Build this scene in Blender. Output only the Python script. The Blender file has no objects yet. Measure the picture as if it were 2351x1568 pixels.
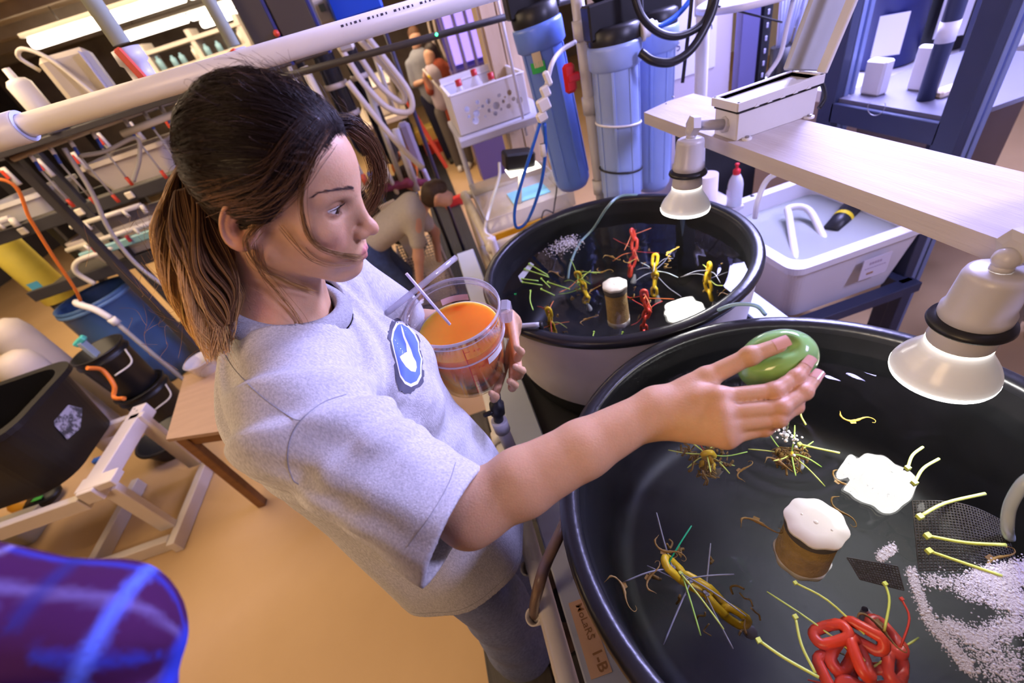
import bpy, bmesh, math, random
import numpy as np
from mathutils import Vector, Matrix
random.seed(7); np.random.seed(7)
SC = bpy.context.scene; COL = SC.collection
PI = math.pi
# ---------------------------------------------------------------- camera
CAMH = 2.05
ROT = np.array([[0.9425254461652445, 0.3330914534877173, -0.02637929006714912],
                [-0.22798145800552821, 0.5833658266200853, -0.7795567760833961],
                [-0.24427492326614392, 0.7407660871998019, 0.625775811227963]])
FPX, CX, CY = 985.0, 1175.5, 784.0
ORG = np.array([0.0, 0.0, CAMH])
cam = bpy.data.cameras.new('camera'); camo = bpy.data.objects.new('camera', cam); COL.objects.link(camo)
cam.sensor_width = 36.0; cam.lens = FPX / 2351.0 * 36.0; cam.clip_start = 0.02; cam.clip_end = 100
M4 = Matrix([list(ROT[0]) + [0], list(ROT[1]) + [0], list(ROT[2]) + [CAMH], [0, 0, 0, 1]])
camo.matrix_world = M4
cam.dof.use_dof = True; cam.dof.focus_distance = 0.72; cam.dof.aperture_fstop = 3.2
SC.camera = camo
# ---------------------------------------------------------------- world, lamps, exposure
W = bpy.data.worlds.new('world'); SC.world = W; W.use_nodes = True
W.node_tree.nodes['Background'].inputs[0].default_value = (0.55, 0.5, 0.62, 1)
W.node_tree.nodes['Background'].inputs[1].default_value = 0.05
SC.view_settings.view_transform = 'Standard'; SC.view_settings.look = 'None'
SC.view_settings.gamma = 1.0; SC.view_settings.use_curve_mapping = False
SC.view_settings.exposure = -0.12
CY_ = SC.cycles; CY_.max_bounces = 5; CY_.diffuse_bounces = 2; CY_.glossy_bounces = 3; CY_.transmission_bounces = 4; CY_.transparent_max_bounces = 10; CY_.caustics_reflective = False; CY_.caustics_refractive = False; CY_.use_adaptive_sampling = True; CY_.adaptive_threshold = .09; CY_.adaptive_min_samples = 12
def area(name, loc, target, size, power, col, sy=None):
    l = bpy.data.lights.new(name, 'AREA'); l.energy = power; l.color = col
    l.shape = 'RECTANGLE'; l.size = size; l.size_y = sy or size
    o = bpy.data.objects.new(name, l); COL.objects.link(o); o.location = loc
    d = Vector(target) - Vector(loc); o.rotation_euler = d.to_track_quat('-Z', 'Y').to_euler()
    return o
WARM = (1.0, 0.74, 0.47)
area('ceiling_lamp_warm_aisle', (-3.0, 2.6, 3.2), (-2.6, 2.6, 0), 2.4, 130, WARM)
area('ceiling_lamp_warm_far', (-3.0, 7.0, 3.2), (-3.0, 7, 0), 4.0, 260, WARM)
area('warm_fill_near', (-2.0, -1.0, 2.9), (-.3, .5, 1.5), 1.2, 54, (1.0, .66, .36))  # unseen warm fill, added to warm the near arm and back
area('ceiling_lamp_aisle_back', (.2, 7.0, 3.2), (0.0, 7.0, 0), 1.6, 70, WARM)
area('blue_key_light', (2.3, 1.95, 2.8), (0.1, .9, 1.5), 0.7, 165, (.47, .45, 1.0))  # unseen blue key light, placed where the water does not mirror it
area('blue_fill_right', (2.9, 3.0, 3.1), (2.0, 1.8, .5), 1.2, 290, (.50, .50, 1.0))  # unseen blue fill, added to brighten the right background and floor
area('blue_fill_near', (2.2, -.35, 2.7), (-.2, .5, 1.7), 0.45, 72, (.57, .53, 1.0))  # unseen blue fill, added for the lavender light on the face
# ---------------------------------------------------------------- pixel helpers: a pixel plus one known coordinate gives the point
def ray(px, py):
    v = np.array([px - CX, -(py - CY), -FPX]); v = v / np.linalg.norm(v); return ROT @ v
def atz(px, py, z): r = ray(px, py); return ORG + (z - CAMH) / r[2] * r
def aty(px, py, y): r = ray(px, py); return ORG + y / r[1] * r
def atx(px, py, x): r = ray(px, py); return ORG + x / r[0] * r
def atd(px, py, D): return ORG + D * ray(px, py)
# ---------------------------------------------------------------- materials
MATS = {}
def mat(name, col=(.8, .8, .8), rough=.5, metal=0., spec=.5, noise=0., nscale=20., col2=None, bump=0., bscale=60., emit=None, estr=0.,
        sss=0., trans=0., alpha=1., coat=0., ior=1.45, attr=None, ncontrast=1., stretch=None, sscale=.006):
    if name in MATS: return MATS[name]
    m = bpy.data.materials.new(name); m.use_nodes = True; nt = m.node_tree; b = nt.nodes['Principled BSDF']
    b.inputs['Base Color'].default_value = (*col, 1); b.inputs['Roughness'].default_value = rough; b.inputs['Metallic'].default_value = metal
    b.inputs['Specular IOR Level'].default_value = spec; b.inputs['IOR'].default_value = ior
    if trans: b.inputs['Transmission Weight'].default_value = trans
    if alpha < 1: b.inputs['Alpha'].default_value = alpha
    if coat: b.inputs['Coat Weight'].default_value = coat; b.inputs['Coat Roughness'].default_value = .08
    if sss:
        b.inputs['Subsurface Weight'].default_value = sss; b.inputs['Subsurface Radius'].default_value = (1, .35, .2); b.inputs['Subsurface Scale'].default_value = sscale
    if emit and estr < 8: m.cycles.emission_sampling = 'NONE'
    if emit: b.inputs['Emission Color'].default_value = (*emit, 1); b.inputs['Emission Strength'].default_value = estr
    tc = nt.nodes.new('ShaderNodeTexCoord'); src = tc.outputs['Object']
    if stretch:
        mp = nt.nodes.new('ShaderNodeMapping'); mp.inputs['Scale'].default_value = stretch; nt.links.new(src, mp.inputs[0]); src = mp.outputs[0]
    cs = None
    if attr:
        a = nt.nodes.new('ShaderNodeAttribute'); a.attribute_name = attr; cs = a.outputs['Color']
    if noise or col2:
        n = nt.nodes.new('ShaderNodeTexNoise'); n.inputs['Scale'].default_value = nscale; n.inputs['Detail'].default_value = 6
        nt.links.new(src, n.inputs['Vector'])
        r = nt.nodes.new('ShaderNodeValToRGB'); r.color_ramp.elements[0].position = .5 - .25 / ncontrast; r.color_ramp.elements[1].position = .5 + .25 / ncontrast
        nt.links.new(n.outputs['Fac'], r.inputs[0])
        mx = nt.nodes.new('ShaderNodeMix'); mx.data_type = 'RGBA'
        c2 = col2 or tuple(max(0, k * (1 - noise)) for k in col)
        nt.links.new(r.outputs[0], mx.inputs[0]); mx.inputs[6].default_value = (*c2, 1); mx.inputs[7].default_value = (*col, 1)
        if cs is not None:
            mm = nt.nodes.new('ShaderNodeMix'); mm.data_type = 'RGBA'; mm.blend_type = 'MULTIPLY'; mm.inputs[0].default_value = 1
            mx.inputs[6].default_value = (1 - noise,) * 3 + (1,); mx.inputs[7].default_value = (1, 1, 1, 1)
            nt.links.new(cs, mm.inputs[6]); nt.links.new(mx.outputs[2], mm.inputs[7]); cs = mm.outputs[2]
        else: cs = mx.outputs[2]
    if cs is not None: nt.links.new(cs, b.inputs['Base Color'])
    if bump:
        n2 = nt.nodes.new('ShaderNodeTexNoise'); n2.inputs['Scale'].default_value = bscale; n2.inputs['Detail'].default_value = 5
        nt.links.new(src, n2.inputs['Vector'])
        bp = nt.nodes.new('ShaderNodeBump'); bp.inputs['Strength'].default_value = bump; bp.inputs['Distance'].default_value = .004
        nt.links.new(n2.outputs['Fac'], bp.inputs['Height']); nt.links.new(bp.outputs[0], b.inputs['Normal'])
    MATS[name] = m; return m
def clear(name, tint=(1, 1, 1), refl=1.0, rough=.03, opaque=0., ocol=(.8, .8, .8), ior=1.45):
    """clear plastic, glass or still water: Fresnel reflection over a clear tinted body, with a little haze"""
    if name in MATS: return MATS[name]
    m = bpy.data.materials.new(name); m.use_nodes = True; nt = m.node_tree; nt.nodes.clear()
    out = nt.nodes.new('ShaderNodeOutputMaterial'); tr = nt.nodes.new('ShaderNodeBsdfTransparent'); tr.inputs[0].default_value = (*tint, 1)
    gl = nt.nodes.new('ShaderNodeBsdfGlossy'); gl.inputs['Roughness'].default_value = rough
    fr = nt.nodes.new('ShaderNodeFresnel'); ge = nt.nodes.new('ShaderNodeNewGeometry'); mr = nt.nodes.new('ShaderNodeMapRange')   # same Fresnel curve from either side of a thin wall
    mr.inputs['To Min'].default_value = ior; mr.inputs['To Max'].default_value = 1 / ior; nt.links.new(ge.outputs['Backfacing'], mr.inputs['Value']); nt.links.new(mr.outputs[0], fr.inputs[0])
    mx = nt.nodes.new('ShaderNodeMixShader'); nt.links.new(fr.outputs[0], mx.inputs[0]); nt.links.new(gl.outputs[0], mx.inputs[2])
    if opaque:
        df = nt.nodes.new('ShaderNodeBsdfDiffuse'); df.inputs[0].default_value = (*ocol, 1)
        m2 = nt.nodes.new('ShaderNodeMixShader'); m2.inputs[0].default_value = opaque
        nt.links.new(tr.outputs[0], m2.inputs[1]); nt.links.new(df.outputs[0], m2.inputs[2]); nt.links.new(m2.outputs[0], mx.inputs[1])
    else: nt.links.new(tr.outputs[0], mx.inputs[1])
    nt.links.new(mx.outputs[0], out.inputs[0])
    MATS[name] = m; return m
# ---------------------------------------------------------------- mesh builder
def perp(d):
    d = np.array(d, float); d /= np.linalg.norm(d)
    a = np.array([0, 0, 1.]) if abs(d[2]) < .9 else np.array([1., 0, 0])
    u = np.cross(d, a); u /= np.linalg.norm(u); return d, u, np.cross(d, u)
def smooth_path(pts, n=8):
    """Catmull-Rom through the points"""
    P = [np.array(p, float) for p in pts]
    if len(P) < 3: return P
    Q = [2 * P[0] - P[1]] + P + [2 * P[-1] - P[-2]]; out = []
    for i in range(1, len(Q) - 2):
        for k in range(n):
            t = k / n; a, b, c, d = Q[i - 1:i + 3]
            out.append(.5 * (2 * b + (c - a) * t + (2 * a - 5 * b + 4 * c - d) * t * t + (3 * b - a - 3 * c + d) * t ** 3))
    out.append(P[-1]); return out
class MB:
    def __init__(s): s.v = []; s.f = []; s.sm = []
    def add(s, vs, fs, smooth=False):
        o = len(s.v); s.v += [tuple(map(float, v)) for v in vs]; s.f += [tuple(i + o for i in f) for f in fs]; s.sm += [smooth] * len(fs); return s
    def frame(s, c, ax, ay, az, vs, fs, smooth=False):
        c = np.array(c, float); return s.add([c + v[0] * ax + v[1] * ay + v[2] * az for v in vs], fs, smooth)
    def box(s, c, size, R=None, bev=0.):
        hx, hy, hz = [k / 2 for k in size]; b = min(bev, hx * .9, hy * .9, hz * .9)
        if R is None: R = np.eye(3)
        R = np.array(R, float); c = np.array(c, float)
        if b <= 0:
            vs = [(x, y, z) for x in (-hx, hx) for y in (-hy, hy) for z in (-hz, hz)]
            fs = [(0, 1, 3, 2), (4, 6, 7, 5), (0, 4, 5, 1), (2, 3, 7, 6), (0, 2, 6, 4), (1, 5, 7, 3)]
            return s.add([c + R @ np.array(v) for v in vs], fs)
        vs = []; ix = {}
        for sx in (-1, 1):
            for sy in (-1, 1):
                for sz in (-1, 1):
                    for k in range(3):
                        p = [sx * (hx - b), sy * (hy - b), sz * (hz - b)]; p[k] = (sx * hx, sy * hy, sz * hz)[k]
                        ix[sx, sy, sz, k] = len(vs); vs.append(c + R @ np.array(p))
        fs = []
        for k in range(3):
            for sg in (-1, 1):
                q = []
                for (a, d) in ((-1, -1), (1, -1), (1, 1), (-1, 1)):
                    t = [0, 0, 0]; t[k] = sg; t[(k + 1) % 3] = a; t[(k + 2) % 3] = d; q.append(ix[(*t, k)])
                fs.append(tuple(q) if sg > 0 else tuple(q[::-1]))
        for k in range(3):
            i, j = (k + 1) % 3, (k + 2) % 3
            for a in (-1, 1):
                for d in (-1, 1):
                    t0 = [0, 0, 0]; t0[k] = -1; t0[i] = a; t0[j] = d; t1 = list(t0); t1[k] = 1
                    q = [ix[(*t0, i)], ix[(*t1, i)], ix[(*t1, j)], ix[(*t0, j)]]
                    fs.append(tuple(q) if a * d > 0 else tuple(q[::-1]))
        for sx in (-1, 1):
            for sy in (-1, 1):
                for sz in (-1, 1):
                    q = [ix[sx, sy, sz, 0], ix[sx, sy, sz, 1], ix[sx, sy, sz, 2]]
                    fs.append(tuple(q) if sx * sy * sz > 0 else tuple(q[::-1]))
        return s.add(vs, fs)
    def beam(s, a, b, w, h, up=(0, 0, 1), bev=.003):
        a = np.array(a, float); b = np.array(b, float); d = b - a; L = np.linalg.norm(d); d /= L
        u = np.array(up, float); 
        if abs(u @ d) > .95: u = np.array([1., 0, 0])
        x = np.cross(u, d); x /= np.linalg.norm(x); y = np.cross(d, x)
        return s.box((a + b) / 2, (w, h, L), np.array([x, y, d]).T, bev)
    def tube(s, pts, r, n=10, caps=True, closed=False, smooth=True):
        P = [np.array(p, float) for p in pts]; m = len(P)
        rs = r if hasattr(r, '__len__') else [r] * m
        T = []
        for i in range(m):
            if closed: t = P[(i + 1) % m] - P[i - 1]
            else: t = P[min(i + 1, m - 1)] - P[max(i - 1, 0)]
            T.append(t / (np.linalg.norm(t) + 1e-12))
        _, u, _ = perp(T[0]); vs = []
        for i in range(m):
            u = u - T[i] * (u @ T[i]); u /= np.linalg.norm(u) + 1e-12; w = np.cross(T[i], u)
            for k in range(n):
                a = 2 * PI * k / n; vs.append(P[i] + rs[i] * (math.cos(a) * u + math.sin(a) * w))
        fs = []
        for i in range(m if closed else m - 1):
            j = (i + 1) % m
            for k in range(n): fs.append((i * n + k, i * n + (k + 1) % n, j * n + (k + 1) % n, j * n + k))
        if closed: pass
        o = len(s.v); s.add(vs, fs, smooth)
        if caps and not closed:
            s.f += [tuple(o + k for k in range(n))[::-1], tuple(o + (m - 1) * n + k for k in range(n))]; s.sm += [False, False]
        return s
    def cyl(s, a, b, r, r2=None, n=20, caps=True, smooth=True):
        return s.tube([a, b], [r, r if r2 is None else r2], n, caps, smooth=smooth)
    def lathe(s, prof, c=(0, 0, 0), axis=(0, 0, 1), n=32, smooth=True, cap0=False, cap1=False):
        d, u, w = perp(axis); c = np.array(c, float); vs = []; m = len(prof)
        for (r, h) in prof:
            for k in range(n):
                a = 2 * PI * k / n; vs.append(c + h * d + r * (math.cos(a) * u + math.sin(a) * w))
        fs = [(i * n + k, i * n + (k + 1) % n, (i + 1) * n + (k + 1) % n, (i + 1) * n + k) for i in range(m - 1) for k in range(n)]
        o = len(s.v); s.add(vs, fs, smooth)
        if cap0: s.f.append(tuple(o + k for k in range(n))[::-1]); s.sm.append(False)
        if cap1: s.f.append(tuple(o + (m - 1) * n + k for k in range(n))); s.sm.append(False)
        return s
    def prism(s, poly, a, ex, ey, ez, h):
        """polygon (2-D) in the frame ex,ey at a, extruded along ez by h"""
        a = np.array(a, float); ex, ey, ez = map(lambda q: np.array(q, float), (ex, ey, ez)); n = len(poly)
        vs = [a + p[0] * ex + p[1] * ey for p in poly] + [a + p[0] * ex + p[1] * ey + h * ez for p in poly]
        return s.add(vs, [tuple(range(n))[::-1], tuple(range(n, 2 * n))] + [(i, (i + 1) % n, (i + 1) % n + n, i + n) for i in range(n)])
    def sphere(s, c, r, n=12, m=8, sc=(1, 1, 1)):
        c = np.array(c, float); vs = [c + np.array([0, 0, r * sc[2]])]
        for i in range(1, m):
            t = PI * i / m
            for k in range(n): a = 2 * PI * k / n; vs.append(c + r * np.array([math.sin(t) * math.cos(a) * sc[0], math.sin(t) * math.sin(a) * sc[1], math.cos(t) * sc[2]]))
        vs.append(c - np.array([0, 0, r * sc[2]])); fs = [(0, 1 + k, 1 + (k + 1) % n) for k in range(n)]
        for i in range(m - 2):
            for k in range(n): a = 1 + i * n + k; b = 1 + i * n + (k + 1) % n; fs.append((a, a + n, b + n, b))
        e = len(vs) - 1; q = 1 + (m - 2) * n; fs += [(e, q + (k + 1) % n, q + k) for k in range(n)]
        return s.add(vs, fs, True)
    def mesh(s, name):
        me = bpy.data.meshes.new(name); me.from_pydata(s.v, [], s.f); me.polygons.foreach_set('use_smooth', s.sm); me.update()
        bm = bmesh.new(); bm.from_mesh(me); bmesh.ops.recalc_face_normals(bm, faces=bm.faces); bm.to_mesh(me); bm.free(); return me
    def build(s, name, m, parent=None):
        return link(name, s.mesh(name), m, parent)
def link(name, me, m=None, parent=None):
    o = bpy.data.objects.new(name, me); COL.objects.link(o)
    if m is not None and not me.materials: me.materials.append(m)
    if parent is not None:
        o.parent = parent; o.matrix_parent_inverse = Matrix.Translation(parent.location).inverted()
    return o
def tag(o, label, cat, group=None, kind=None):
    o['label'] = label; o['category'] = cat
    if group: o['group'] = group
    if kind: o['kind'] = kind
    return o
def thing(name, label, cat, loc=(0, 0, 0), group=None):
    o = bpy.data.objects.new(name, None); COL.objects.link(o); o.location = tuple(map(float, loc)); o.empty_display_size = .05
    return tag(o, label, cat, group)
ORD = ['first', 'second', 'third', 'fourth', 'fifth', 'sixth', 'seventh', 'eighth', 'ninth']
def struct(o): o['kind'] = 'structure'; return o
def text_mesh(name, body, origin, ex, ey, size, m, parent=None, bold=0., align='LEFT', lift=.0006):
    """flat lettering lying in the frame ex, ey at origin"""
    cu = bpy.data.curves.new(name, 'FONT'); cu.body = body; cu.size = size; cu.align_x = align; cu.offset = bold; cu.resolution_u = 3
    tmp = bpy.data.objects.new('t', cu); COL.objects.link(tmp); dg = bpy.context.evaluated_depsgraph_get()
    me = bpy.data.meshes.new_from_object(tmp.evaluated_get(dg)); bpy.data.objects.remove(tmp)
    ex = np.array(ex, float); ex /= np.linalg.norm(ex); ey = np.array(ey, float); ey = ey - ex * (ex @ ey); ey /= np.linalg.norm(ey); ez = np.cross(ex, ey)
    o = np.array(origin, float) + lift * ez
    for v in me.vertices: c = np.array(v.co); v.co = tuple(o + c[0] * ex + c[1] * ey)
    me.materials.clear(); me.materials.append(m); return link(name, me, m, parent)
def copy_tree(o, parent=None, delta=None):
    c = o.copy(); COL.objects.link(c); c.parent = parent
    if delta is not None: c.location = tuple(np.array(o.location) + np.array(delta))
    for ch in o.children:
        d = copy_tree(ch, c)
        d.matrix_parent_inverse = ch.matrix_parent_inverse
    return c
# ---------------------------------------------------------------- signed-distance sculpting with surface nets
def smin(a, b, k):
    h = np.clip(.5 + .5 * (b - a) / k, 0, 1); return b * (1 - h) + a * h - k * h * (1 - h)
def smax(a, b, k): return -smin(-a, -b, k)
def sd_cone(p, a, b, r1, r2):
    a = np.asarray(a, float); b = np.asarray(b, float); d = b - a; t = np.clip(((p - a) @ d) / (d @ d), 0, 1)
    return np.linalg.norm(p - a - t[:, None] * d, axis=1) - (r1 + (r2 - r1) * t)
def sd_ell(p, c, r, Rm=None):
    q = p - np.asarray(c, float)
    if Rm is not None: q = q @ Rm
    r = np.asarray(r, float); k0 = np.linalg.norm(q / r, axis=1); k1 = np.linalg.norm(q / (r * r), axis=1) + 1e-9
    return k0 * (k0 - 1) / k1
def sd_chain(p, pts, rs, k=.004):
    d = None
    for i in range(len(pts) - 1):
        e = sd_cone(p, pts[i], pts[i + 1], rs[i], rs[i + 1]); d = e if d is None else smin(d, e, k)
    return d
def surface_net(fn, lo, hi, h, B=8, slack=1.35):
    lo = np.array(lo, float); n = np.maximum(2, np.ceil((np.array(hi, float) - lo) / h).astype(int) + 1)
    nb = (n + B - 1) // B; F = np.empty(tuple(nb * B), np.float32)
    ii = np.stack(np.meshgrid(*[np.arange(k) for k in nb], indexing='ij'), -1).reshape(-1, 3)
    cen = lo + (ii * B + (B - 1) / 2) * h; dc = np.concatenate([fn(cen[k:k + 200000]) for k in range(0, len(cen), 200000)]); rad = B * h * .87 * slack
    F.reshape(nb[0], B, nb[1], B, nb[2], B)[:] = np.sign(dc).astype(np.float32).reshape(tuple(nb))[:, None, :, None, :, None]
    act = ii[np.abs(dc) <= rad]; g = np.stack(np.meshgrid(*[np.arange(B)] * 3, indexing='ij'), -1).reshape(-1, 3); st = max(1, 120000 // B ** 3)
    for k in range(0, len(act), st):
        gi = (act[k:k + st, None, :] * B + g[None]).reshape(-1, 3); F[gi[:, 0], gi[:, 1], gi[:, 2]] = fn(lo + gi * h)
    F = F[:n[0], :n[1], :n[2]]
    S = F < 0; c = S[:-1, :-1, :-1].astype(np.int8).copy()
    for dx in (0, 1):
        for dy in (0, 1):
            for dz in (0, 1):
                if dx + dy + dz: c += S[dx:S.shape[0] - 1 + dx, dy:S.shape[1] - 1 + dy, dz:S.shape[2] - 1 + dz]
    act = np.argwhere((c > 0) & (c < 8)); idx = np.full(c.shape, -1, np.int32); idx[tuple(act.T)] = np.arange(len(act))
    acc = np.zeros((len(act), 3)); cnt = np.zeros(len(act))
    cor = [(x, y, z) for x in (0, 1) for y in (0, 1) for z in (0, 1)]
    val = {q: F[act[:, 0] + q[0], act[:, 1] + q[1], act[:, 2] + q[2]] for q in cor}
    for q in cor:
        for ax in range(3):
            if q[ax]: continue
            q2 = list(q); q2[ax] = 1; q2 = tuple(q2); a, b = val[q], val[q2]; m = (a < 0) != (b < 0)
            t = np.where(m, a / np.where(m, a - b, 1), 0)
            P = np.array(q, float)[None].repeat(len(act), 0); P[:, ax] += t
            acc[m] += P[m]; cnt[m] += 1
    V = lo + (act + acc / np.maximum(cnt, 1)[:, None]) * h
    Q = []
    for ax in range(3):
        s0 = [slice(None)] * 3; s1 = [slice(None)] * 3; s0[ax] = slice(0, -1); s1[ax] = slice(1, None)
        A = S[tuple(s0)]; Bm = S[tuple(s1)]; e = np.argwhere(A != Bm); inside = A[tuple(e.T)]
        u, v = (ax + 1) % 3, (ax + 2) % 3; ok = (e[:, u] > 0) & (e[:, v] > 0) & (e[:, u] < c.shape[u]) & (e[:, v] < c.shape[v]) & (e[:, ax] < c.shape[ax])
        e = e[ok]; inside = inside[ok]; off = np.zeros((4, 3), int); off[1, u] = -1; off[2, u] = -1; off[2, v] = -1; off[3, v] = -1
        quad = np.stack([idx[tuple((e + o).T)] for o in off], 1); quad[~inside] = quad[~inside][:, ::-1]; Q.append(quad)
    Q = np.concatenate(Q); Q = Q[(Q >= 0).all(1)]
    return V, Q
def np_mesh(name, V, Q, cols=None, smooth=True):
    me = bpy.data.meshes.new(name); n = len(Q); k = Q.shape[1]
    me.vertices.add(len(V)); me.vertices.foreach_set('co', np.asarray(V, np.float32).ravel())
    me.loops.add(n * k); me.loops.foreach_set('vertex_index', Q.astype(np.int32).ravel())
    me.polygons.add(n); me.polygons.foreach_set('loop_start', np.arange(0, n * k, k, dtype=np.int32))
    if smooth: me.polygons.foreach_set('use_smooth', np.ones(n, bool))
    me.update(calc_edges=True); me.validate()
    if cols is not None:
        a = me.color_attributes.new('Col', 'FLOAT_COLOR', 'POINT'); c4 = np.ones((len(V), 4), np.float32); c4[:, :3] = cols; a.data.foreach_set('color', c4.ravel())
    return me
def grad(fn, p, e=.0008):
    g = np.stack([fn(p + np.eye(3)[i] * e) - fn(p - np.eye(3)[i] * e) for i in range(3)], 1); return g / (np.linalg.norm(g, axis=1)[:, None] + 1e-9)
def snap(fn, p, lift=0., it=5):
    p = np.array(p, float)
    for _ in range(it): p = p - (fn(p) - lift)[:, None] * grad(fn, p)
    return p
def trace(fn, pxs, d0=.3, d1=1.2, lift=0.):
    """march rays from the viewpoint to a sculpted surface"""
    r = np.array([ray(*q) for q in pxs]); t = np.full(len(r), d0)
    for _ in range(60):
        d = fn(ORG + r * t[:, None]) - lift; t = np.minimum(t + d * .8, d1)
    return ORG + r * t[:, None]
def vnoise(p, s, seed=0):
    """cheap smooth noise: sums of sines"""
    rng = np.random.RandomState(seed); o = 0
    for k in range(5):
        w = rng.normal(size=3); w = w / np.linalg.norm(w) * s * (0.7 + .5 * k); o = o + np.sin(p @ w + rng.rand() * 6.28) / (1 + .5 * k)
    return o / 2.2
def strands_mesh(name, S, rad, cols, sides=3):
    """S: list of (T,3) arrays with the same T -> tubes"""
    S = np.asarray(S, float); n, T, _ = S.shape; tan = np.gradient(S, axis=1); tan /= np.linalg.norm(tan, axis=2, keepdims=True) + 1e-9
    up = np.array([.31, -.82, .47]); u = np.cross(tan, up); u /= np.linalg.norm(u, axis=2, keepdims=True) + 1e-9; w = np.cross(tan, u)
    R = rad if np.ndim(rad) else np.full((n, T), rad); V = np.empty((n, T, sides, 3))
    for k in range(sides):
        a = 2 * PI * k / sides; V[:, :, k] = S + R[:, :, None] * (math.cos(a) * u + math.sin(a) * w)
    base = (np.arange(n)[:, None, None] * T + np.arange(T - 1)[None, :, None]) * sides; k = np.arange(sides)[None, None, :]; k2 = (k + 1) % sides
    Q = np.stack([base + k, base + k2, base + sides + k2, base + sides + k], -1).reshape(-1, 4)
    C = np.repeat(np.asarray(cols)[:, :, None, :], sides, 2).reshape(-1, 3)
    return np_mesh(name, V.reshape(-1, 3), Q, C)
# ================================================================ the setting
def slab(name, c, size, m, R=None, bev=0):
    b = MB(); b.box(c, size, R, bev); return struct(b.build(name, m))
slab('floor', (-1.5, 4.5, -.05), (15, 19, .1), mat('floor_concrete', (.60, .405, .215), .55, spec=.3, col2=(.48, .31, .155), nscale=1.3, ncontrast=.8, bump=.08, bscale=60))
slab('ceiling', (-1.5, 4.5, 3.45), (15, 19, .1), mat('ceiling_paint', (.46, .40, .32), .9, noise=.2, nscale=3))
slab('wall_back', (-1.5, 14.05, 1.7), (15, .1, 3.5), mat('wall_brown', (.24, .19, .15), .9, noise=.4, nscale=2.5))
slab('wall_left', (-9.05, 4.5, 1.7), (.1, 19, 3.5), mat('wall_dark', (.06, .05, .05), .9, noise=.5, nscale=2))
slab('wall_right', (6.05, 4.5, 1.7), (.1, 19, 3.5), mat('wall_pale', (.72, .70, .78), .85, noise=.15, nscale=2))
slab('wall_front', (-1.5, -5.05, 1.7), (15, .1, 3.5), MATS['wall_brown'])
for i, y in enumerate(np.arange(1.2, 13.5, 1.4)):
    slab('trim_%d' % (i + 1), (-1.5, y, 3.33), (14.8, .10, .14), mat('joist_paint', (.36, .31, .25), .85, noise=.2, nscale=6))
# panelled timber column behind the filters
ca = aty(1150, 100, 3.4)
col = struct(slab('wall_column', (ca[0] + .02, 3.46, 1.7), (.27, .20, 3.3), mat('column_wood', (.62, .47, .30), .75, col2=(.50, .36, .21), nscale=2.2, stretch=(6, 6, .7), bump=.1, bscale=30)))
for k, x in enumerate((-.07, .035)):
    b = MB(); b.box((ca[0] + x + .02, 3.352, 1.7), (.096, .014, 3.3), bev=.003); b.build('panel', MATS['column_wood'], col)
# platform the woman stands on
plat = thing('step_platform', 'dark grey weathered plank platform under the woman', 'platform', (-.25, .5, 0))
for k in range(3):
    b = MB(); b.box((-.362 + k * .109, .35, .325), (.104, 2.6, .03), bev=.004)
    b.build('plank', mat('plank_grey', (.115, .105, .10), .8, col2=(.055, .05, .048), nscale=9, stretch=(8, .6, 8), bump=.35, bscale=50), plat)
for y in (-.85, .4, 1.55):
    b = MB(); b.box((-.253, y, .155), (.31, .06, .31), bev=.004); b.build('joist', MATS['plank_grey'], plat)
# black ribbed floor mat running down the aisle: every rib a bar
fm = thing('floor_mat', 'long black ribbed rubber mat running down the aisle', 'mat', (-.09, 6.4, 0))
rubber = mat('mat_rubber', (.025, .025, .032), .65, noise=.3, nscale=30)
b = MB(); b.box((-.095, 6.5, .006), (.40, 6.4, .012)); b.build('backing', rubber, fm)
rm = MB(); rm.box((0, 0, 0), (.017, 6.38, .008), bev=.003); rme = rm.mesh('rib')
for k in range(13):
    o = link('rib', rme, rubber, None); o.parent = fm; o.matrix_parent_inverse = Matrix.Translation(fm.location).inverted(); o.location = (-.280 + k * .031, 6.5, .016)
# fluorescent fittings under the ceiling
def fluor(label, a, b2, w=.28):
    a = np.array(a); b2 = np.array(b2); t = thing('fluorescent_light', label, 'ceiling light', (a + b2) / 2, 'rows of fluorescent fittings')
    L = b2 - a; n = max(1, int(round(np.linalg.norm(L) / 1.25))); d = L / np.linalg.norm(L)
    m = MB(); m.beam(a + [0, 0, .10], b2 + [0, 0, .10], w + .06, .05, bev=.006); m.build('housing', mat('fitting_grey', (.55, .52, .46), .6), t)
    for k in range(n):
        p = a + L * (k + .015) / n; q = a + L * (k + .985) / n; e = MB(); e.beam(p, q, w, .13, bev=.03)
        e.build('diffuser', mat('tube_glow', (1, .96, .88), .4, emit=(1, .92, .78), estr=5), t)
    for s in (.12, .88):
        m = MB(); m.cyl(a + L * s + [0, 0, .07], a + L * s + [0, 0, .42], .006, n=6); m.build('hanger', mat('steel_dark', (.10, .10, .11), .5, .6), t)
l1, l2 = atz(70, 103, 3.0), atz(600, -60, 3.0)
fluor('nearest long fluorescent light at the upper left ceiling', (l1[0], l1[1], 3.0), (l1[0] + 4.4, l1[1] + .1, 3.0), .15)
l1 = atz(282, 88, 3.0); fluor('second fluorescent light back, middle of the three ceiling rows', (l1[0], l1[1], 3.0), (l1[0] + 2.45, l1[1] + .2, 3.0), .18)
l1 = atz(458, 66, 3.0); l1[1] = 13.2; l1[0] = -3.95; fluor('farthest and shortest fluorescent light under the ceiling', (l1[0], l1[1], 2.98), (l1[0] + 1.25, l1[1], 2.98), .2)
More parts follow.
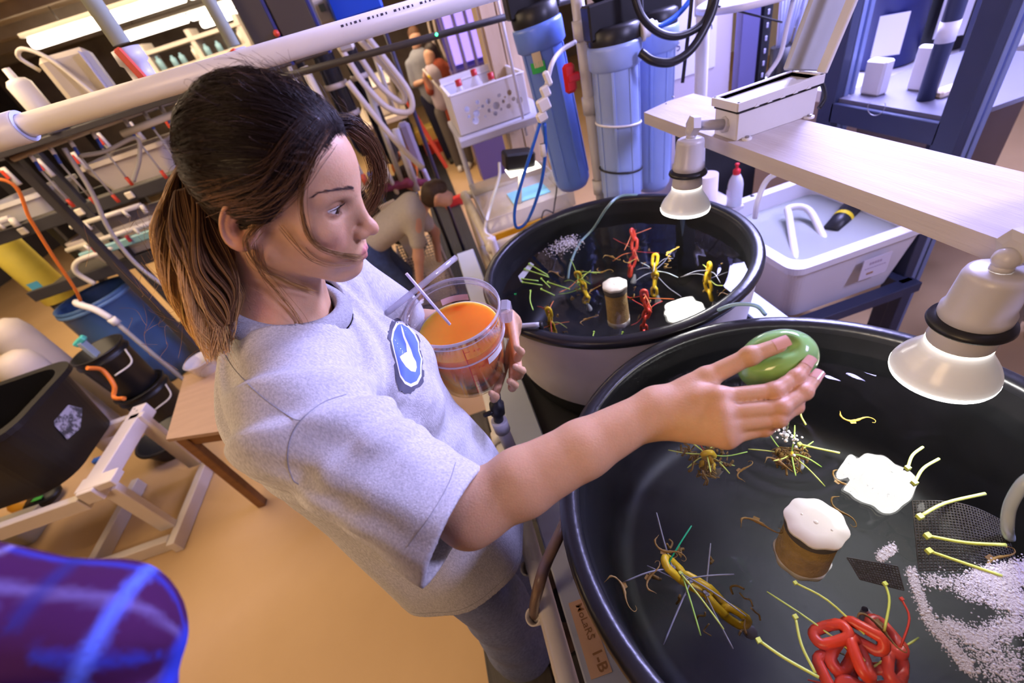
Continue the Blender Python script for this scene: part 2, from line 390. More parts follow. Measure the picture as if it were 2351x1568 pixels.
# ================================================================ bench, tanks and what is in them
RIM = 1.35; WAT = 1.297; TN = np.array([.399, .284]); TF = np.array([.413, 1.118]); TRAD = .414
white_pvc = mat('pvc_white', (.80, .77, .75), .35, noise=.06, nscale=12)
old_pvc = mat('pvc_cream', (.74, .68, .58), .45, noise=.2, nscale=9)
steelblue = mat('bench_paint', (.46, .52, .62), .35, noise=.08, nscale=8)
blackpl = mat('black_polyethylene', (.014, .014, .018), .30, spec=.6, noise=.4, nscale=14, bump=.12, bscale=90)
bench = thing('tank_bench', 'pale blue steel bench frame carrying both round tanks', 'bench', (.4, .6, .34))
for nm, a, b2, w, h in (('front_beam', (-.018, -.6, .968), (-.018, 2.2, .968), .096, .064), ('back_beam', (.88, -.6, .968), (.88, 1.62, .968), .096, .064)):
    m = MB(); m.beam(a, b2, w, h, bev=.004); m.build(nm, steelblue, bench)
for y in (-.5, .70, 1.58):
    m = MB(); m.beam((.03, y, .960), (.83, y, .960), .07, .05, bev=.003); m.build('cross_beam', steelblue, bench)
m = MB(); m.box((.43, .62, .962), (.80, 2.3, .025)); m.build('bench_deck', mat('deck_black', (.008, .008, .010), .6), bench)
for x in (-.018, .88):
    for y in (-.55, .70, 1.57):
        m = MB(); m.box((x, y, .468), (.07, .07, .936), bev=.003); m.build('leg', steelblue, bench)
def tank(name, label, c, wallmat, spill=None):
    t = thing(name, label, 'tank', (c[0], c[1], .976))
    C0 = (c[0], c[1], 0)
    m = MB(); m.lathe([(.405, 1.325), (.412, 1.330), (.414, 1.340), (.411, 1.348), (.404, 1.352), (.392, 1.3525), (.384, 1.350), (.380, 1.343), (.379, 1.330)], C0, n=96); m.build('rim', blackpl, t)
    m = MB(); m.lathe([(.379, 1.334), (.374, 1.300), (.362, 1.20), (.350, 1.09), (.335, 1.045), (.30, 1.03), (.001, 1.03)], C0, n=96); m.build('inner_wall', mat('tank_liner', (.008, .008, .010), .48, spec=.35, noise=.5, nscale=18, bump=.1, bscale=60), t)
    m = MB(); m.lathe([(.405, 1.328), (.402, 1.30), (.388, 1.16), (.376, 1.075), (.372, 1.06)], C0, n=96); m.build('outer_wall', wallmat, t)
    m = MB(); m.lathe([(.372, 1.062), (.360, .99), (.350, .978), (.001, .977)], C0, n=96); m.build('base', blackpl, t)
    return t
cream = mat('tank_outside_cream', (.66, .60, .56), .45, noise=.18, nscale=7, bump=.15, bscale=40)
tank('round_tank', 'nearest round black tank the woman reaches over', TN, blackpl)
tank('round_tank', 'far round tank with cream outside and black rim by the filters', TF, cream)
def water(name, label, c, r, ripples):
    m = MB(); n = 96; vs = [(c[0], c[1], WAT)]; fs = []; rr = np.linspace(.01, r, 46)
    for i, q in enumerate(rr):
        for k in range(n):
            a = 2 * PI * k / n; x = c[0] + q * math.cos(a); y = c[1] + q * math.sin(a); z = WAT
            for (rx, ry, am, wl, fall) in ripples:
                dd = math.hypot(x - rx, y - ry); z += am * math.cos(dd / wl * 2 * PI) * math.exp(-dd / fall)
            vs.append((x, y, z))
    fs += [(0, 1 + k, 1 + (k + 1) % n) for k in range(n)]
    for i in range(len(rr) - 1):
        for k in range(n): a = 1 + i * n; fs.append((a + k, a + n + k, a + n + (k + 1) % n, a + (k + 1) % n))
    m.add(vs, fs, True); o = m.build(name, clear('water_surface', (.93, .96, .97), rough=.0, ior=1.33)); tag(o, label, 'water'); o['kind'] = 'stuff'; return o
sp = atz(1800, 1005, WAT)
water('tank_water', 'dark rippling water in the nearest tank', TN, .374, [(sp[0], sp[1], .0011, .030, .11), (.55, .12, .0004, .07, .5), (.2, .1, .0003, .05, .4)])
water('tank_water', 'dark still water in the far cream-sided tank', TF, .374, [(.50, 1.05, .0003, .045, .3)])
# --- sponge filters: foam cylinder with white caps
def sponge(label, c, r, zt, h, tilt=(0, 0)):
    t = thing('sponge_filter', label, 'filter', (c[0], c[1], zt - h)); ax = np.array([tilt[0], tilt[1], 1.]); ax /= np.linalg.norm(ax); B = np.array([c[0], c[1], zt - h])
    oct_ = [(r * 1.06 / math.cos(((i + .5) % 1 - .5) * 0) * math.cos(2 * PI * i / 8 + .3), r * 1.06 * math.sin(2 * PI * i / 8 + .3)) for i in range(8)]
    _, u, w = perp(ax); foam = mat('sponge_tan', (.56, .36, .13), .95, noise=.35, nscale=60, bump=.7, bscale=260)
    m = MB(); m.lathe([(r * 1.02, h * .12), (r * 1.0, h * .3), (r * .97, h * .6), (r * .98, h * .86)], B, ax, 40); m.build('foam', foam, t)
    def cap(z0, z1, k0, k1, nm, mm):
        pr = MB(); vs = []; N = 48
        for (z, k) in ((z0, k0 * .98), (z0 + .001, k0), (z1 - .001, k1), (z1, k1 * .985), (z1 + .0004, k1 * .5), (z1 + .0004, .001)):
            for i in range(N):
                a = 2 * PI * i / N; s = 1 + .035 * math.cos(8 * a); vs.append(B + ax * z + r * k * s * (math.cos(a) * u + math.sin(a) * w))
        pr.add(vs, [(j * N + i, j * N + (i + 1) % N, (j + 1) * N + (i + 1) % N, (j + 1) * N + i) for j in range(5) for i in range(N)], True); return pr.build(nm, mm, t)
    cp = cap(h * .945, h, 1.07, 1.085, 'cap', mat('cap_white', (.80, .78, .76), .4, noise=.06, nscale=30)); cap(0, h * .13, 1.02, 1.06, 'base', mat('cap_cream', (.62, .57, .48), .5))
    for (du, dw, rr) in ((.0, .0, .09), (.45, .25, .05), (-.45, -.3, .045)):
        m = MB(); m.lathe([(rr * r, h + .0003), (rr * r * .9, h + .0008), (.0005, h + .0009)], B + r * (du * u + dw * w), ax, 14); m.build('cap_stud', MATS['cap_white'], cp)
    m = MB(); m.lathe([(r * 1.02, h * .82), (r * 1.05, h * .95)], B, ax, 40); m.build('band', mat('band_wet_shadow', (.10, .09, .085), .5), t)  # dark band puts the wet shadow below the cap into colour
c1 = atz(1868, 1205, 1.318); sponge('tan sponge filter with white octagonal cap in the nearest tank', (c1[0], c1[1]), .0385, 1.318, .118, (.05, .02))
c2 = atz(1411, 652, 1.318); sponge('tan sponge filter with white cap in the far cream-sided tank', (c2[0], c2[1]), .033, 1.318, .145, (.0, .0))
# --- chains with zip ties for the seahorses to hold
def link_ring(c, ax, nr, L, W, r):
    """one oval chain link centred at c, long axis ax, flat normal nr"""
    ax = np.array(ax) / np.linalg.norm(ax); nr = np.array(nr, float); nr = nr - ax * (nr @ ax); nr /= np.linalg.norm(nr); sd = np.cross(ax, nr); pts = []
    hl_, hw_ = L / 2 - W / 2, W / 2 - r
    for k in range(16):
        a = 2 * PI * k / 16; s = math.sin(a); pts.append(np.array(c) + ax * (hl_ * np.sign(s) * (abs(s) > .05) + hw_ * s) + sd * hw_ * math.cos(a))
    m = MB(); m.tube(pts, r, 7, closed=True); return m
zm = {'green': mat('tie_green', (.40, .66, .10), .4), 'lime': mat('tie_lime', (.66, .78, .16), .4), 'grey': mat('tie_grey', (.26, .25, .27), .4), 'orange': mat('tie_orange', (.80, .20, .05), .4),
      'red': mat('tie_red', (.55, .05, .03), .45), 'emerald': mat('tie_emerald', (.01, .42, .16), .4), 'pale': mat('tie_pale', (.62, .70, .62), .4)}
def tie(parent, a, b2, colr, r=.0014, bend=.01, name='zip_tie', up=(0, 0, 1)):
    a = np.array(a, float); b2 = np.array(b2, float); mid = (a + b2) / 2 + np.array(up) * bend; m = MB(); P = smooth_path([a, mid, b2], 4); m.tube(P, [r] * (len(P) - 1) + [r * .7], 6)
    d = (P[1] - P[0]) / np.linalg.norm(P[1] - P[0]); m.box(a, (r * 3.4, r * 3.4, r * 3.4)); return m.build(name, zm[colr], parent)
def holdfast(label, pos, col, n, L, W, r, ties, dirn=(0, 0, -1), seed=0, weight=True, algae=6):
    rng = random.Random(seed); t = thing('chain_holdfast', label, 'chain', (pos[0], pos[1], pos[2] - n * L * .7)); d = np.array(dirn, float); d /= np.linalg.norm(d)
    cm = mat('chain_yellow', (.86, .56, .02), .38, noise=.3, nscale=50) if col == 'yellow' else mat('chain_red', (.80, .07, .03), .36, noise=.25, nscale=50); p = np.array(pos, float); nr = np.array([rng.uniform(-1, 1), rng.uniform(-1, 1), .2]) if d[2] < -.8 else np.array([.3, .2, 1.])
    for k in range(n):
        jt = 1.1 if n > 6 else .35; dd = d + np.array([rng.uniform(-jt, jt), rng.uniform(-jt, jt), rng.uniform(-.15, .15)]); dd /= np.linalg.norm(dd)
        if n > 6: an_ = k * 2.4; p = np.array(pos) + np.array([.042 * math.sqrt(k / n) * math.cos(an_) * 1.5, .040 * math.sqrt(k / n) * math.sin(an_), -.010 * (k % 3)]); nr = np.array([rng.uniform(-1, 1), rng.uniform(-1, 1), 1.]); dd = np.array([math.cos(an_ + 1.2), math.sin(an_ + 1.2), rng.uniform(-.3, .3)]); dd /= np.linalg.norm(dd)
        link_ring(p + dd * L * .35 * (n <= 6), dd, nr, L, W, r).build('chain_link', cm, t); p = p + dd * (L - 2.3 * r) * (.86 if n > 6 else .95); nr = np.cross(dd, nr) + .2 * np.array([rng.uniform(-1, 1) for _ in range(3)])
    for (dx, dy, dz, c, l) in ties:
        a = np.array(pos) + d * rng.uniform(.0, .5) * n * L * .7; v = np.array([dx, dy, dz]); v = v / np.linalg.norm(v) * l; tie(t, a, a + v, c, bend=rng.uniform(-.012, .012), r=.0013)
    if weight:
        w0 = p + np.array([.008, -.008, -.01]); m = MB(); m.lathe([(.004, .035), (.011, .006), (.010, 0), (.001, 0)], w0 - [0, 0, .02], (rng.uniform(-.5, .5), rng.uniform(-.5, .5), 1), 10); m.build('weight', mat('weight_grey', (.42, .42, .43), .5), t)
    for k in range(algae):
        q = np.array(pos) + d * rng.uniform(0, .8) * n * L * .7 + np.array([rng.uniform(-1, 1) * W * 1.4, rng.uniform(-1, 1) * W * 1.4, 0]); P = [q]
        for j in range(3): P.append(P[-1] + np.array([rng.uniform(-.01, .01), rng.uniform(-.01, .01), rng.uniform(-.012, .004)]))
        m = MB(); m.tube(smooth_path(P, 3), rng.uniform(.0008, .0024), 5); m.build('algae_tuft', mat('algae_brown', (.24, .135, .025), .8, noise=.4, nscale=120), t)
    return t
def wz(px, py, z=WAT - .006): return atz(px, py, z)
R_ = random.Random(11)
def rt(n, cols, l0, l1, flat=.25):
    o = []
    for k in range(n):
        a = 2 * PI * (k + R_.uniform(-.3, .3)) / n; o.append((math.cos(a), math.sin(a), R_.uniform(-flat, flat), R_.choice(cols), R_.uniform(l0, l1)))
    return o
holdfast('red chain nearest the far lamp in the far tank', wz(1450, 528), 'red', 5, .052, .030, .0058, rt(8, ['orange', 'orange', 'red'], .05, .10), seed=1)
holdfast('yellow chain with grey zip ties in the middle of the far tank', wz(1505, 585), 'yellow', 5, .046, .026, .0052, rt(8, ['grey', 'grey', 'pale'], .06, .12), seed=2)
holdfast('yellow chain under the lamp glow at the right of the far tank', wz(1630, 605), 'yellow', 4, .044, .026, .0052, rt(6, ['lime', 'grey', 'lime'], .05, .10), seed=3)
holdfast('red chain beside the white-capped sponge in the far tank', wz(1478, 668), 'red', 6, .046, .026, .0050, rt(7, ['red', 'orange', 'red'], .05, .10), seed=4)
holdfast('yellow chain with green zip ties at the left of the far tank', wz(1325, 625), 'yellow', 5, .042, .025, .0050, rt(9, ['green', 'lime', 'orange', 'green'], .06, .12), seed=5, algae=10)
holdfast('yellow chain close to the black inlet elbow of the far tank', wz(1258, 708), 'yellow', 5, .040, .025, .0050, rt(6, ['orange', 'red', 'lime'], .05, .08), seed=6, algae=14)
holdfast('yellow algae-covered chain below the woman\'s hand', wz(1622, 1040, WAT - .02), 'yellow', 5, .044, .028, .0062, rt(9, ['lime', 'green', 'red', 'lime'], .05, .085, .6), dirn=(.2, .3, -.6), seed=7, algae=60)
holdfast('yellow chain with one emerald zip tie at the left of the nearest tank', wz(1528, 1288, WAT - .012), 'yellow', 4, .058, .034, .0066, [(.9, .55, .1, 'emerald', .075), (-.2, -.9, .0, 'green', .085), (.2, -1, 0, 'lime', .090)] + rt(8, ['grey', 'grey', 'grey'], .07, .11, .15), dirn=(.35, -.45, -.30), seed=8, algae=16)
holdfast('red chain tangle with lime zip ties at the bottom edge', wz(1975, 1510, WAT - .004), 'red', 9, .056, .034, .0072, rt(12, ['lime', 'lime', 'red', 'green'], .08, .14, .3), dirn=(.15, -.35, -.25), seed=9, algae=26)
# ragged green tuft the water is squirted on
holdfast('tuft of green zip ties and algae under the falling water', wz(1818, 1040, WAT - .012), 'yellow', 1, .018, .012, .003, rt(8, ['lime', 'green', 'lime'], .035, .075, .3), seed=10, algae=70)
# loose zip ties: in the far tank and the near tank
def loose(label, group, pts, col, z=WAT + .001, r=.0015):
    P = [atz(*q, z) for q in pts]; m = MB(); S = smooth_path(P, 4); m.tube(S, r, 6); m.box(P[0], (r * 3, r * 3, r * 3)); o = m.build('loose_zip_tie', zm[col]); tag(o, label, 'zip tie', group)
g1 = 'green zip ties floating at the left of the far tank'
for k, q in enumerate([[(1215, 606), (1258, 632)], [(1205, 618), (1260, 636)], [(1198, 640), (1236, 645)], [(1200, 648), (1245, 655)], [(1243, 640), (1263, 660)], [(1243, 664), (1273, 678)], [(1218, 668), (1217, 690), (1224, 712)], [(1258, 648), (1308, 664)]]):
    loose('%s loose green zip tie counted down the left side of the far tank' % ORD[k], g1, q, 'green', r=.0018)
g2 = 'green stubs by the near edge of the far tank'
for k, q in enumerate([[(1364, 762), (1357, 788)], [(1430, 763), (1416, 790)]]): loose(('left', 'right')[k] + ' short green stub at the near inside edge of the far tank', g2, q, 'green')
loose('lime zip tie, top one standing over the black mesh', None, [(2112, 1186), (2170, 1155), (2262, 1133)], 'lime', r=.0024)
loose('lime zip tie, middle one lying across the black mesh', None, [(2130, 1230), (2220, 1246), (2310, 1251)], 'lime', r=.0024)
loose('lime zip tie, lowest one running from black mesh to foam', None, [(2133, 1265), (2200, 1288), (2300, 1322)], 'lime', r=.0022)
loose('lime zip tie poking up left of the lamp reflection', None, [(2084, 1074), (2095, 1045), (2119, 1026)], 'lime', r=.0022)
loose('lime zip tie poking up right of the lamp reflection', None, [(2100, 1108), (2120, 1075), (2156, 1053)], 'lime', r=.0022)
loose('long thin lime zip tie below the sponge filter', None, [(1826, 1338), (1900, 1378), (1985, 1456)], 'lime', r=.0015)
loose('kinked lime zip tie standing beside the black mesh scrap', None, [(2032, 1340), (2042, 1380), (2030, 1450)], 'lime', r=.0016)
loose('red thread curling above the red chain tangle', None, [(2070, 1375), (2088, 1420), (2068, 1485)], 'red', r=.0013)
loose('long lime zip tie reaching left from the red chains', None, [(1742, 1470), (1800, 1510), (1880, 1555)], 'lime', r=.0020)
loose('lime zip tie standing left of the red chains', None, [(1826, 1416), (1840, 1480), (1872, 1545)], 'lime', r=.0018)
loose('lime zip tie right of the falling water', None, [(1836, 1020), (1880, 1030), (1928, 1040)], 'lime', r=.0020)
loose('lime zip tie hanging below the woman\'s fingertips', None, [(1843, 920), (1838, 950), (1850, 975)], 'lime', r=.0018)
# --- seahorses
def seahorse(label, px, py, size, ang, flip=1, z=WAT - .008, colr='brown'):
    c = atz(px, py, z); pr = [(-.42, .40, .010), (-.30, .42, .018), (-.16, .46, .060), (-.04, .40, .055), (.04, .26, .055), (.06, .08, .085), (.03, -.10, .085), (-.03, -.26, .055), (-.07, -.42, .040), (-.06, -.58, .030), (.02, -.70, .022), (.12, -.66, .018), (.13, -.56, .014)]
    ca_, sa_ = math.cos(ang), math.sin(ang); P = [c + size * np.array([flip * x * ca_ - y * sa_, flip * x * sa_ + y * ca_, .05 * math.sin(i)]) for i, (x, y, _) in enumerate(pr)]; S = smooth_path(P, 3); rr = np.interp(np.linspace(0, 1, len(S)), np.linspace(0, 1, len(pr)), [q[2] for q in pr]) * size * .62
    rr = rr * (1 + .16 * np.sin(np.arange(len(S)) * 2.1)); t = thing('seahorse', label, 'seahorse', c); mm = mat('seahorse_brown', (.34, .185, .035), .6, noise=.4, nscale=200) if colr == 'brown' else mat('seahorse_yellow', (.72, .42, .04), .5, noise=.2, nscale=200)
    m = MB(); m.tube(S, list(rr), 7); m.build('body', mm, t)
    f0 = np.array(P[5]); m = MB(); d1 = P[6] - P[4]; o = np.cross(d1, [0, 0, 1.]); o /= np.linalg.norm(o) + 1e-9; o *= -flip; m.add([f0 + d1 * .3, f0 - d1 * .3, f0 - d1 * .25 + o * size * .14, f0 + d1 * .25 + o * size * .14, f0 + d1 * .3 + [0, 0, .0006], f0 - d1 * .3 + [0, 0, .0006], f0 - d1 * .25 + o * size * .14 + [0, 0, .0006], f0 + d1 * .25 + o * size * .14 + [0, 0, .0006]], [(0, 1, 2, 3), (7, 6, 5, 4), (0, 4, 5, 1), (1, 5, 6, 2), (2, 6, 7, 3), (3, 7, 4, 0)]); m.build('fin', mm, t)
SH = [('small seahorse alone left of the yellow chain in the nearest tank', 1428, 1352, .050, .1, 1), ('brown seahorse curled on top of the yellow chain with emerald tie', 1530, 1262, .045, .8, -1), ('brown seahorse hanging at the left side of that yellow chain', 1495, 1325, .042, 2.2, 1),
      ('thin dark seahorse between yellow cluster and white cap', 1740, 1200, .050, .7, 1), ('brown seahorse just right of the white sponge cap', 1928, 1170, .042, .1, -1), ('brown seahorse lying beside the black tube on the mesh', 2290, 1285, .046, 1.7, 1),
      ('yellow seahorse swimming near the far wall of the nearest tank', 1962, 962, .045, 1.1, -1), ('brown seahorse by the right end of the yellow cluster', 1705, 1080, .040, 1.9, 1), ('brown seahorse above the red chain tangle', 2018, 1440, .046, .2, 1), ('brown seahorse at the left of the red chain tangle', 1918, 1478, .040, 1.2, -1),
      ('seahorse under the stream of falling water', 1790, 1062, .042, .4, 1), ('seahorse clinging left of the lamp reflection', 1932, 1105, .040, .2, -1)]
for q in SH: seahorse(*q, colr='yellow' if 'yellow sea' in q[0] else 'brown')
SF = [('tiny seahorse between red and yellow chains in the far tank', 1404, 590, .050, .4, 1), ('tiny seahorse right of the left yellow chain in the far tank', 1385, 622, .045, 1.0, -1), ('tiny seahorse above the left yellow chain in the far tank', 1277, 628, .055, .3, 1), ('tiny seahorse beside the sponge filter in the far tank', 1362, 665, .045, 1.9, 1),
      ('yellow seahorse gripping a grey tie in the far tank', 1540, 578, .055, 1.9, 1), ('tiny seahorse left of the red chain in the far tank', 1446, 600, .040, 1.3, -1), ('tiny dark seahorse low on the far tank floor', 1348, 733, .050, 1.6, 1), ('tiny seahorse by the right yellow chain in the far tank', 1676, 680, .050, .2, 1), ('tiny yellow seahorse under the lamp reflection', 1563, 752, .040, 1.2, 1)]
for q in SF: seahorse(*q, colr='yellow' if 'yellow sea' in q[0] else 'brown')
# --- black mesh pieces
def mesh_net(label, quad, nu, nv, sag=.0):
    t = thing('mesh_net', label, 'netting', np.mean(quad, 0)); q = [np.array(p) for p in quad]; m = MB()
    def S(u, v): return (q[0] * (1 - u) + q[1] * u) * (1 - v) + (q[3] * (1 - u) + q[2] * u) * v + np.array([0, 0, sag * math.sin(PI * u)])
    for i in range(nu + 1): m.tube([S(i / nu, j / 10) for j in range(11)], .0011, 4, caps=False)
    for j in range(nv + 1): m.tube([S(i / 12, j / nv) for i in range(13)], .0011, 4, caps=False)
    o = m.build('strands', mat('mesh_black', (.035, .028, .022), .5), t); o['kind'] = 'stuff'
mesh_net('curved black plastic mesh panel under the lime ties', [atz(2095, 1150, WAT - .02), atz(2300, 1195, WAT - .02), atz(2351, 1340, WAT - .05), atz(2110, 1310, WAT - .05)], 30, 24, .02)
mesh_net('small black mesh scrap right of the sponge filter', [atz(1945, 1280, WAT - .015), atz(2060, 1300, WAT - .015), atz(2075, 1355, WAT - .03), atz(1975, 1330, WAT - .03)], 16, 9)
# --- foam on the water
def foam(label, blobs, n, seed, rmin=.0012, rmax=.0034):
    rng = random.Random(seed); m = MB(); k = 0; tries = 0; sph = MB(); sph.sphere((0, 0, 0), 1, 5, 3); sv = np.array(sph.v); sf = sph.f
    while k < n and tries < n * 6:
        tries += 1; b = rng.choice(blobs); (x0, y0), (x1, y1), w = b; t = rng.random(); px = x0 + (x1 - x0) * t + rng.gauss(0, w); py = y0 + (y1 - y0) * t + rng.gauss(0, w); p = atz(px, py, WAT)
        if math.hypot(*(p[:2] - (TN if py > 800 else TF))) > .368: continue
        r = rng.uniform(rmin, rmax) * (1.9 if rng.random() < .04 else 1); m.add(sv * [r, r, r * .55] + p + [0, 0, .0006], sf, True); k += 1
    o = m.build('foam', mat('foam_bubbles', (.46, .44, .49), .25, spec=.6)); tag(o, label, 'foam'); o['kind'] = 'stuff'
foam('white bubble foam spreading at the lower right of the nearest tank', [((2090, 1310), (2130, 1420), 6), ((2130, 1420), (2230, 1540), 8), ((2120, 1335), (2351, 1340), 9), ((2230, 1320), (2351, 1300), 9), ((2240, 1330), (2351, 1325), 10), ((2200, 1350), (2351, 1400), 10), ((2170, 1430), (2260, 1480), 8), ((2240, 1480), (2351, 1560), 26), ((2280, 1350), (2351, 1380), 10), ((2250, 1460), (2351, 1430), 14), ((2020, 1280), (2050, 1260), 6)], 14000, 3, .0005, .0014)
foam('patch of pale foam floating at the back left of the far tank', [((1262, 575), (1330, 558), 9), ((1285, 560), (1320, 552), 6)], 500, 4, .0015, .003)
# bubbles, splash and water jet at the squirted tuft
b0 = atd(1815, 950, .60); s0 = atz(1800, 1003, WAT)
m = MB(); P = smooth_path([b0, b0 * .6 + s0 * .4 + [0, 0, .03], s0], 6); m.tube(P, [.0016 + .0014 * abs(math.sin(i * 1.7)) for i in range(len(P))], 8); tag(m.build('water_stream', clear('water_jet', (.97, .98, 1.), rough=0, ior=1.33, opaque=.12)), 'thin stream of water falling from the squeezed green bulb', 'water')
rs = random.Random(5); m = MB()
for k in range(46):
    a = rs.uniform(0, 2 * PI); d = abs(rs.gauss(0, .016)); m.sphere(s0 + [d * math.cos(a), d * math.sin(a), .001 + rs.random() * .006], rs.uniform(.0012, .0034), 8, 6)
o = m.build('splash', mat('splash_white', (.86, .88, .92), .08, spec=.9)); tag(o, 'bright splash drops where the water stream lands', 'splash'); o['kind'] = 'stuff'
# sponge bits of silicone tape in the far tank
q = [atz(1190, 635, WAT - .004), atz(1218, 603, WAT - .004), atz(1226, 608, WAT - .004), atz(1196, 648, WAT - .004)]
m = MB(); m.add(q + [p + [0, 0, .002] for p in q], [(3, 2, 1, 0), (4, 5, 6, 7), (0, 1, 5, 4), (1, 2, 6, 5), (2, 3, 7, 6), (3, 0, 4, 7)]); tag(m.build('white_strip', mat('strip_grey', (.55, .54, .56), .5)), 'short pale plastic strip inside the left of the far tank', 'strip')
# air tubes
def hose(name, label, pts, r, m, cat='tube', n=10, parent=None):
    mb = MB(); mb.tube(smooth_path(pts, 8), r, n); o = mb.build(name, m, parent)
    if parent is None: tag(o, label, cat)
    return o
airblue = mat('air_tube_blue', (.30, .46, .55), .35)
hose('air_tube', 'pale blue air tube entering the far tank from the filters', [atd(1462, 447, 1.60), atd(1425, 450, 1.47), atd(1395, 475, 1.40), atz(1362, 525, WAT + .02), atz(1330, 560, WAT - .02), atz(1310, 605, WAT - .06), atz(1304, 640, WAT - .1)], .0042, airblue)
hose('air_tube', 'pale blue air tube bent over the right rim of the far tank', [atd(1625, 735, 1.16), atd(1650, 712, 1.13), atd(1690, 699, 1.12), atd(1735, 702, 1.12), atd(1757, 722, 1.15)], .0045, airblue)
hose('air_tube', 'thick pale tube curving into the nearest tank at the right edge', [atd(2375, 1090, .80), atd(2345, 1115, .80), atd(2318, 1165, .82), atd(2313, 1215, .86), atz(2318, 1235, WAT - .03)], .0062, mat('tube_pale', (.48, .58, .66), .25))
# inlet elbow on the far tank rim, clear hose and black valve below it
inl = thing('inlet_fitting', 'black elbow and grey barbs hooked over the far tank rim', 'fitting', atz(1190, 750, RIM))
m = MB(); m.tube(smooth_path([atz(1238, 745, RIM + .012), atz(1200, 748, RIM + .014), atz(1180, 752, RIM + .012)], 4), .0065, 10); m.build('barb', mat('barb_grey', (.42, .43, .46), .4), inl)
for (px, py) in ((1178, 752), (1240, 742)):
    m = MB(); a = atz(px, py, RIM + .013); m.tube([a + [0, 0, .004], a + [0, 0, -.03]], .0068, 10); m.build('elbow', mat('plastic_black', (.012, .012, .014), .4), inl)
clearh = clear('tube_clear', (.90, .90, .92), rough=.06, opaque=.28, ocol=(.75, .75, .8))
hose('clear_tube', 'clear hose dropping from the black elbow past the beaker', [atz(1176, 760, RIM - .01), atd(1165, 810, 1.06), atd(1148, 865, 1.07), atd(1137, 905, 1.08)], .0078, clearh)
vl = thing('drain_valve', 'black union valve on white pipe below the clear hose', 'valve', atd(1140, 960, 1.15))
V0, V1 = atd(1137, 905, 1.08), atd(1145, 965, 1.13)
m = MB(); dv = (V1 - V0); L = np.linalg.norm(dv); m.lathe([(.008, -.006), (.013, 0), (.013, L * .3), (.019, L * .34), (.019, L * .72), (.013, L * .75), (.013, L)], V0, dv / L, 18, cap0=True); m.build('valve_body', MATS['plastic_black'], vl)
m = MB(); mid = V0 + dv * .5; m.box(mid + [-.026, -.01, .0], (.026, .012, .012), bev=.003); m.build('valve_handle', MATS['plastic_black'], vl)
greyp = mat('pvc_grey_lilac', (.52, .50, .55), .4, noise=.1, nscale=10)
m = MB(); m.cyl(V1, V1 + [0, 0, -.04], .021, n=18); m.cyl(V1 + [0, 0, -.03], V1 + [0, -.0, -.30], .0175, n=18); m.build('pipe', greyp, vl)
# drain pipe rail in front of the bench, its rings and the brown hose
rail = thing('drain_rail', 'long white drain pipe running in front of the tank bench', 'pipe', (-.11, .5, .34)); xr = -.108
A, B2 = atx(1178, 1100, xr), atx(1332, 1600, xr)
m = MB(); m.cyl((xr, 1.35, .90), (xr, -.45, .90), .0245, n=24); m.build('pipe', white_pvc, rail)
for y in (-.1, .95):
    m = MB(); m.lathe([(.0255, -.03), (.031, -.03), (.031, .03), (.0255, .03)], (xr, y, .90), (0, 1, 0), 22); m.build('coupling', white_pvc, rail)
    m = MB(); m.cyl((xr, y, .875), (xr, y, .36), .018, n=16); m.build('standpipe', white_pvc, rail)
for (px, py) in ((1213, 1305), (1228, 1415)):
    c = atx(px, py, xr - .035); m = MB(); m.lathe([(.0165, -.045), (.0205, -.045), (.0205, .012), (.0165, .012), (.0165, -.045)], c, (-.35, -.25, .9), 22); m.cyl(c + [.0, 0, -.02], np.array([xr, c[1] + .01, .90]), .012, n=10); m.build('drain_cup', white_pvc, rail)
c = atx(1228, 1415, xr - .035)
hose('drain_hose', 'brown drain hose looping from the nearest tank into the drain cup', [atz(1300, 1185, 1.04), atd(1290, 1215, .98), atd(1255, 1290, .96), atd(1236, 1350, .97), c + [.002, .002, .02], c + [.004, .004, -.03]], .0115, mat('hose_brown', (.19, .125, .10), .35))
# bench label
lp = [np.array(p) for p in ((-.050, .372, 1.0), (-.008, .372, 1.0), (-.008, .232, 1.0), (-.052, .232, 1.0))]
lb = MB(); lb.add([p + [0, 0, .0003] for p in lp] + [p + [0, 0, .0009] for p in lp], [(0, 1, 2, 3), (7, 6, 5, 4), (0, 4, 5, 1), (1, 5, 6, 2), (2, 6, 7, 3), (3, 7, 4, 0)]); lo_ = lb.build('bench_label', mat('label_tan', (.70, .46, .28), .5)); tag(lo_, 'tan paper label reading MoLaRS 1-B on the pale blue bench', 'label')
ink = mat('label_ink', (.33, .17, .07), .6)
text_mesh('lettering', 'MoLaRS', (-.037, .364, 1.0011), (.06, -1, 0), (1, .06, 0), .0215, ink, lo_, .0002)
text_mesh('lettering', '1-B', (-.034, .276, 1.0011), (.06, -1, 0), (1, .06, 0), .0285, ink, lo_, .0006)
m = MB(); m.lathe([(.013, .0), (.013, .004), (.0005, .005)], (-.028, .205, 1.0), n=20); tag(m.build('hole_plug', MATS['plastic_black']), 'round black plug in the bench beam below the label', 'plug')
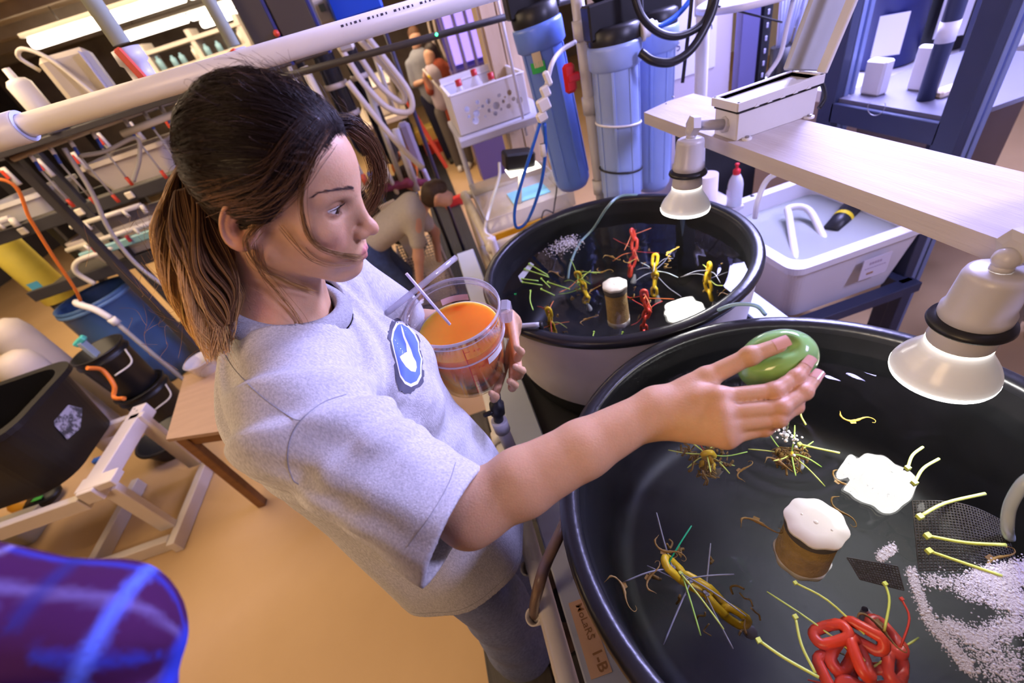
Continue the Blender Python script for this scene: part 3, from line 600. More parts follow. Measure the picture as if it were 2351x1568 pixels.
# ================================================================ the woman feeding the tanks
def rot3(az, pi, ro):
    ca, sa = np.cos(az), np.sin(az); cp, sp = np.cos(pi), np.sin(pi); cr, sr = np.cos(ro), np.sin(ro)
    return np.array([[ca, -sa, 0], [sa, ca, 0], [0, 0, 1]]) @ np.array([[cp, 0, sp], [0, 1, 0], [-sp, 0, cp]]) @ np.array([[1, 0, 0], [0, cr, -sr], [0, sr, cr]])
HC = np.array([-.201, .598, 1.909]); HM = rot3(-.289, .419, .021)
def hw(l): return HC + np.asarray(l, float) @ HM.T      # head-local -> world
def hl(p): return (p - HC) @ HM                         # world -> head-local
def mir(p): q = p.copy(); q[:, 1] = np.abs(q[:, 1]); return q
EYE = np.array([.0683, .0312, .0225]); ER = .0138
def head_local(q):
    m = mir(q)
    d = sd_ell(q, (-.010, 0, .046), (.096, .073, .086))
    d = smin(d, sd_ell(q, (.030, 0, .050), (.062, .060, .058)), .025)
    d = smin(d, sd_ell(q, (.036, 0, -.012), (.055, .0565, .078)), .025)
    d = smin(d, sd_cone(m, (.002, .052, -.034), (.066, .016, -.078), .017, .017), .022)
    d = smin(d, sd_ell(q, (.075, 0, -.079), (.0185, .020, .0165)), .014)
    d = smin(d, sd_ell(m, (.056, .040, -.006), (.026, .020, .020)), .016)          # cheekbone
    d = smin(d, sd_ell(m, (.062, .026, -.038), (.026, .022, .028)), .016)          # cheek
    d = smin(d, sd_cone(m, (.083, .008, .040), (.066, .044, .042), .007, .008), .012)   # brow ridge
    d = smax(d, -sd_ell(m, (.0925, .0385, .0228), (.0215, .0210, .0122)), .006)       # eye socket
    d = smin(d, sd_cone(q, (.083, 0, .031), (.1045, 0, -.008), .0072, .0082), .013)  # nose bridge
    d = smin(d, sd_ell(q, (.1085, 0, -.0140), (.0110, .0098, .0092)), .009)
    d = smin(d, sd_ell(m, (.0985, .0115, -.0185), (.0105, .0065, .0075)), .005)    # ala
    d = smax(d, -sd_ell(m, (.1045, .0062, -.0262), (.0058, .0032, .0045)), .003)   # nostril
    d = smin(d, sd_ell(q, (.080, 0, -.050), (.0195, .027, .022)), .014)            # mouth mound
    d = smin(d, sd_cone(m, (.0985, .0035, -.0475), (.0875, .0215, -.0515), .0042, .0022), .004)  # upper lip
    d = smin(d, sd_cone(m, (.0972, .0, -.0572), (.0880, .0190, -.0545), .0052, .0025), .005)     # lower lip
    d = smax(d, -sd_cone(m, (.1060, .0, -.0520), (.0905, .0250, -.0530), .0016, .0010), .002)    # mouth line
    d = smax(d, -sd_ell(q, (.1045, 0, -.0375), (.006, .0026, .006)), .005)         # philtrum
    # lids: a shell round the eyeball, open in a narrow almond
    e = m - EYE; r = np.linalg.norm(e, axis=1); lid = np.abs(r - (ER + .0006)) - .0011
    tl = .17 * e[:, 1]; up = .0037 - .27 * e[:, 1] ** 2 / .012 + tl; lo = -.0050 + .17 * e[:, 1] ** 2 / .012 + tl
    opening = np.maximum(e[:, 2] - up, lo - e[:, 2]); opening = np.maximum(opening, np.abs(e[:, 1] - .0005) - .0138); opening = np.maximum(opening, -e[:, 0])
    d = smax(d, -(r - ER - .0002), .0015)
    lid = np.maximum(lid, -e[:, 0] - .002); lid = smax(lid, -opening, .0012); d = smin(d, lid, .0035)
    # ear
    ax = np.array([[math.cos(.30), 0, math.sin(.30)], [0, 1, 0], [-math.sin(.30), 0, math.cos(.30)]])
    y2 = m - np.array([-.016, .0745, .006]); ang = .38; y3 = y2.copy(); y3[:, 1] = y2[:, 1] * math.cos(ang) + y2[:, 0] * math.sin(ang); y3[:, 0] = y2[:, 0] * math.cos(ang) - y2[:, 1] * math.sin(ang)
    y3 = y3 @ ax; rr = np.sqrt((y3[:, 0] / .62) ** 2 + (np.where(y3[:, 2] > 0, y3[:, 2] * .95, y3[:, 2] * .92)) ** 2)
    plate = np.maximum(rr - .030, np.abs(y3[:, 1]) - .0028)
    helix = np.sqrt((rr - .0285) ** 2 + (y3[:, 1] - .002) ** 2) - np.where((y3[:, 0] > .008) & (y3[:, 2] < .012), .0012, .0034)
    anti = np.sqrt((rr - .0185) ** 2 + (y3[:, 1] - .001) ** 2) - np.where(y3[:, 0] > .004, .0005, .0026)
    ear = smin(smin(plate, helix, .003), anti, .003)
    ear = smax(ear, -sd_ell(y3, (.004, .004, -.004), (.009, .006, .011)), .003)
    ear = smin(ear, sd_ell(y3, (.006, .001, -.027), (.0085, .0045, .0085)), .005)   # lobe
    ear = smin(ear, sd_ell(y3, (.0155, .002, -.004), (.0045, .004, .006)), .003)    # tragus
    return smin(d, ear, .004)
NECK0 = np.array([-.285, .603, 1.755])
SHR = np.array([-.268, .428, 1.700]); SHL = np.array([-.268, .778, 1.700])
ELR = np.array([-.103, .303, 1.578]); WRR = atd(1497, 945, .562)
def neck_sd(p):
    d = sd_cone(p, hw((-.022, 0, -.010)), NECK0 + [-.008, 0, .0], .0535, .056)
    d = smin(d, sd_cone(p, hw((-.045, 0, .0)), NECK0 + [-.03, 0, -.01], .043, .05), .02)
    for s in (-1, 1):
        d = smin(d, sd_cone(p, NECK0 + [-.02, 0, .0], np.array([-.28, .603 + s * .15, 1.700]), .040, .048), .05)      # trapezius
        d = smin(d, sd_cone(p, hw((-.012, s * .055, -.02)), NECK0 + [.040, s * .012, -.03], .010, .008), .016)     # neck tendon
    return smin(d, sd_ell(p, (-.300, .603, 1.60), (.070, .13, .12)), .04)
def head_sd(p): return smin(head_local(hl(p)), neck_sd(p), .016)
# right hand: joints from the picture, dorsal side towards the viewer
def J(*a): return np.array([atd(*q) for q in a])
FING = {'index': J((1652, 912, .545), (1778, 897, .560), (1828, 866, .577), (1853, 836, .588)),
        'middle': J((1656, 948, .540), (1793, 936, .555), (1846, 900, .573), (1871, 868, .587)),
        'ring': J((1660, 978, .541), (1786, 962, .556), (1826, 934, .574), (1840, 905, .592)),
        'pinky': J((1668, 1004, .546), (1756, 985, .560), (1792, 965, .575), (1808, 940, .590))}
FR = {'index': (.0098, .0088, .0078, .0066), 'middle': (.0100, .0090, .0080, .0067), 'ring': (.0096, .0084, .0074, .0063), 'pinky': (.0088, .0072, .0064, .0055)}
THUMB = J((1540, 915, .566), (1622, 868, .569), (1722, 817, .574), (1788, 793, .582)); TR = (.0150, .0125, .0100, .0085)
BULB = atd(1782, 828, .618); BULBR = .0405
def hand_sd(p):
    d = sd_chain(p, [ELR, ELR + (WRR - ELR) * .28, ELR + (WRR - ELR) * .62, WRR], (.0385, .0415, .035, .0262), .01)
    q = (p - WRR); ax = (WRR - ELR) / np.linalg.norm(WRR - ELR)
    d = smin(d, sd_cone(p, ELR, SHR + [.02, -.01, -.01], .040, .047), .02)
    d = smin(d, sd_cone(p, ELR + [-.008, -.004, -.012], ELR + [.01, 0, -.006], .028, .028), .02)
    palm = None
    for k, w0 in (('index', (1512, 925, .560)), ('middle', (1510, 942, .556)), ('ring', (1510, 958, .558)), ('pinky', (1512, 972, .562))):
        a = atd(*w0); b = FING[k][0]; e = sd_cone(p, a, b - (b - a) * .02, .0170, .0112); palm = e if palm is None else smin(palm, e, .012)
        e = sd_cone(p, a + ray(1600, 940) * .012, b + ray(1600, 940) * .012, .014, .011); palm = smin(palm, e, .014)
    palm = smin(palm, sd_chain(p, THUMB[:2], TR[:2]), .014)
    web = sd_cone(p, (THUMB[1] + THUMB[0]) / 2, FING['index'][0] - (FING['index'][0] - atd(1512, 925, .56)) * .25, .009, .009); palm = smin(palm, web, .015)
    d = smin(d, palm, .018)
    fd = None
    for k in FING:
        e = sd_chain(p, FING[k], FR[k], .005)
        for j in (1, 2): e = smin(e, np.linalg.norm(p - FING[k][j] + ray(1780, 930) * .0012, axis=1) - FR[k][j] * 1.06, .003)
        fd = e if fd is None else smin(fd, e, .0016)
        e = np.linalg.norm(p - FING[k][0] + ray(1660, 950) * .004, axis=1) - .0088; d = smin(d, e, .012)    # knuckle
    fd = smin(fd, smin(sd_chain(p, THUMB, TR, .006), np.linalg.norm(p - THUMB[2], axis=1) - .0112, .004), .0016)
    d = smin(d, fd, .006)
    return d
# left arm, reaching round to hold the beaker
BKC = np.array([-.040, .752, 1.44]); BKR = .088
ELL = np.array([-.215, .900, 1.50]); WRL = np.array([-.075, .905, 1.435])
LF = [J((1188, 822, .985), (1196, 808, .955), (1186, 797, .925)), J((1192, 862, .990), (1199, 851, .955), (1183, 842, .922)), J((1176, 890, .985), (1182, 884, .955), (1170, 875, .925)), J((1134, 915, .985), (1138, 911, .96), (1128, 903, .935))]
def larm_sd(p):
    d = sd_chain(p, [SHL, ELL, WRL], (.047, .039, .027), .01)
    pc = np.array([.035, .872, 1.405])
    d = smin(d, sd_cone(p, WRL, pc, .026, .024), .02); d = smin(d, sd_ell(p, pc, (.034, .016, .042)), .015)
    for k in range(4):
        c = LF[k]; e = sd_chain(p, [pc + np.array([.012, 0, .03 - .02 * k]), c[0], c[1], c[2]], (.012, .0095, .0088, .0075), .004); d = smin(d, e, .006)
    return d
def build_person():
    root = thing('person', 'woman in a grey t-shirt leaning over the black tank with a green bulb', 'person', (-.28, .6, .34))
    # --- body
    lo = np.array([-.36, .46, 1.70]); V1, Q1 = surface_net(head_sd, lo, (-.05, .73, 2.045), .0019)
    V2, Q2 = surface_net(hand_sd, (-.31, .22, 1.50), (.36, .50, 1.76), .0019)
    V3, Q3 = surface_net(larm_sd, (-.34, .60, 1.28), (.20, 1.02, 1.78), .004)
    q = hl(V1); m = mir(q); skin = np.array([.61, .36, .205]); C1 = np.tile(skin, (len(V1), 1))
    def blend(C, w, c): return C * (1 - w[:, None]) + np.array(c) * w[:, None]
    bl = np.exp(-((m[:, 0] - .072) ** 2 / .02 ** 2 + (m[:, 1] - .042) ** 2 / .02 ** 2 + (m[:, 2] + .018) ** 2 / .018 ** 2)); C1 = blend(C1, bl * .35, (.66, .25, .22))
    bl = np.exp(-((q[:, 0] - .112) ** 2 / .014 ** 2 + q[:, 1] ** 2 / .014 ** 2 + (q[:, 2] + .015) ** 2 / .012 ** 2)); C1 = blend(C1, bl * .3, (.62, .24, .19))
    lipd = np.minimum(sd_cone(m, (.0985, .0035, -.0475), (.0875, .0215, -.0515), .0048, .0026), sd_cone(m, (.0972, .0, -.0572), (.0880, .0190, -.0545), .0058, .0028))
    C1 = blend(C1, np.clip(1 - lipd / .0015, 0, 1) * .8, (.58, .20, .20))
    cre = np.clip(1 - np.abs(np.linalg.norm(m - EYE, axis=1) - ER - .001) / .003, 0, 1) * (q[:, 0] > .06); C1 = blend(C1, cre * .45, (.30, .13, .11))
    lash = np.clip(1 - np.abs(np.linalg.norm(m - EYE, axis=1) - ER) / .0011, 0, 1) * (q[:, 0] > .066) * (q[:, 2] > EYE[2] - .001); C1 = blend(C1, lash * .8, (.05, .03, .03))
    earm = np.exp(-((m[:, 0] + .016) ** 2 / .02 ** 2 + (m[:, 1] - .08) ** 2 / .012 ** 2)); C1 = blend(C1, earm * .5, (.62, .24, .17))
    for (a, b) in (((.035, -.064, -.030), .0011), ((.020, -.066, -.048), .0012), ((.053, -.058, -.056), .001), ((.072, -.040, .000), .0008)):
        C1 = blend(C1, np.clip(1.4 - np.linalg.norm(q - np.array(a), axis=1) / b / 1.6, 0, 1) * (np.linalg.norm(q - np.array(a), axis=1) < b * 2.2) * .6, (.25, .1, .06))
    C2 = np.tile(skin, (len(V2), 1)); 
    for k in FING:
        for j in (0, 1, 2):
            w = np.exp(-np.sum((V2 - FING[k][j]) ** 2, 1) / .011 ** 2); C2 = blend(C2, w * .4, (.60, .23, .18))
        t = FING[k][3] + (FING[k][3] - FING[k][2]) * .3; C2 = blend(C2, np.exp(-np.sum((V2 - t) ** 2, 1) / .012 ** 2) * .45, (.68, .30, .25))
    V = np.concatenate([V1, V2, V3]); Q = np.concatenate([Q1, Q2 + len(V1), Q3 + len(V1) + len(V2)])
    C = np.concatenate([C1, C2, np.tile(skin, (len(V3), 1))])
    skinm = mat('skin', rough=.48, spec=.35, sss=.25, attr='Col', noise=.08, nscale=90, bump=.12, bscale=420)
    link('body', np_mesh('body', V, Q, C), skinm, root)
    # --- eyes
    for s in (-1, 1):
        c = EYE * [1, s, 1]; gz = np.array([.94, -.06, -.24]); gz /= np.linalg.norm(gz); cw = hw(c[None])[0]; gw = HM @ gz
        e = MB(); e.sphere(cw, ER, 24, 16); eo = e.build('eyeball', mat('eye_white', (.82, .78, .78), .15, coat=.5), root)
        i = MB(); i.lathe([(.0001, ER + .0006), (.0026, ER + .0005), (.0050, ER - .0003), (.0064, ER - .0013)], cw, gw, 20); i.build('iris', mat('iris', (.045, .020, .012), .1, coat=1), eo)
        i = MB(); i.lathe([(.0001, ER + .0010), (.0022, ER + .0007)], cw, gw, 16); i.build('pupil', mat('pupil', (.003, .003, .003), .05, coat=1), eo)
    # --- brows and lashes
    rng = np.random.RandomState(3); hairm = mat('hair', rough=.42, spec=.22, attr='Col')
    for s in (-1, 1):
        S = []
        for k in range(170):
            u = rng.rand(); base = np.array([.094 - .026 * u - .008 * u * u, s * (.012 + .036 * u), .0425 + .0085 * math.sin(u * 2.2) - .0040 * u * u + rng.normal() * .0013 * (1 - u * .6)])
            dr = np.array([-.25 - .35 * u, s * (.55 + .4 * u), .50 - .70 * u + rng.normal() * .15]); dr /= np.linalg.norm(dr); L = .0062
            S.append(hw(np.array([base + dr * L * t for t in np.linspace(0, 1, 6)])))
        S = snap(head_sd, np.array(S).reshape(-1, 3), .0005, 3).reshape(-1, 6, 3)
        link('eyebrow', strands_mesh('eyebrow', S, np.tile(np.linspace(.00018, .00006, 6), (len(S), 1)), np.tile((.085, .055, .05), (len(S), 6, 1))), hairm, root)
        S = []
        for k in range(64):
            u = k / 63.; y = (u - .5) * .026; upz = .0037 - .27 * y * y / .012 + .17 * y; lowr = k % 5 == 0
            zz = (-.0050 + .17 * y * y / .012 + .17 * y) if lowr else upz
            xx = math.sqrt(max(1e-8, (ER + .0014) ** 2 - y * y - zz * zz)); b = EYE * [1, s, 1] + np.array([xx, s * y, zz])
            L = .0024 if lowr else .0062; dr = np.array([.8, s * (y / .012) * .75, -.75 if lowr else .05 + rng.normal() * .1]); cv = np.array([0, 0, -.0006 if lowr else .0034])
            S.append(hw(np.array([b + dr * L * t + cv * t * t for t in np.linspace(0, 1, 6)])))
        link('eyelashes', strands_mesh('eyelashes', S, np.tile(np.linspace(.00024, .00006, 6), (len(S), 1)), np.tile((.012, .008, .008), (len(S), 6, 1))), hairm, root)
    # --- finger nails
    nm = mat('nail', (.72, .42, .36), .22, coat=.6)
    for k, ch in list(FING.items()) + [('thumb', THUMB)]:
        t = ch[3]; ax = ch[3] - ch[2]; ax = ax / np.linalg.norm(ax); out = -ray(1850, 860); out = out - ax * (out @ ax); out /= np.linalg.norm(out)
        if k == 'thumb': out = np.array([.1, -.3, .9]); out = out - ax * (out @ ax); out /= np.linalg.norm(out)
        side = np.cross(ax, out); r = (TR if k == 'thumb' else FR[k])[3]; n = MB(); vs = []; fs = []
        for i in range(7):
            for j in range(7):
                a = (j / 6 - .5) * 1.9; l = (i / 6 - .35) * r * 1.9; tap = 1 - .25 * max(0, (i / 6 - .6)) 
                vs.append(t + ax * l + (r + .0005) * (side * math.sin(a * tap) + out * math.cos(a * tap)))
        for i in range(6):
            for j in range(6): fs.append((i * 7 + j, i * 7 + j + 1, (i + 1) * 7 + j + 1, (i + 1) * 7 + j))
        n.add(vs, fs, True); n.build('finger_nail', nm, root)
    return root
WOMAN = build_person()
# ---- hair
def build_hair(root):
    C = np.array([-.001, 0, .044]); RAD = np.array([.0935, .0755, .0885]); rng = np.random.RandomState(5)
    PHI = np.radians([0, 20, 40, 58, 75, 92, 115, 145, 180]); EL = np.radians([33, 30, 18, -2, -24, -34, -42, -50, -55])
    def elmin(ph): return np.interp(np.abs(ph), PHI, EL)
    def dirv(ph, el): return np.stack([np.cos(el) * np.cos(ph), np.cos(el) * np.sin(ph), np.sin(el)], -1)
    def shell(d, off): return C + d / np.linalg.norm(d / (RAD + np.asarray(off)[..., None]), axis=-1, keepdims=True)
    dark = np.array([.018, .010, .008]); brown = np.array([.16, .080, .037]); gold = np.array([.74, .43, .15])
    # scalp cap
    n, mm = 72, 20; ph = np.linspace(-PI, PI, n, endpoint=False); vs = []
    for i in range(mm):
        t = i / (mm - 1); el = elmin(ph) + .02 + (PI / 2 - elmin(ph) - .02) * t; vs.append(shell(dirv(ph, el), np.full(n, .001 + .006 * min(1, t * 4))))
    V = hw(np.concatenate(vs)); Q = np.array([(i * n + k, i * n + (k + 1) % n, (i + 1) * n + (k + 1) % n, (i + 1) * n + k) for i in range(mm - 1) for k in range(n)])
    hm = MATS['hair']; link('hair', np_mesh('hair', V, Q, np.tile(dark, (len(V), 1))), hm, root)
    B = np.array([-.110, -.004, .036]); T = 20; t = np.linspace(0, 1, T); S = []; CO = []; RR = []
    def add(P, c0, c1, r0=.00030, r1=.00026, ramp=2.4):
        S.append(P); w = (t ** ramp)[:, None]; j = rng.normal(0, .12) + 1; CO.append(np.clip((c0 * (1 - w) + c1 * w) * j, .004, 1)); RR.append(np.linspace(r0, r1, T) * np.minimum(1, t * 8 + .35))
    d1 = (B - C) / np.linalg.norm(B - C)
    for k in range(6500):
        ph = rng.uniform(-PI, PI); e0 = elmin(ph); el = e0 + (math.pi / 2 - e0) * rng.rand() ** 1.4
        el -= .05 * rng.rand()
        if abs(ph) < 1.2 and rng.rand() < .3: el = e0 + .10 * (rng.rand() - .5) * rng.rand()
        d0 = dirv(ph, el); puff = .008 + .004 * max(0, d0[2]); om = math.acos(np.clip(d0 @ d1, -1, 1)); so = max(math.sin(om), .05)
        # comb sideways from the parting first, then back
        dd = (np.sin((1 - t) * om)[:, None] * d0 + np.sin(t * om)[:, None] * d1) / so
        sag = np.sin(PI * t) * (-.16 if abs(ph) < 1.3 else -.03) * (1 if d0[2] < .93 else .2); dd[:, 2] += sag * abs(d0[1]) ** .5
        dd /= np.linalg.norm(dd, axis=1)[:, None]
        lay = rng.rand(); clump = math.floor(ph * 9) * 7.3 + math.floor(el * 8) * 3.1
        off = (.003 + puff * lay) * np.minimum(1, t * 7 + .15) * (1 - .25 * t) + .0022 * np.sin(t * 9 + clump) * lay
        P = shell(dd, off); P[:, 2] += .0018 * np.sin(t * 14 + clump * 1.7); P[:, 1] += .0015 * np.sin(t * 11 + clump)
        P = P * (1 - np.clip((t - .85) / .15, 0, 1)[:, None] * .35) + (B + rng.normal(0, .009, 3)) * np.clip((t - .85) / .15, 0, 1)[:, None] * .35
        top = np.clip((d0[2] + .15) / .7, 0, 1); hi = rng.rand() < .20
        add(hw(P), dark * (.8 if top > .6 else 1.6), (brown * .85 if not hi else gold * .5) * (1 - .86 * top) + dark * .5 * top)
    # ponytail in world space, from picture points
    path = [hw(B[None])[0], atd(408, 440, .675), atd(405, 510, .675), atd(425, 600, .672), atd(458, 690, .668), atd(482, 755, .664), atd(503, 822, .66)]
    PA = np.array(smooth_path(path, 8)); tt = np.linspace(0, 1, len(PA)); PT = np.stack([np.interp(t, tt, PA[:, i]) for i in range(3)], 1)
    PONY = PT.copy(); wid = np.interp(t, [0, .12, .35, .6, .85, 1], [.008, .022, .036, .036, .020, .005])
    ax1 = atd(500, 560, .66) - atd(380, 600, .66); ax1 /= np.linalg.norm(ax1); ax2 = ray(430, 600)
    for k in range(2300):
        a = rng.uniform(0, 2 * PI); r = rng.rand() ** .5; cl = math.floor(a * 3) + math.floor(r * 3) * 5
        u = math.cos(a) * r; v = math.sin(a) * r; sh = .9 if u > 0 else .55; pj_ = rng.normal(0, .45); curl = .012 * np.sin(t * 8.5 + cl * 1.3 + pj_) * np.minimum(1, t * 3)
        P = PT + (u * sh * wid + curl + .010 * np.sin(t * 3.3) * (u > 0))[:, None] * ax1 + (v * wid * .75 + .010 * np.cos(t * 7.5 + cl + pj_) * np.minimum(1, t * 3))[:, None] * ax2
        cut = rng.uniform(.62, 1.0); P = np.stack([np.interp(t * cut, t, P[:, i]) for i in range(3)], 1)
        g = rng.rand(); add(P, brown * 1.0, (gold * (1.0 + .5 * (g > .7)) if u < .35 or g > .6 else brown * 1.5), .00036, .00024, .8)
    # second lock falling behind the ear to the collar
    path = [hw((-.05, -.066, -.012)), atd(500, 560, .632), atd(540, 650, .640), atd(532, 730, .648), atd(490, 770, .655)]
    path = [hw((-.085, -.035, .02)), atd(455, 520, .645), atd(478, 610, .645), atd(515, 680, .648), atd(520, 745, .652)]
    PA = np.array(smooth_path(path, 8)); tt = np.linspace(0, 1, len(PA)); PT = np.stack([np.interp(t, tt, PA[:, i]) for i in range(3)], 1)
    wid = np.interp(t, [0, .2, .5, .8, 1], [.02, .028, .030, .022, .008])
    for k in range(1100):
        a = rng.uniform(0, 2 * PI); r = rng.rand() ** .5; u, v = math.cos(a) * r, math.sin(a) * r; cl = math.floor(a * 3)
        P = PT + (u * wid + .005 * np.sin(t * 8 + cl))[:, None] * ax1 + (v * wid * .6)[:, None] * ax2
        g = rng.rand(); add(P, brown * .9, brown * 1.2 if g < .7 else gold * .8, .00034, .00024, 1)
    # loose face-framing locks: (points, number of hairs, spread, colours)
    locks = [([(752, 300, .612), (726, 350, .592), (700, 410, .580), (692, 470, .578), (704, 530, .578), (730, 565, .580), (775, 583, .588), (828, 592, .606)], 30, .0028, brown * 1.1, gold * .5),
             ([(735, 295, .612), (700, 340, .590), (672, 395, .580), (640, 430, .582), (590, 462, .584), (540, 470, .592)], 110, .011, dark * 2, brown * 1.7),
             ([(700, 290, .605), (655, 340, .588), (610, 400, .582), (550, 425, .588), (490, 440, .600)], 130, .011, dark * 1.6, brown * 1.6),
             ([(690, 400, .584), (640, 460, .580), (590, 520, .580), (566, 560, .582), (590, 610, .588), (650, 645, .60), (715, 668, .62)], 26, .005, brown, gold * .8),
             ([(800, 285, .640), (842, 320, .655), (868, 370, .668), (873, 420, .678), (852, 465, .684), (840, 482, .69)], 160, .009, brown * .9, brown * 1.5),
             ([(770, 280, .63), (815, 285, .645), (850, 335, .665), (862, 400, .68), (846, 440, .69)], 120, .008, dark * 1.5, brown * 1.3),
             ([(585, 560, .586), (600, 620, .592), (640, 670, .603), (690, 740, .61), (688, 790, .60)], 12, .006, brown, gold * .8),
             ([(640, 520, .583), (700, 590, .584), (745, 610, .59), (800, 612, .60)], 7, .004, brown, gold * .7)]
    for pts, nn, sp, c0, c1 in locks:
        raw = np.array([atd(*q) for q in pts]); hit = trace(head_sd, [q[:2] for q in pts], .3, .8, .0045); ok = (np.abs(head_sd(hit) - .0045) < .012) & (pts[0][2] < .625); raw[ok] = hit[ok]
        PA = np.array(smooth_path(raw, 8)); tt = np.linspace(0, 1, len(PA)); PT = np.stack([np.interp(t, tt, PA[:, i]) for i in range(3)], 1)
        for k in range(nn):
            o = rng.normal(0, sp, 3); e = rng.normal(0, sp * .35, 3); o -= ray(700, 450) * max(0, o @ ray(700, 450)) * 1.2; P = PT + o * .6 + e[None] * (t ** 1.5)[:, None] + .0012 * np.sin(t[:, None] * 9 + rng.rand(3) * 6)
            add(P, c0, c1, .00036, .00022)
    for k in range(170):   # flyaways on the crown
        ph = rng.uniform(-2.5, 2.5); el = rng.uniform(.1, 1.4); d0 = dirv(ph, max(el, elmin(ph) + .1)); dr = d1 - d0 * (d1 @ d0); dr /= np.linalg.norm(dr)
        b = shell(d0[None], np.array([.016]))[0]; L = rng.uniform(.012, .036)
        P = b + dr * (t * L)[:, None] + d0 * (np.sin(t * PI * rng.uniform(.5, 1)) * rng.uniform(.002, .010))[:, None] + rng.normal(0, .006, 3) * (t ** 2)[:, None]
        add(hw(P), dark * 1.5, brown, .00022, .00012)
    for k in range(200):   # flyaways round the ponytail
        i = rng.randint(4, T - 3); b = PONY[i]; P = b + ax1 * rng.normal(0, .03) + np.outer(t, rng.normal(0, .02, 3)) + np.outer(np.sin(t * 5 + rng.rand() * 6), rng.normal(0, .005, 3)) - np.outer(t, [0, 0, .03])
        add(P, brown * 1.4, gold, .00022, .00012)
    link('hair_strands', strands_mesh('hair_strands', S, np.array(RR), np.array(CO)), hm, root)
build_hair(WOMAN)
# ---- t-shirt
TZ = np.array([.9, 1.10, 1.25, 1.40, 1.53, 1.62, 1.68, 1.73, 1.77, 1.80])
TT = np.array([(-.258, .600, .178, .198), (-.262, .600, .172, .195), (-.268, .600, .164, .190), (-.280, .600, .150, .182), (-.292, .600, .146, .182), (-.305, .600, .138, .178), (-.312, .600, .118, .165), (-.306, .600, .092, .132), (-.298, .600, .07, .085), (-.295, .600, .04, .05)])
UAX = np.array([.72, -.60, -.38]); UAX /= np.linalg.norm(UAX)
SLE = np.array([-.130, .296, 1.588])
def shirt_base(p):
    z = p[:, 2]; cx, cy, hx, hy = [np.interp(z, TZ, TT[:, i]) for i in range(4)]
    dx = (p[:, 0] - cx) / hx; dy = (p[:, 1] - cy) / hy
    d = ((np.abs(dx) ** 2.3 + np.abs(dy) ** 2.3) ** (1 / 2.3) - 1) * np.minimum(hx, hy)
    d = smax(d, z - 1.79, .03)
    for s, sh in ((-1, SHR), (1, SHL)):
        d = smin(d, sd_cone(p, NECK0 + [-.02, s * .03, -.035], sh + [-.008, 0, .0], .052, .064), .05)
    for (sx, sy, sz) in ((-.185, .545, 1.565), (-.185, .655, 1.565)): d = smin(d, sd_ell(p, (sx, sy, sz), (.052, .058, .062)), .05)
    slv = sd_cone(p, SHR + [-.004, .012, -.012], SLE, .072, .058); slv = smin(slv, sd_cone(p, SLE, SLE + UAX * .12, .058, .058), .01)
    slv = smin(slv, sd_cone(p, SHR + [.0, .0, -.02], SLE + [-.006, .0, -.006], .050, .040), .05)
    slv = smin(slv, sd_cone(p, SLE + [-.006, .0, -.006], SLE + [-.006, .0, -.006] + UAX * .12, .040, .040), .05)
    d = smin(d, slv, .035)
    sl = sd_cone(p, SHL, ELL + (ELL - SHL) * .2, .074, .068); return smin(d, sl, .035)
def shirt_sd(p):
    d = shirt_base(p); n1 = vnoise(p, 9, 1); n2 = vnoise(p, 22, 2)
    # folds radiating from the collar over the shoulder, drag lines to the sleeve, soft drape below
    rel = p - np.array([-.27, .52, 1.74]); rr = np.linalg.norm(rel, axis=1); w1 = np.exp(-((rr - .13) / .09) ** 2)
    f1 = np.sin(rr * 135 + n1 * 2.6) * w1 * .0058
    fold = p @ np.array([.55, .2, .81]); w2 = np.exp(-np.sum((p - np.array([-.20, .37, 1.62])) ** 2, 1) / .012); f2 = np.sin(fold * 120 + n2 * 2.2) * w2 * .0058
    ang = np.arctan2(p[:, 1] - .6, p[:, 0] + .27); w3 = np.clip((1.62 - p[:, 2]) / .35, 0, 1); f3 = (np.sin(ang * 5 + n1 * 1.5 + 1) * .0055 + np.sin(ang * 11 + n1 * 2.5) * .0022) * w3
    w4 = np.exp(-np.sum((p - np.array([-.22, .42, 1.60])) ** 2, 1) / .006); f4 = -np.exp(-((p @ np.array([.25, -.5, .83]) - 1.055 + n1 * .01) / .008) ** 2) * .009 * w4
    w5 = np.exp(-((p[:, 2] - 1.50) / .12) ** 2) * np.clip((p[:, 0] + .27) / .1, 0, 1); f5 = np.sin((p[:, 2] * .8 + p[:, 1] * .6) * 70 + n1 * 3) * .0022 * w5
    return d - (f1 + f2 + f3 + f4 + f5 + n2 * .0009)
def shirt_cut(p):
    d = shirt_sd(p); t = np.abs(d) - .0046
    t = smax(t, 1.07 + .012 * np.sin(p[:, 0] * 16 + p[:, 1] * 9) - p[:, 2], .002)
    rem = np.maximum(-((p - SLE - UAX * .012) @ UAX), sd_cone(p, SLE - UAX * .02, SLE + UAX * .14, .105, .105)); t = np.maximum(t, -rem)
    a2 = (ELL - SHL) / np.linalg.norm(ELL - SHL); rem = np.maximum(-((p - ELL + a2 * .01) @ a2), sd_cone(p, ELL - a2 * .05, ELL + a2 * .3, .13, .13)); t = np.maximum(t, -rem)
    return np.maximum(t, -neck_hole(p))
NAX = np.array([.48, 0, .877]); NAX /= np.linalg.norm(NAX); NC = NECK0 + [.004, 0, .018]
def neck_hole(p):
    r = p - NC; h = r @ NAX; q = r - h[:, None] * NAX; return np.maximum(np.sqrt((q[:, 0] / 1.04) ** 2 + (q[:, 1] / 1.0) ** 2) - .0790, -h - .028)
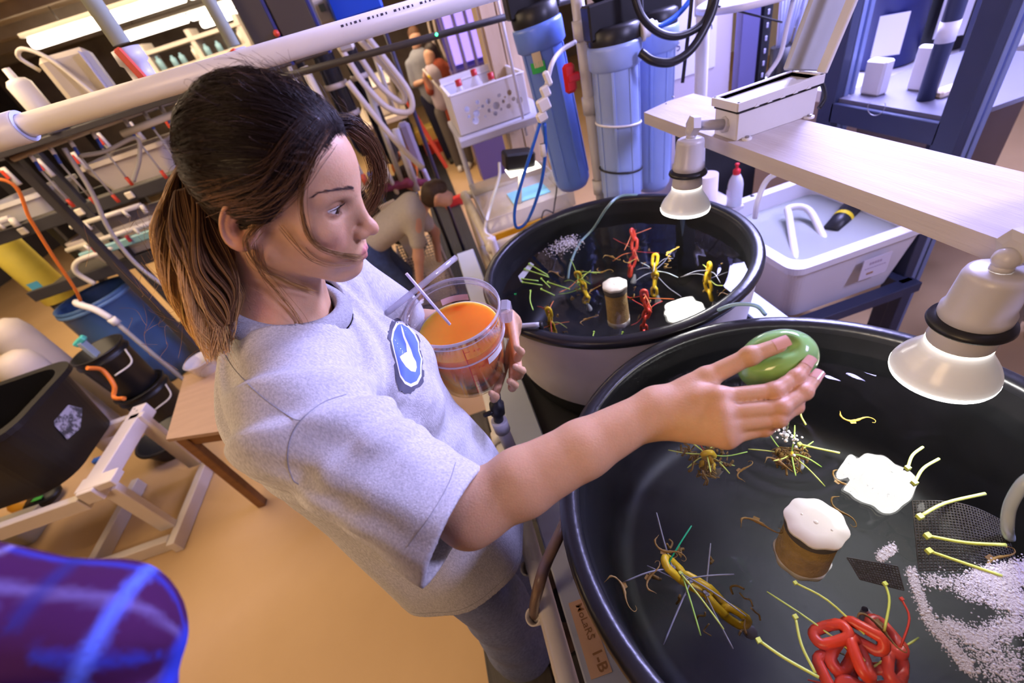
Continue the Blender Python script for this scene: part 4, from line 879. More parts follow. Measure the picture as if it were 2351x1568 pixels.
def build_shirt(root):
    heather = mat('heather_grey', (.60, .59, .61), .92, spec=.15, col2=(.38, .375, .395), nscale=430, ncontrast=1.2, stretch=(1, 1, .30), bump=.22, bscale=700)
    V, Q = surface_net(shirt_cut, (-.48, .19, 1.035), (.0, 1.02, 1.83), .0034, slack=1.6)
    so = link('t_shirt', np_mesh('t_shirt', V, Q), heather, root)
    # rib collar
    c = MB(); ex = np.cross([0, 1., 0], NAX); rows = []; rib = mat('rib_grey', (.47, .465, .49), .95, spec=.1, noise=.35, nscale=330, bump=.5, bscale=900)
    for r, hh in ((.0640, -.008), (.0650, .009), (.0680, .0125), (.0750, .0115), (.0830, .006), (.0890, -.001), (.0890, -.010)):
        rows += [NC + NAX * hh + r * (1.04 * math.cos(2 * PI * k / 72) * ex + math.sin(2 * PI * k / 72) * np.array([0, 1., 0])) for k in range(72)]
    c.add(rows, [(i * 72 + k, i * 72 + (k + 1) % 72, (i + 1) * 72 + (k + 1) % 72, (i + 1) * 72 + k) for i in range(6) for k in range(72)], True); c.build('collar', rib, so)
    # seams: armhole, shoulder, hem stitching
    sm = mat('seam_thread', (.27, .27, .30), .9)
    def seam(pxs, r=.0007, lift=.0050, nm='seam'):
        pw = trace(shirt_sd, [tuple(q) for q in smooth_path([np.array((*q, 0.)) for q in pxs], 8) for q in [q[:2]]], .3, 1.2, lift); m = MB(); m.tube(pw, r, 5); m.build(nm, sm, so)
    seam([(795, 905), (740, 925), (690, 965), (665, 1010), (660, 1060), (672, 1100), (685, 1112)], .0007, .0048)
    seam([(508, 800), (540, 850), (600, 910), (668, 958), (690, 965)], .0005)
    seam([(1046, 1062), (1030, 1110), (990, 1180), (950, 1235), (935, 1255)], .0004, .0050, 'hem_stitch')
    an = np.linspace(0, 2 * PI, 90, endpoint=False); ring = np.stack([-.262 + .172 * np.cos(an), .6 + .196 * np.sin(an), np.full(90, 1.095)], 1); ring[:, 2] += .012 * np.sin(ring[:, 0] * 16 + ring[:, 1] * 9)
    z0 = ring[:, 2].copy(); ring = snap(shirt_sd, ring, .0049, 5); ring[:, 2] = z0; ring = snap(shirt_sd, ring, .0049, 2); st = MB(); st.tube(ring, .0004, 5, closed=True); st.build('hem_stitch', sm, so)
    # chest print: dark ragged patch, white outline, blue oval, white tick
    def px(zx, zy): return (880 + zx * .2550, 560 + zy * .2551)
    def patch(name, poly, m, lift):
        bm = bmesh.new(); vs = [bm.verts.new((x, y, 0)) for x, y in poly]; f = bm.faces.new(vs); bmesh.ops.triangulate(bm, faces=[f])
        for _ in range(5):
            es = [e for e in bm.edges if e.calc_length() > 6]
            if not es: break
            bmesh.ops.subdivide_edges(bm, edges=es, cuts=1); bmesh.ops.triangulate(bm, faces=[f for f in bm.faces if len(f.verts) > 3])
        P = trace(shirt_sd, [(v.co.x, v.co.y) for v in bm.verts], .3, 1.2, .0050 + lift)
        for v, q in zip(bm.verts, P): v.co = tuple(q)
        for f in bm.faces: f.smooth = True
        me = bpy.data.meshes.new(name); bm.to_mesh(me); bm.free(); return link(name, me, m, so)
    out = [px(*q) for q in [(50, 860), (45, 790), (75, 690), (130, 668), (215, 715), (275, 790), (330, 850), (330, 950), (362, 1030), (352, 1110), (370, 1160), (355, 1260), (300, 1300), (250, 1340), (200, 1352), (150, 1320), (110, 1245), (125, 1215), (95, 1060), (70, 940)]]
    rng = np.random.RandomState(2); ragged = []
    for i, (x, y) in enumerate(out):
        x2, y2 = out[(i + 1) % len(out)]
        for k in range(4): ragged.append((x + (x2 - x) * k / 4 + rng.normal() * 1.2, y + (y2 - y) * k / 4 + rng.normal() * 1.2))
    patch('print_patch', ragged, mat('print_dark', (.085, .085, .12), .8), .0003)
    def shrink(pl, k):
        c = np.mean(pl, 0); return [tuple(c + (np.array(q) - c) * k) for q in pl]
    w = [px(*q) for q in [(70, 860), (85, 770), (120, 700), (170, 690), (230, 735), (285, 800), (322, 880), (325, 960), (352, 1040), (345, 1110), (345, 1190), (310, 1260), (250, 1288), (195, 1260), (150, 1195), (118, 1060), (90, 950)]]
    patch('print_ring', w, mat('print_white', (.80, .80, .86), .8), .0006); patch('print_oval', shrink(w, .90), mat('print_blue', (.10, .17, .72), .75), .0009)
    tick = [px(*q) for q in [(158, 728), (175, 760), (195, 830), (225, 895), (250, 950), (268, 1010), (295, 1060), (302, 1110), (290, 1152), (250, 1145), (205, 1105), (165, 1050), (146, 1012), (180, 1040), (215, 1062), (238, 1050), (232, 1010), (212, 965), (205, 900), (180, 840), (165, 780)]]
    patch('print_tick', tick, MATS['print_white'], .0012)
    # jeans and boots
    jm = mat('denim_light', (.22, .26, .44), .9, noise=.4, nscale=120, bump=.3, bscale=300)
    def jeans(p):
        d = sd_ell(p, (-.27, .60, 1.12), (.125, .145, .16))
        for y in (.50, .70): d = smin(d, sd_chain(p, [(-.262, y, 1.10), (-.245, y, .80), (-.262, y, .46)], (.088, .082, .100), .03), .03)
        return np.maximum(d + .004 * np.sin(p[:, 2] * 46 + p[:, 0] * 22) * np.clip(.95 - p[:, 2], 0, .3) / .3, .40 - p[:, 2])
    V, Q = surface_net(jeans, (-.42, .36, .395), (-.09, .84, 1.29), .008); link('jeans', np_mesh('jeans', V, Q), jm, root)
    bt = mat('boot_leather', (.13, .075, .045), .6, noise=.4, nscale=40)
    for y in (.50, .70):
        def boot(p, y=y): return np.maximum(smin(sd_ell(p, (-.20, y, .375), (.15, .052, .055)), sd_cone(p, (-.265, y, .40), (-.265, y, .52), .052, .055), .03), .352 - p[:, 2])
        V, Q = surface_net(boot, (-.36, y - .07, .345), (-.04, y + .07, .58), .007); b = link('boot', np_mesh('boot', V, Q), bt, root)
        s = MB(); s.prism([(-.12, -.045), (.0, -.05), (.11, -.045), (.15, -.02), (.15, .02), (.11, .045), (0, .05), (-.12, .045)], (-.20, y, .341), (1, 0, 0), (0, 1, 0), (0, 0, 1), .014); s.build('sole', mat('rubber_black', (.02, .02, .02), .7), b)
build_shirt(WOMAN)
# ================================================================ things in the woman's hands
def build_bulb():
    t = thing('rubber_bulb', 'glossy green rubber squeeze bulb dented by the woman\'s thumb', 'bulb', BULB)
    ax = atd(1862, 800, .615) - atd(1700, 872, .615); ax /= np.linalg.norm(ax); vw = ray(1782, 828); vw = vw - ax * (vw @ ax); vw /= np.linalg.norm(vw); w = np.cross(ax, vw); Rm = np.stack([ax, vw, w], 1)
    t0, t1 = THUMB[2], THUMB[3] + (THUMB[3] - THUMB[2]) * .25
    def sd(p):
        d = sd_ell(p, BULB, (.0455, .040, .0365), Rm); d = smax(d, -sd_cone(p, t0, t1, .0135, .0125), .010)
        for k in FING: d = smax(d, -sd_chain(p, FING[k][1:], FR[k][1:]), .003)
        return d
    V, Q = surface_net(sd, BULB - .055, BULB + .055, .0016); link('bulb', np_mesh('bulb', V, Q), mat('bulb_green', (.27, .53, .16), .18, coat=.7, sss=.15), t)
    nz = MB(); tip = BULB + vw * .045 - w * 0; a = BULB + vw * .034; b = atd(1815, 950, .66); nz.tube([a, (a + b) / 2, b], [.008, .0055, .003], 12); nz.build('nozzle', mat('nozzle_clear', (.62, .66, .62), .25), t)
build_bulb()
def build_beaker():
    ax = np.array([.06, -.16, 1.]); ax /= np.linalg.norm(ax); top = atd(1037, 712, .90); h = .205; r0, r1 = .084, .100
    B = top - ax * h; t = thing('clear_pail', 'clear round pail of orange food water held by the woman', 'pail', B)
    pl = clear('pail_clear', (.97, .97, .97), rough=.03, opaque=.03, ocol=(.9, .85, .85), ior=1.22)
    m = MB(); m.lathe([(r0 * .92, .0), (r0, .006), (r0 + (r1 - r0) * .62, h * .62), (r0 + (r1 - r0) * .64, h * .64), (r1 * .985, h * .66), (r1, h), (r1 - .0035, h), (r1 * .95, h * .665), (r0 * .96 + (r1 - r0) * .6, h * .62), (r0 - .003, .008), (.001, .006)], B, ax, 64); m.build('pail_wall', pl, t)
    for hh, rr, q in ((h, r1, .0032), (h * .655, r1 * .985, .0022), (.93 * h, r1 * .995, .0012)):
        d, u, w = perp(ax); m = MB(); m.tube([B + d * hh + rr * (math.cos(2 * PI * k / 64) * u + math.sin(2 * PI * k / 64) * w) for k in range(64)], q, 8, closed=True); m.build('rim_ring', clear('ring_clear', (.86, .84, .88), rough=.05, opaque=.30, ocol=(.85, .82, .85)), t)
    jc = mat('orange_broth', (.95, .30, .03), .25, spec=.25, col2=(.90, .26, .025), nscale=16, sss=1.0, sscale=.16)
    m = MB(); hl_ = h * .60
    rt_ = lambda z: r0 - .0045 + (r1 - r0) * min(1, z / (h)) * .95
    lv = .70 * h; prof = [(.001, .0075), (r0 - .006, .0095)] + [(rt_(z), z) for z in np.linspace(.02, lv, 6)]
    m.lathe(prof, B, ax, 64)
    d, u, w = perp(ax); vs = [B + d * lv]; N = 64
    for k in range(N): vs.append(B + d * lv + rt_(lv) * (math.cos(2 * PI * k / N) * u + math.sin(2 * PI * k / N) * w))
    m.add(vs, [(0, 1 + k, 1 + (k + 1) % N) for k in range(N)]); m.build('orange_liquid', jc, t)
    # spout tab, label, red measuring marks
    rgt = np.array([.93, -.30, .0]); rgt = rgt - ax * (rgt @ ax); rgt /= np.linalg.norm(rgt); tn = np.cross(ax, rgt)
    m = MB(); m.box(B + ax * (h - .016) + rgt * (r1 + .011), (.024, .040, .040), np.stack([rgt, tn, ax], 1), .006); m.build('handle_tab', MATS['ring_clear'], t)
    def band(a0, a1, z0, z1, nm, mm, off=.0012, n=12):
        m = MB(); vs = []
        for k in range(n + 1):
            a = a0 + (a1 - a0) * k / n; dr = math.cos(a) * fr + math.sin(a) * sr
            for z in (z0, z1): vs.append(B + ax * z + dr * (r0 + (r1 - r0) * z / h + off + (.002 if z > h * .62 else 0)))
        m.add(vs, [(2 * k, 2 * k + 2, 2 * k + 3, 2 * k + 1) for k in range(n)], True); return m.build(nm, mm, t)
    fr = np.array([.28, -.96, 0]); fr = fr - ax * (fr @ ax); fr /= np.linalg.norm(fr); sr = np.cross(ax, fr)
    lab = band(.18, .72, h * .50, h * .60, 'tape_label', mat('tape_white', (.82, .80, .82), .6))
    band(2.4, 3.1, h * .72, h * .80, 'tape_label', mat('tape_pink', (.75, .58, .60), .6), -.006)
    redm = mat('mark_red', (.62, .03, .04), .5)
    band(-.285, -.27, h * .12, h * .92, 'measure_line', redm, .0018, 2)
    for z in (.22, .34, .46, .58, .74, .86): band(-.28, -.16, h * z, h * z + .0012, 'measure_mark', redm, .0018, 3)
    for z, s in ((.86, '4 qt'), (.58, '3 qt'), (.34, '2 qt')):
        a = -.10; dr = math.cos(a) * fr + math.sin(a) * sr; tg = -math.sin(a) * fr + math.cos(a) * sr; text_mesh('measure_text', s, B + ax * (h * z - .003) + dr * (r0 + (r1 - r0) * z + .0055) - tg * .0, tg, ax, .009, redm, t)
    # straw and lid held above
    s0, s1 = atd(1033, 745, .86), atd(933, 628, .80); m = MB(); m.cyl(s0, s1, .0028, n=10); tag(m.build('stirring_straw', mat('straw_lilac', (.72, .66, .78), .3)), 'pale straw standing in the orange water', 'straw')
    lid = thing('clear_cover', 'clear flat lid tilted open behind the pail', 'lid', atd(965, 660, .93)); a, b = atd(888, 722, .90), atd(1044, 597, .96); dd = b - a; L = np.linalg.norm(dd); dd /= L; nrm = np.cross(dd, ray(965, 660)); nrm /= np.linalg.norm(nrm); bk = np.cross(nrm, dd)
    m = MB(); N = 48; c = (a + b) / 2 + bk * 0; rad = L / 2
    m.lathe([(.001, -.004), (rad * .96, -.004), (rad, -.002), (rad, .008), (rad * .965, .008), (rad * .955, -.001), (.001, -.0012)], c + (bk * (rad * .0)), nrm, N); m.build('lid_disc', MATS['ring_clear'], lid)
build_beaker()
# ================================================================ shelf, lamps and boxes over the tanks
SZ = 1.63; XF, XB = .680, .862
woodm = mat('shelf_wood', (.57, .53, .54), .7, col2=(.47, .42, .43), nscale=5, stretch=(7, .5, 7), bump=.25, bscale=40)
sh = thing('shelf_board', 'pale whitewashed plank shelf running above the tanks', 'shelf', (.77, .5, SZ - .034))
y1 = 1.405
m = MB(); m.prism([(XF, -.45), (XB, -.45), (XB, y1 + .02), (XF + .10, y1 + .03), (XF, y1)], (0, 0, SZ - .034), (1, 0, 0), (0, 1, 0), (0, 0, 1), .034); m.build('plank', woodm, sh)
for (px, py) in ((1545, 222), (1530, 238)):
    c = atz(px, py, SZ); m = MB(); m.lathe([(.0045, 0), (.004, .001), (.0003, .0014)], c, n=10); m.build('screw_head', mat('screw_steel', (.30, .28, .27), .4, .7), sh)
for y in (1.30, -.30):
    m = MB(); m.box((XF + .085, y, 1.285), (.05, .05, .62), bev=.003); m.build('shelf_post', mat('post_navy', (.035, .045, .085), .5), sh)
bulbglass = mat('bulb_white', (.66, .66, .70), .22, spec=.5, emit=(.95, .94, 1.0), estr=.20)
socketm = mat('socket_white', (.52, .51, .55), .32, noise=.05, nscale=20)
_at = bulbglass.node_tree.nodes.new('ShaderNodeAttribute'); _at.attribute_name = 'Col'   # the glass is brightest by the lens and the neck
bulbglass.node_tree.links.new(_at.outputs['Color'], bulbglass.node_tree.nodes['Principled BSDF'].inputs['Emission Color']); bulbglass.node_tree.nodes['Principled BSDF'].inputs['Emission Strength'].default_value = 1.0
def lamp(label, boxlabel, c, ax, conduit):
    ax = np.array(ax, float); ax /= np.linalg.norm(ax); c = np.array(c, float); t = thing('flood_lamp', label, 'lamp', c)
    pf_ = [(.0605, .0035), (.0622, .0070), (.063, .0105), (.0625, .015), (.0605, .021), (.0572, .028), (.0520, .036), (.0465, .0435), (.0420, .0505), (.039, .056), (.0372, .061), (.0365, .065)]; m = MB(); m.lathe(pf_, c, ax, 56)
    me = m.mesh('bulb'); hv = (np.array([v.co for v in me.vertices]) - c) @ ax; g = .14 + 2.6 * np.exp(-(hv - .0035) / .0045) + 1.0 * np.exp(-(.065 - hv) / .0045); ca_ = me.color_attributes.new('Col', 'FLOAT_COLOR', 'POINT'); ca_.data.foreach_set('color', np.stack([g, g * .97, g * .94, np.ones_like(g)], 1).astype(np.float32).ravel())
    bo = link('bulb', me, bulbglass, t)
    m = MB(); m.lathe([(.0005, -.010), (.02, -.0092), (.04, -.0060), (.053, -.001), (.0605, .0035)], c, ax, 48); m.build('lens', mat('lens_glow', (1, 1, 1), .3, emit=(1, .97, .93), estr=60), bo)
    m = MB(); m.lathe([(.0615, .0025), (.0628, .0060), (.0632, .0105)], c, ax, 48); m.build('lens_rim', mat('rim_glow', (1, 1, 1), .3, emit=(1, .96, .90), estr=9), bo)
    m = MB(); m.lathe([(.0366, .064), (.0372, .066), (.0368, .0685)], c, ax, 40); m.build('glow_ring', mat('ring_glow', (1, .9, .7), .3, emit=(1, .90, .68), estr=2.5), bo)
    m = MB(); m.lathe([(.0365, .068), (.0375, .072), (.036, .085), (.030, .100), (.026, .105)], c, ax, 40); m.build('collar', socketm, bo)
    m = MB(); m.lathe([(.030, .1025), (.0455, .098), (.0470, .101), (.0455, .106), (.034, .112), (.03, .112)], c, ax, 40); m.build('gasket', MATS['plastic_black'], t)
    m = MB(); m.lathe([(.0365, .110), (.0385, .114), (.0385, .124), (.0355, .128), (.0330, .175), (.0310, .182), (.026, .185), (.001, .186)], c, ax, 40); m.build('socket', socketm, t)
    m = MB(); top = c + ax * .185; m.tube([top, top + ax * .010], [.012, .011], 14); m.sphere(top + ax * .016, .014, 14, 10); m.build('swivel_ball', socketm, t)
    P = [np.array(q) for q in conduit]; d = P[1] - P[0]; d /= np.linalg.norm(d)
    m = MB(); m.lathe([(.012, 0), (.0235, .002), (.0235, .020), (.012, .022)], P[0] - d * .012, d, 6, smooth=False, cap0=True, cap1=True); m.build('swivel_nut', socketm, t)
    m = MB(); m.tube([P[0], P[1]], [.0105, .0125], 14); m.build('conduit', socketm, t)
    m = MB(); m.lathe([(.012, 0), (.019, .001), (.019, .014), (.012, .015)], P[1] - d * .010, d, 8, smooth=False, cap0=True, cap1=True); m.build('lock_nut', socketm, t)
boxm = mat('box_grey', (.66, .65, .66), .38, noise=.04, nscale=20); lidm = mat('box_lid_grey', (.42, .44, .48), .4, noise=.05, nscale=20)
def jbox(label, c, L, Wd, Hh, open_=True, lid=None):
    t = thing('junction_box', label, 'junction box', (c[0], c[1], SZ)); x0, x1, y0, y1_ = c[0] - L / 2, c[0] + L / 2, c[1] - Wd / 2, c[1] + Wd / 2; th = .004
    m = MB(); m.box((c[0], c[1], SZ + th), (L, Wd, th)); m.box((c[0], c[1], SZ + Hh * .88), (L - .006, Wd - .006, .003)); zc = SZ + Hh / 2  # second plate near the rim is added so the inside catches light
    m.box((c[0], y0, zc), (L, th, Hh), bev=.0015); m.box((c[0], y1_, zc), (L, th, Hh), bev=.0015); m.box((x0, c[1], zc), (th, Wd, Hh), bev=.0015); m.box((x1, c[1], zc), (th, Wd, Hh), bev=.0015); m.build('box_body', boxm, t)
    def ringbox(z, h, e, nm, mm):
        m = MB()
        m.box((c[0], y0 - e / 2, z), (L + 2 * e, e + th, h), bev=.001); m.box((c[0], y1_ + e / 2, z), (L + 2 * e, e + th, h), bev=.001); m.box((x0 - e / 2, c[1], z), (e + th, Wd + 2 * e, h), bev=.001); m.box((x1 + e / 2, c[1], z), (e + th, Wd + 2 * e, h), bev=.001); return m.build(nm, mm, t)
    ringbox(SZ + Hh * .74, .004, .0025, 'gasket', MATS['plastic_black']); ringbox(SZ + Hh * .90, Hh * .22, .007, 'flange', boxm)
    for k in range(5):
        m = MB(); x = x0 + L * (.2 + .16 * k); m.add([(x - .006, y0 - .010, SZ + Hh * .78), (x + .006, y0 - .010, SZ + Hh * .78), (x, y0 - .0095, SZ + Hh * .86), (x - .006, y0 - .007, SZ + Hh * .78), (x + .006, y0 - .007, SZ + Hh * .78), (x, y0 - .007, SZ + Hh * .86)], [(0, 1, 2), (5, 4, 3), (0, 3, 4, 1), (1, 4, 5, 2), (2, 5, 3, 0)]); m.build('clip_rib', boxm, t)
    for sx in (x0 + .02, x1 - .02):
        m = MB(); m.lathe([(.011, 0), (.011, .004), (.004, .0045)], (sx, y0 - .012, SZ), n=16, cap1=True); f = m.build('foot', boxm, t); s = MB(); s.lathe([(.005, .0045), (.005, .008), (.0005, .009)], (sx, y0 - .012, SZ), n=8, smooth=False); s.build('screw', MATS['screw_steel'], f)
    if lid:
        a, b, w_, th2 = lid; a = np.array(a); b = np.array(b); m = MB(); m.beam(a, b, .014, w_, up=(1, 0, 0), bev=.004); lo2 = m.build('lid', lidm, t)
        d = (b - a) / np.linalg.norm(b - a); sx = np.array([0, 1., 0]); nn = np.cross(d, sx); nn /= np.linalg.norm(nn)
        for s in (-1, 1): m = MB(); m.beam(a + sx * s * w_ / 2 - nn * .008, b + sx * s * w_ / 2 - nn * .008, .026, .010, up=(1, 0, 0), bev=.002); m.build('lid_edge', lidm if s > 0 else boxm, lo2)
    return t
LF_ = np.array([.593, 1.012, 1.468]); LN_ = np.array([.612, .330, 1.448])
bxf = atz(1765, 268, SZ)
jbox('open grey junction box on the shelf above the far lamp', (.795, 1.005), .20, .085, .085, True, lid=((.905, 1.03, SZ + .085), (1.00, 1.02, SZ + .40), .105, .01))
jbox('grey junction box at the right end of the shelf', (.795, .318), .17, .12, .085)
pf = LF_ + np.array([.06, .02, .98]) * .205
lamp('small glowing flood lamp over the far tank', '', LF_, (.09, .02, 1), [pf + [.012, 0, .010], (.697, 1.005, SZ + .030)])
pn = LN_ + np.array([.04, .0, 1.]) * .205
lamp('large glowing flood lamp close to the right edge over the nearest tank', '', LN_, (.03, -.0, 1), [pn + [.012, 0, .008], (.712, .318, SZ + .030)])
# dark cable arch behind the open box
hose('cable', 'short black cable behind the open junction box', [(.905, 1.0, SZ + .045), (.935, 1.0, SZ + .055), (.945, .99, SZ + .02), (.93, .985, SZ)], .005, MATS['plastic_black'], 'cable')
# ================================================================ filters behind the far tank
fb = mat('filter_blue', (.15, .27, .82), .35, noise=.12, nscale=6); fb2 = mat('filter_pale_blue', (.33, .44, .82), .32, noise=.08, nscale=6)
def filt(label, top, bot, r, m_, straps, tape=False):
    top = np.array(top, float); bot = np.array(bot, float); ax = top - bot; L = np.linalg.norm(ax); ax /= L; t = thing('filter_housing', label, 'water filter', bot, 'tall blue water filter housings')
    m = MB(); m.lathe([(r * .25, 0), (r * .75, .004), (r * .93, .03), (r * .95, .06), (r * .97, L * .80), (r * 1.0, L * .81)], bot, ax, 40); m.build('sump', m_, t)
    d, u, w = perp(ax)
    for k in range(8):
        a = 2 * PI * k / 8 + .25; dr = math.cos(a) * u + math.sin(a) * w; m = MB(); m.beam(bot + ax * .06 + dr * r * .955, bot + ax * L * .80 + dr * r * .98, .010, .006, up=dr, bev=.001); m.build('rib', m_, t)
    m = MB(); m.lathe([(r * 1.0, L * .80), (r * 1.14, L * .815), (r * 1.15, L * .90), (r * 1.13, L * .915), (r * 1.05, L * .92)], bot, ax, 40); m.build('ring_nut', m_, t)
    m = MB(); m.lathe([(r * 1.05, L * .915), (r * 1.07, L * .93), (r * 1.07, L * .985), (r * .9, L), (.001, L)], bot, ax, 40); cp = m.build('cap', MATS['plastic_black'], t)
    m = MB(); fx = np.cross(np.array([0., 0, 1]), np.array([0, -1., 0])); m.box(top + ax * .02, (r * 2.35, r * .9, .10), bev=.006); m.box(top + ax * .085, (r * 1.6, r * .35, .03), bev=.008); m.build('head_block', MATS['plastic_black'], t)
    for (z, mm) in straps:
        s = MB(); s.tube([bot + ax * z + r * 1.01 * (math.cos(2 * PI * k / 40) * u + math.sin(2 * PI * k / 40) * w) + ax * .012 * math.sin(2 * PI * k / 40) for k in range(40)], .0042, 6, closed=True); s.build('strap', mm, t)
    return t, ax, u, w
tw = mat('strap_white', (.85, .83, .86), .5); tb = MATS['plastic_black']
T1, B1 = aty(1221, 8, 1.90), aty(1318, 428, 1.90)
f1, *_ = filt('deep blue filter housing with green tape, left of the pair', T1, B1, .082, fb, [])
a1 = (T1 - B1) / np.linalg.norm(T1 - B1); tov = ORG - (T1 + B1) / 2; tov = tov - a1 * (tov @ a1); tov /= np.linalg.norm(tov); sid = np.cross(a1, tov)
for (px, py, wd, hh, mm, nm) in ((1231, 126, .40, .085, mat('tape_kraft', (.62, .52, .38), .7), 'paper_tag'), (1236, 157, .66, .036, mat('tape_green', (.03, .42, .10), .6), 'green_tape')):
    q0 = aty(px, py, 1.815); zc_ = (q0 - B1) @ a1; off = math.asin(np.clip(((q0 - B1) @ sid) / .085, -1, 1)); m = MB(); vs = []
    for k in range(9):
        a = off + (k / 8 - .5) * wd
        for z in (-hh / 2, hh / 2): vs.append(B1 + a1 * (zc_ + z) + .0875 * (math.cos(a) * tov + math.sin(a) * sid))
    m.add(vs, [(2 * k, 2 * k + 2, 2 * k + 3, 2 * k + 1) for k in range(8)], True); m.build(nm, mm, f1)
T2, B2_ = aty(1407, 54, 1.66), aty(1430, 470, 1.66)
filt('pale blue ribbed filter housing with two straps beside the shelf', T2, B2_, .081, fb2, [(.33, tw), (.16, tb)])
T3, B3 = aty(1500, 20, 1.88), aty(1497, 432, 1.88)
filt('pale blue filter housing half hidden behind the strapped one', T3, B3, .083, fb2, [])
# white fitting with blue tube on the strapped filter head
ft = thing('hose_fitting', 'white stacked-nut fitting on the black filter head', 'fitting', aty(1475, 72, 1.62)); a = aty(1468, 74, 1.62); 
m = MB(); m.lathe([(.030, 0), (.032, .010), (.024, .014), (.026, .03), (.020, .034), (.021, .048), (.013, .052), (.010, .062)], a, (1, -.05, .12), 20, cap0=True, cap1=True); m.build('nut', white_pvc, ft)
blu = mat('tube_blue', (.02, .12, .60), .3); blk = mat('cable_black', (.012, .012, .016), .4)
hose('blue_tube', 'bright blue tube leaving the white fitting upward', [a + [.05, 0, .008], aty(1520, 58, 1.62), aty(1560, 30, 1.64), aty(1600, -20, 1.66)], .0085, blu)
hose('black_hose', 'upper thick black hose hanging in a loop beside the filters', [aty(1450, -30, 1.58), aty(1475, 40, 1.56), aty(1520, 78, 1.54), aty(1570, 80, 1.53), aty(1620, 45, 1.54), aty(1640, -30, 1.55)], .0115, blk, 'hose')
hose('black_hose', 'lower thick black hose hanging in a loop beside the filters', [aty(1470, 120, 1.56), aty(1500, 140, 1.53), aty(1545, 142, 1.51), aty(1590, 110, 1.51), aty(1630, 40, 1.53), aty(1650, -30, 1.55)], .0135, blk, 'hose')
hose('cable', 'thin straight black cable hanging to the shelf end', [aty(1590, -20, 1.60), aty(1582, 60, 1.60), aty(1575, 120, 1.60), aty(1567, 190, 1.60)], .0062, blk, 'cable')
# upright pipe between the filters with a red valve
up = thing('supply_pipe', 'upright grey-white pipe with red valve between the blue filters', 'pipe', aty(1380, 450, 1.74)); a, b = aty(1312, -40, 1.74), aty(1392, 500, 1.74)
a[0] = b[0] = (a[0] + b[0]) / 2; a[2] = 2.2; b[2] = .98
m = MB(); m.cyl(a, b, .0225, n=18); m.build('pipe', mat('pvc_dull', (.58, .56, .57), .4, noise=.15, nscale=9), up)
for z in (1.86, 1.62, 1.30): m = MB(); m.lathe([(.024, -.03), (.029, -.03), (.029, .03), (.024, .03)], (a[0], a[1], z), n=18); m.build('coupling', MATS['pvc_dull'], up)
for (px, py) in ((1330, 52), (1378, 415)):
    c = aty(px, py, 1.735); m = MB(); m.lathe([(.0245, -.008), (.028, -.008), (.028, .008), (.0245, .008)], (a[0], a[1], c[2]), n=18); m.build('clamp', mat('band_grey', (.30, .28, .27), .5), up)
c = aty(1308, 180, 1.71); m = MB(); m.box(c, (.045, .022, .095), bev=.010); m.box(c + [.012, 0, 0], (.05, .03, .03), bev=.006); m.build('red_handle', mat('valve_red', (.62, .015, .02), .35), up)
# airline with white quick connectors and two blue loops
al = thing('tube_connector', 'white push-fit connector stack holding two blue tubes', 'connector', aty(1250, 250, 1.55))
for (px, py, w, h, d) in ((1257, 180, .020, .045, .02), (1252, 210, .030, .035, .022), (1248, 240, .042, .040, .028), (1244, 268, .036, .03, .026)):
    m = MB(); m.box(aty(px, py, 1.55), (w, d, h), np.array([[.97, 0, .24], [0, 1, 0], [-.24, 0, .97]]).T, .005); m.build('connector_body', white_pvc, al)
hose('air_tube', 'milky tube arching from the supply pipe to the connector', [aty(1320, 97, 1.70), aty(1290, 115, 1.62), aty(1268, 145, 1.56), aty(1255, 195, 1.55)], .0075, mat('tube_milky', (.72, .70, .76), .35))
hose('blue_tube', 'long blue tube hanging in a loop in front of the white cart', [aty(1240, 280, 1.55), aty(1222, 340, 1.56), aty(1200, 410, 1.58), aty(1182, 480, 1.60), aty(1186, 522, 1.60), aty(1212, 505, 1.60), aty(1240, 430, 1.58), aty(1252, 350, 1.56), aty(1250, 282, 1.55)], .0062, blu)
m = MB(); c = aty(1247, 345, 1.56); m.lathe([(.008, -.022), (.011, -.02), (.011, .02), (.008, .022)], c, (.1, 0, 1), 14); tag(m.build('tube_coupler', white_pvc), 'white coupler with red ring on the blue loop', 'coupler')
# ================================================================ right background
navy = mat('rack_navy', (.040, .050, .105), .45, noise=.12, nscale=10); navy_l = mat('rack_blue', (.20, .25, .46), .4)
rk = thing('steel_rack', 'dark navy steel strut rack standing behind the shelf', 'rack', (1.92, 1.6, 0)); XR = 1.90
for (y, w) in ((1.365, .09), (1.95, .09)):
    m = MB(); m.box((XR, y, 1.25), (.045, w, 2.5), bev=.003); m.build('post', navy, rk)
    m = MB(); m.box((XR + .036, y - w / 2 + .008, 1.25), (.022, .016, 2.5), bev=.002); m.box((XR + .070, y - w / 2 + .008, 1.25), (.022, .016, 2.5), bev=.002); m.build('post_flange', navy_l, rk)
    m = MB(); m.box((XR + .75, y, 1.25), (.045, w, 2.5), bev=.003); m.build('post', navy, rk)
zc = atx(2060, 285, XR)[2]
for z, nm in ((zc, 'cross_bar'), (.55, 'cross_bar')):
    m = MB(); m.box((XR, 1.66, z), (.045, .52, .085), bev=.003); m.build(nm, navy, rk)
    m = MB(); m.box((XR + .37, 1.95, z), (.70, .045, .07), bev=.003); m.build(nm, navy, rk)
m = MB(); m.box((XR + .37, 1.66, zc + .05), (.74, .60, .018)); m.build('rack_shelf', mat('shelf_slate', (.16, .155, .20), .5), rk)
m = MB(); m.cyl((2.02, 1.60, zc + .06), (2.02, 1.60, 2.4), .03, n=18); m.build('round_post', navy, rk)
m = MB(); m.lathe([(.0305, -.035), (.0312, -.035), (.0312, .035), (.0305, .035)], (2.02, 1.60, zc + .30), n=18); m.build('paper_band', MATS['tape_white'], rk)
dz = zc + .06
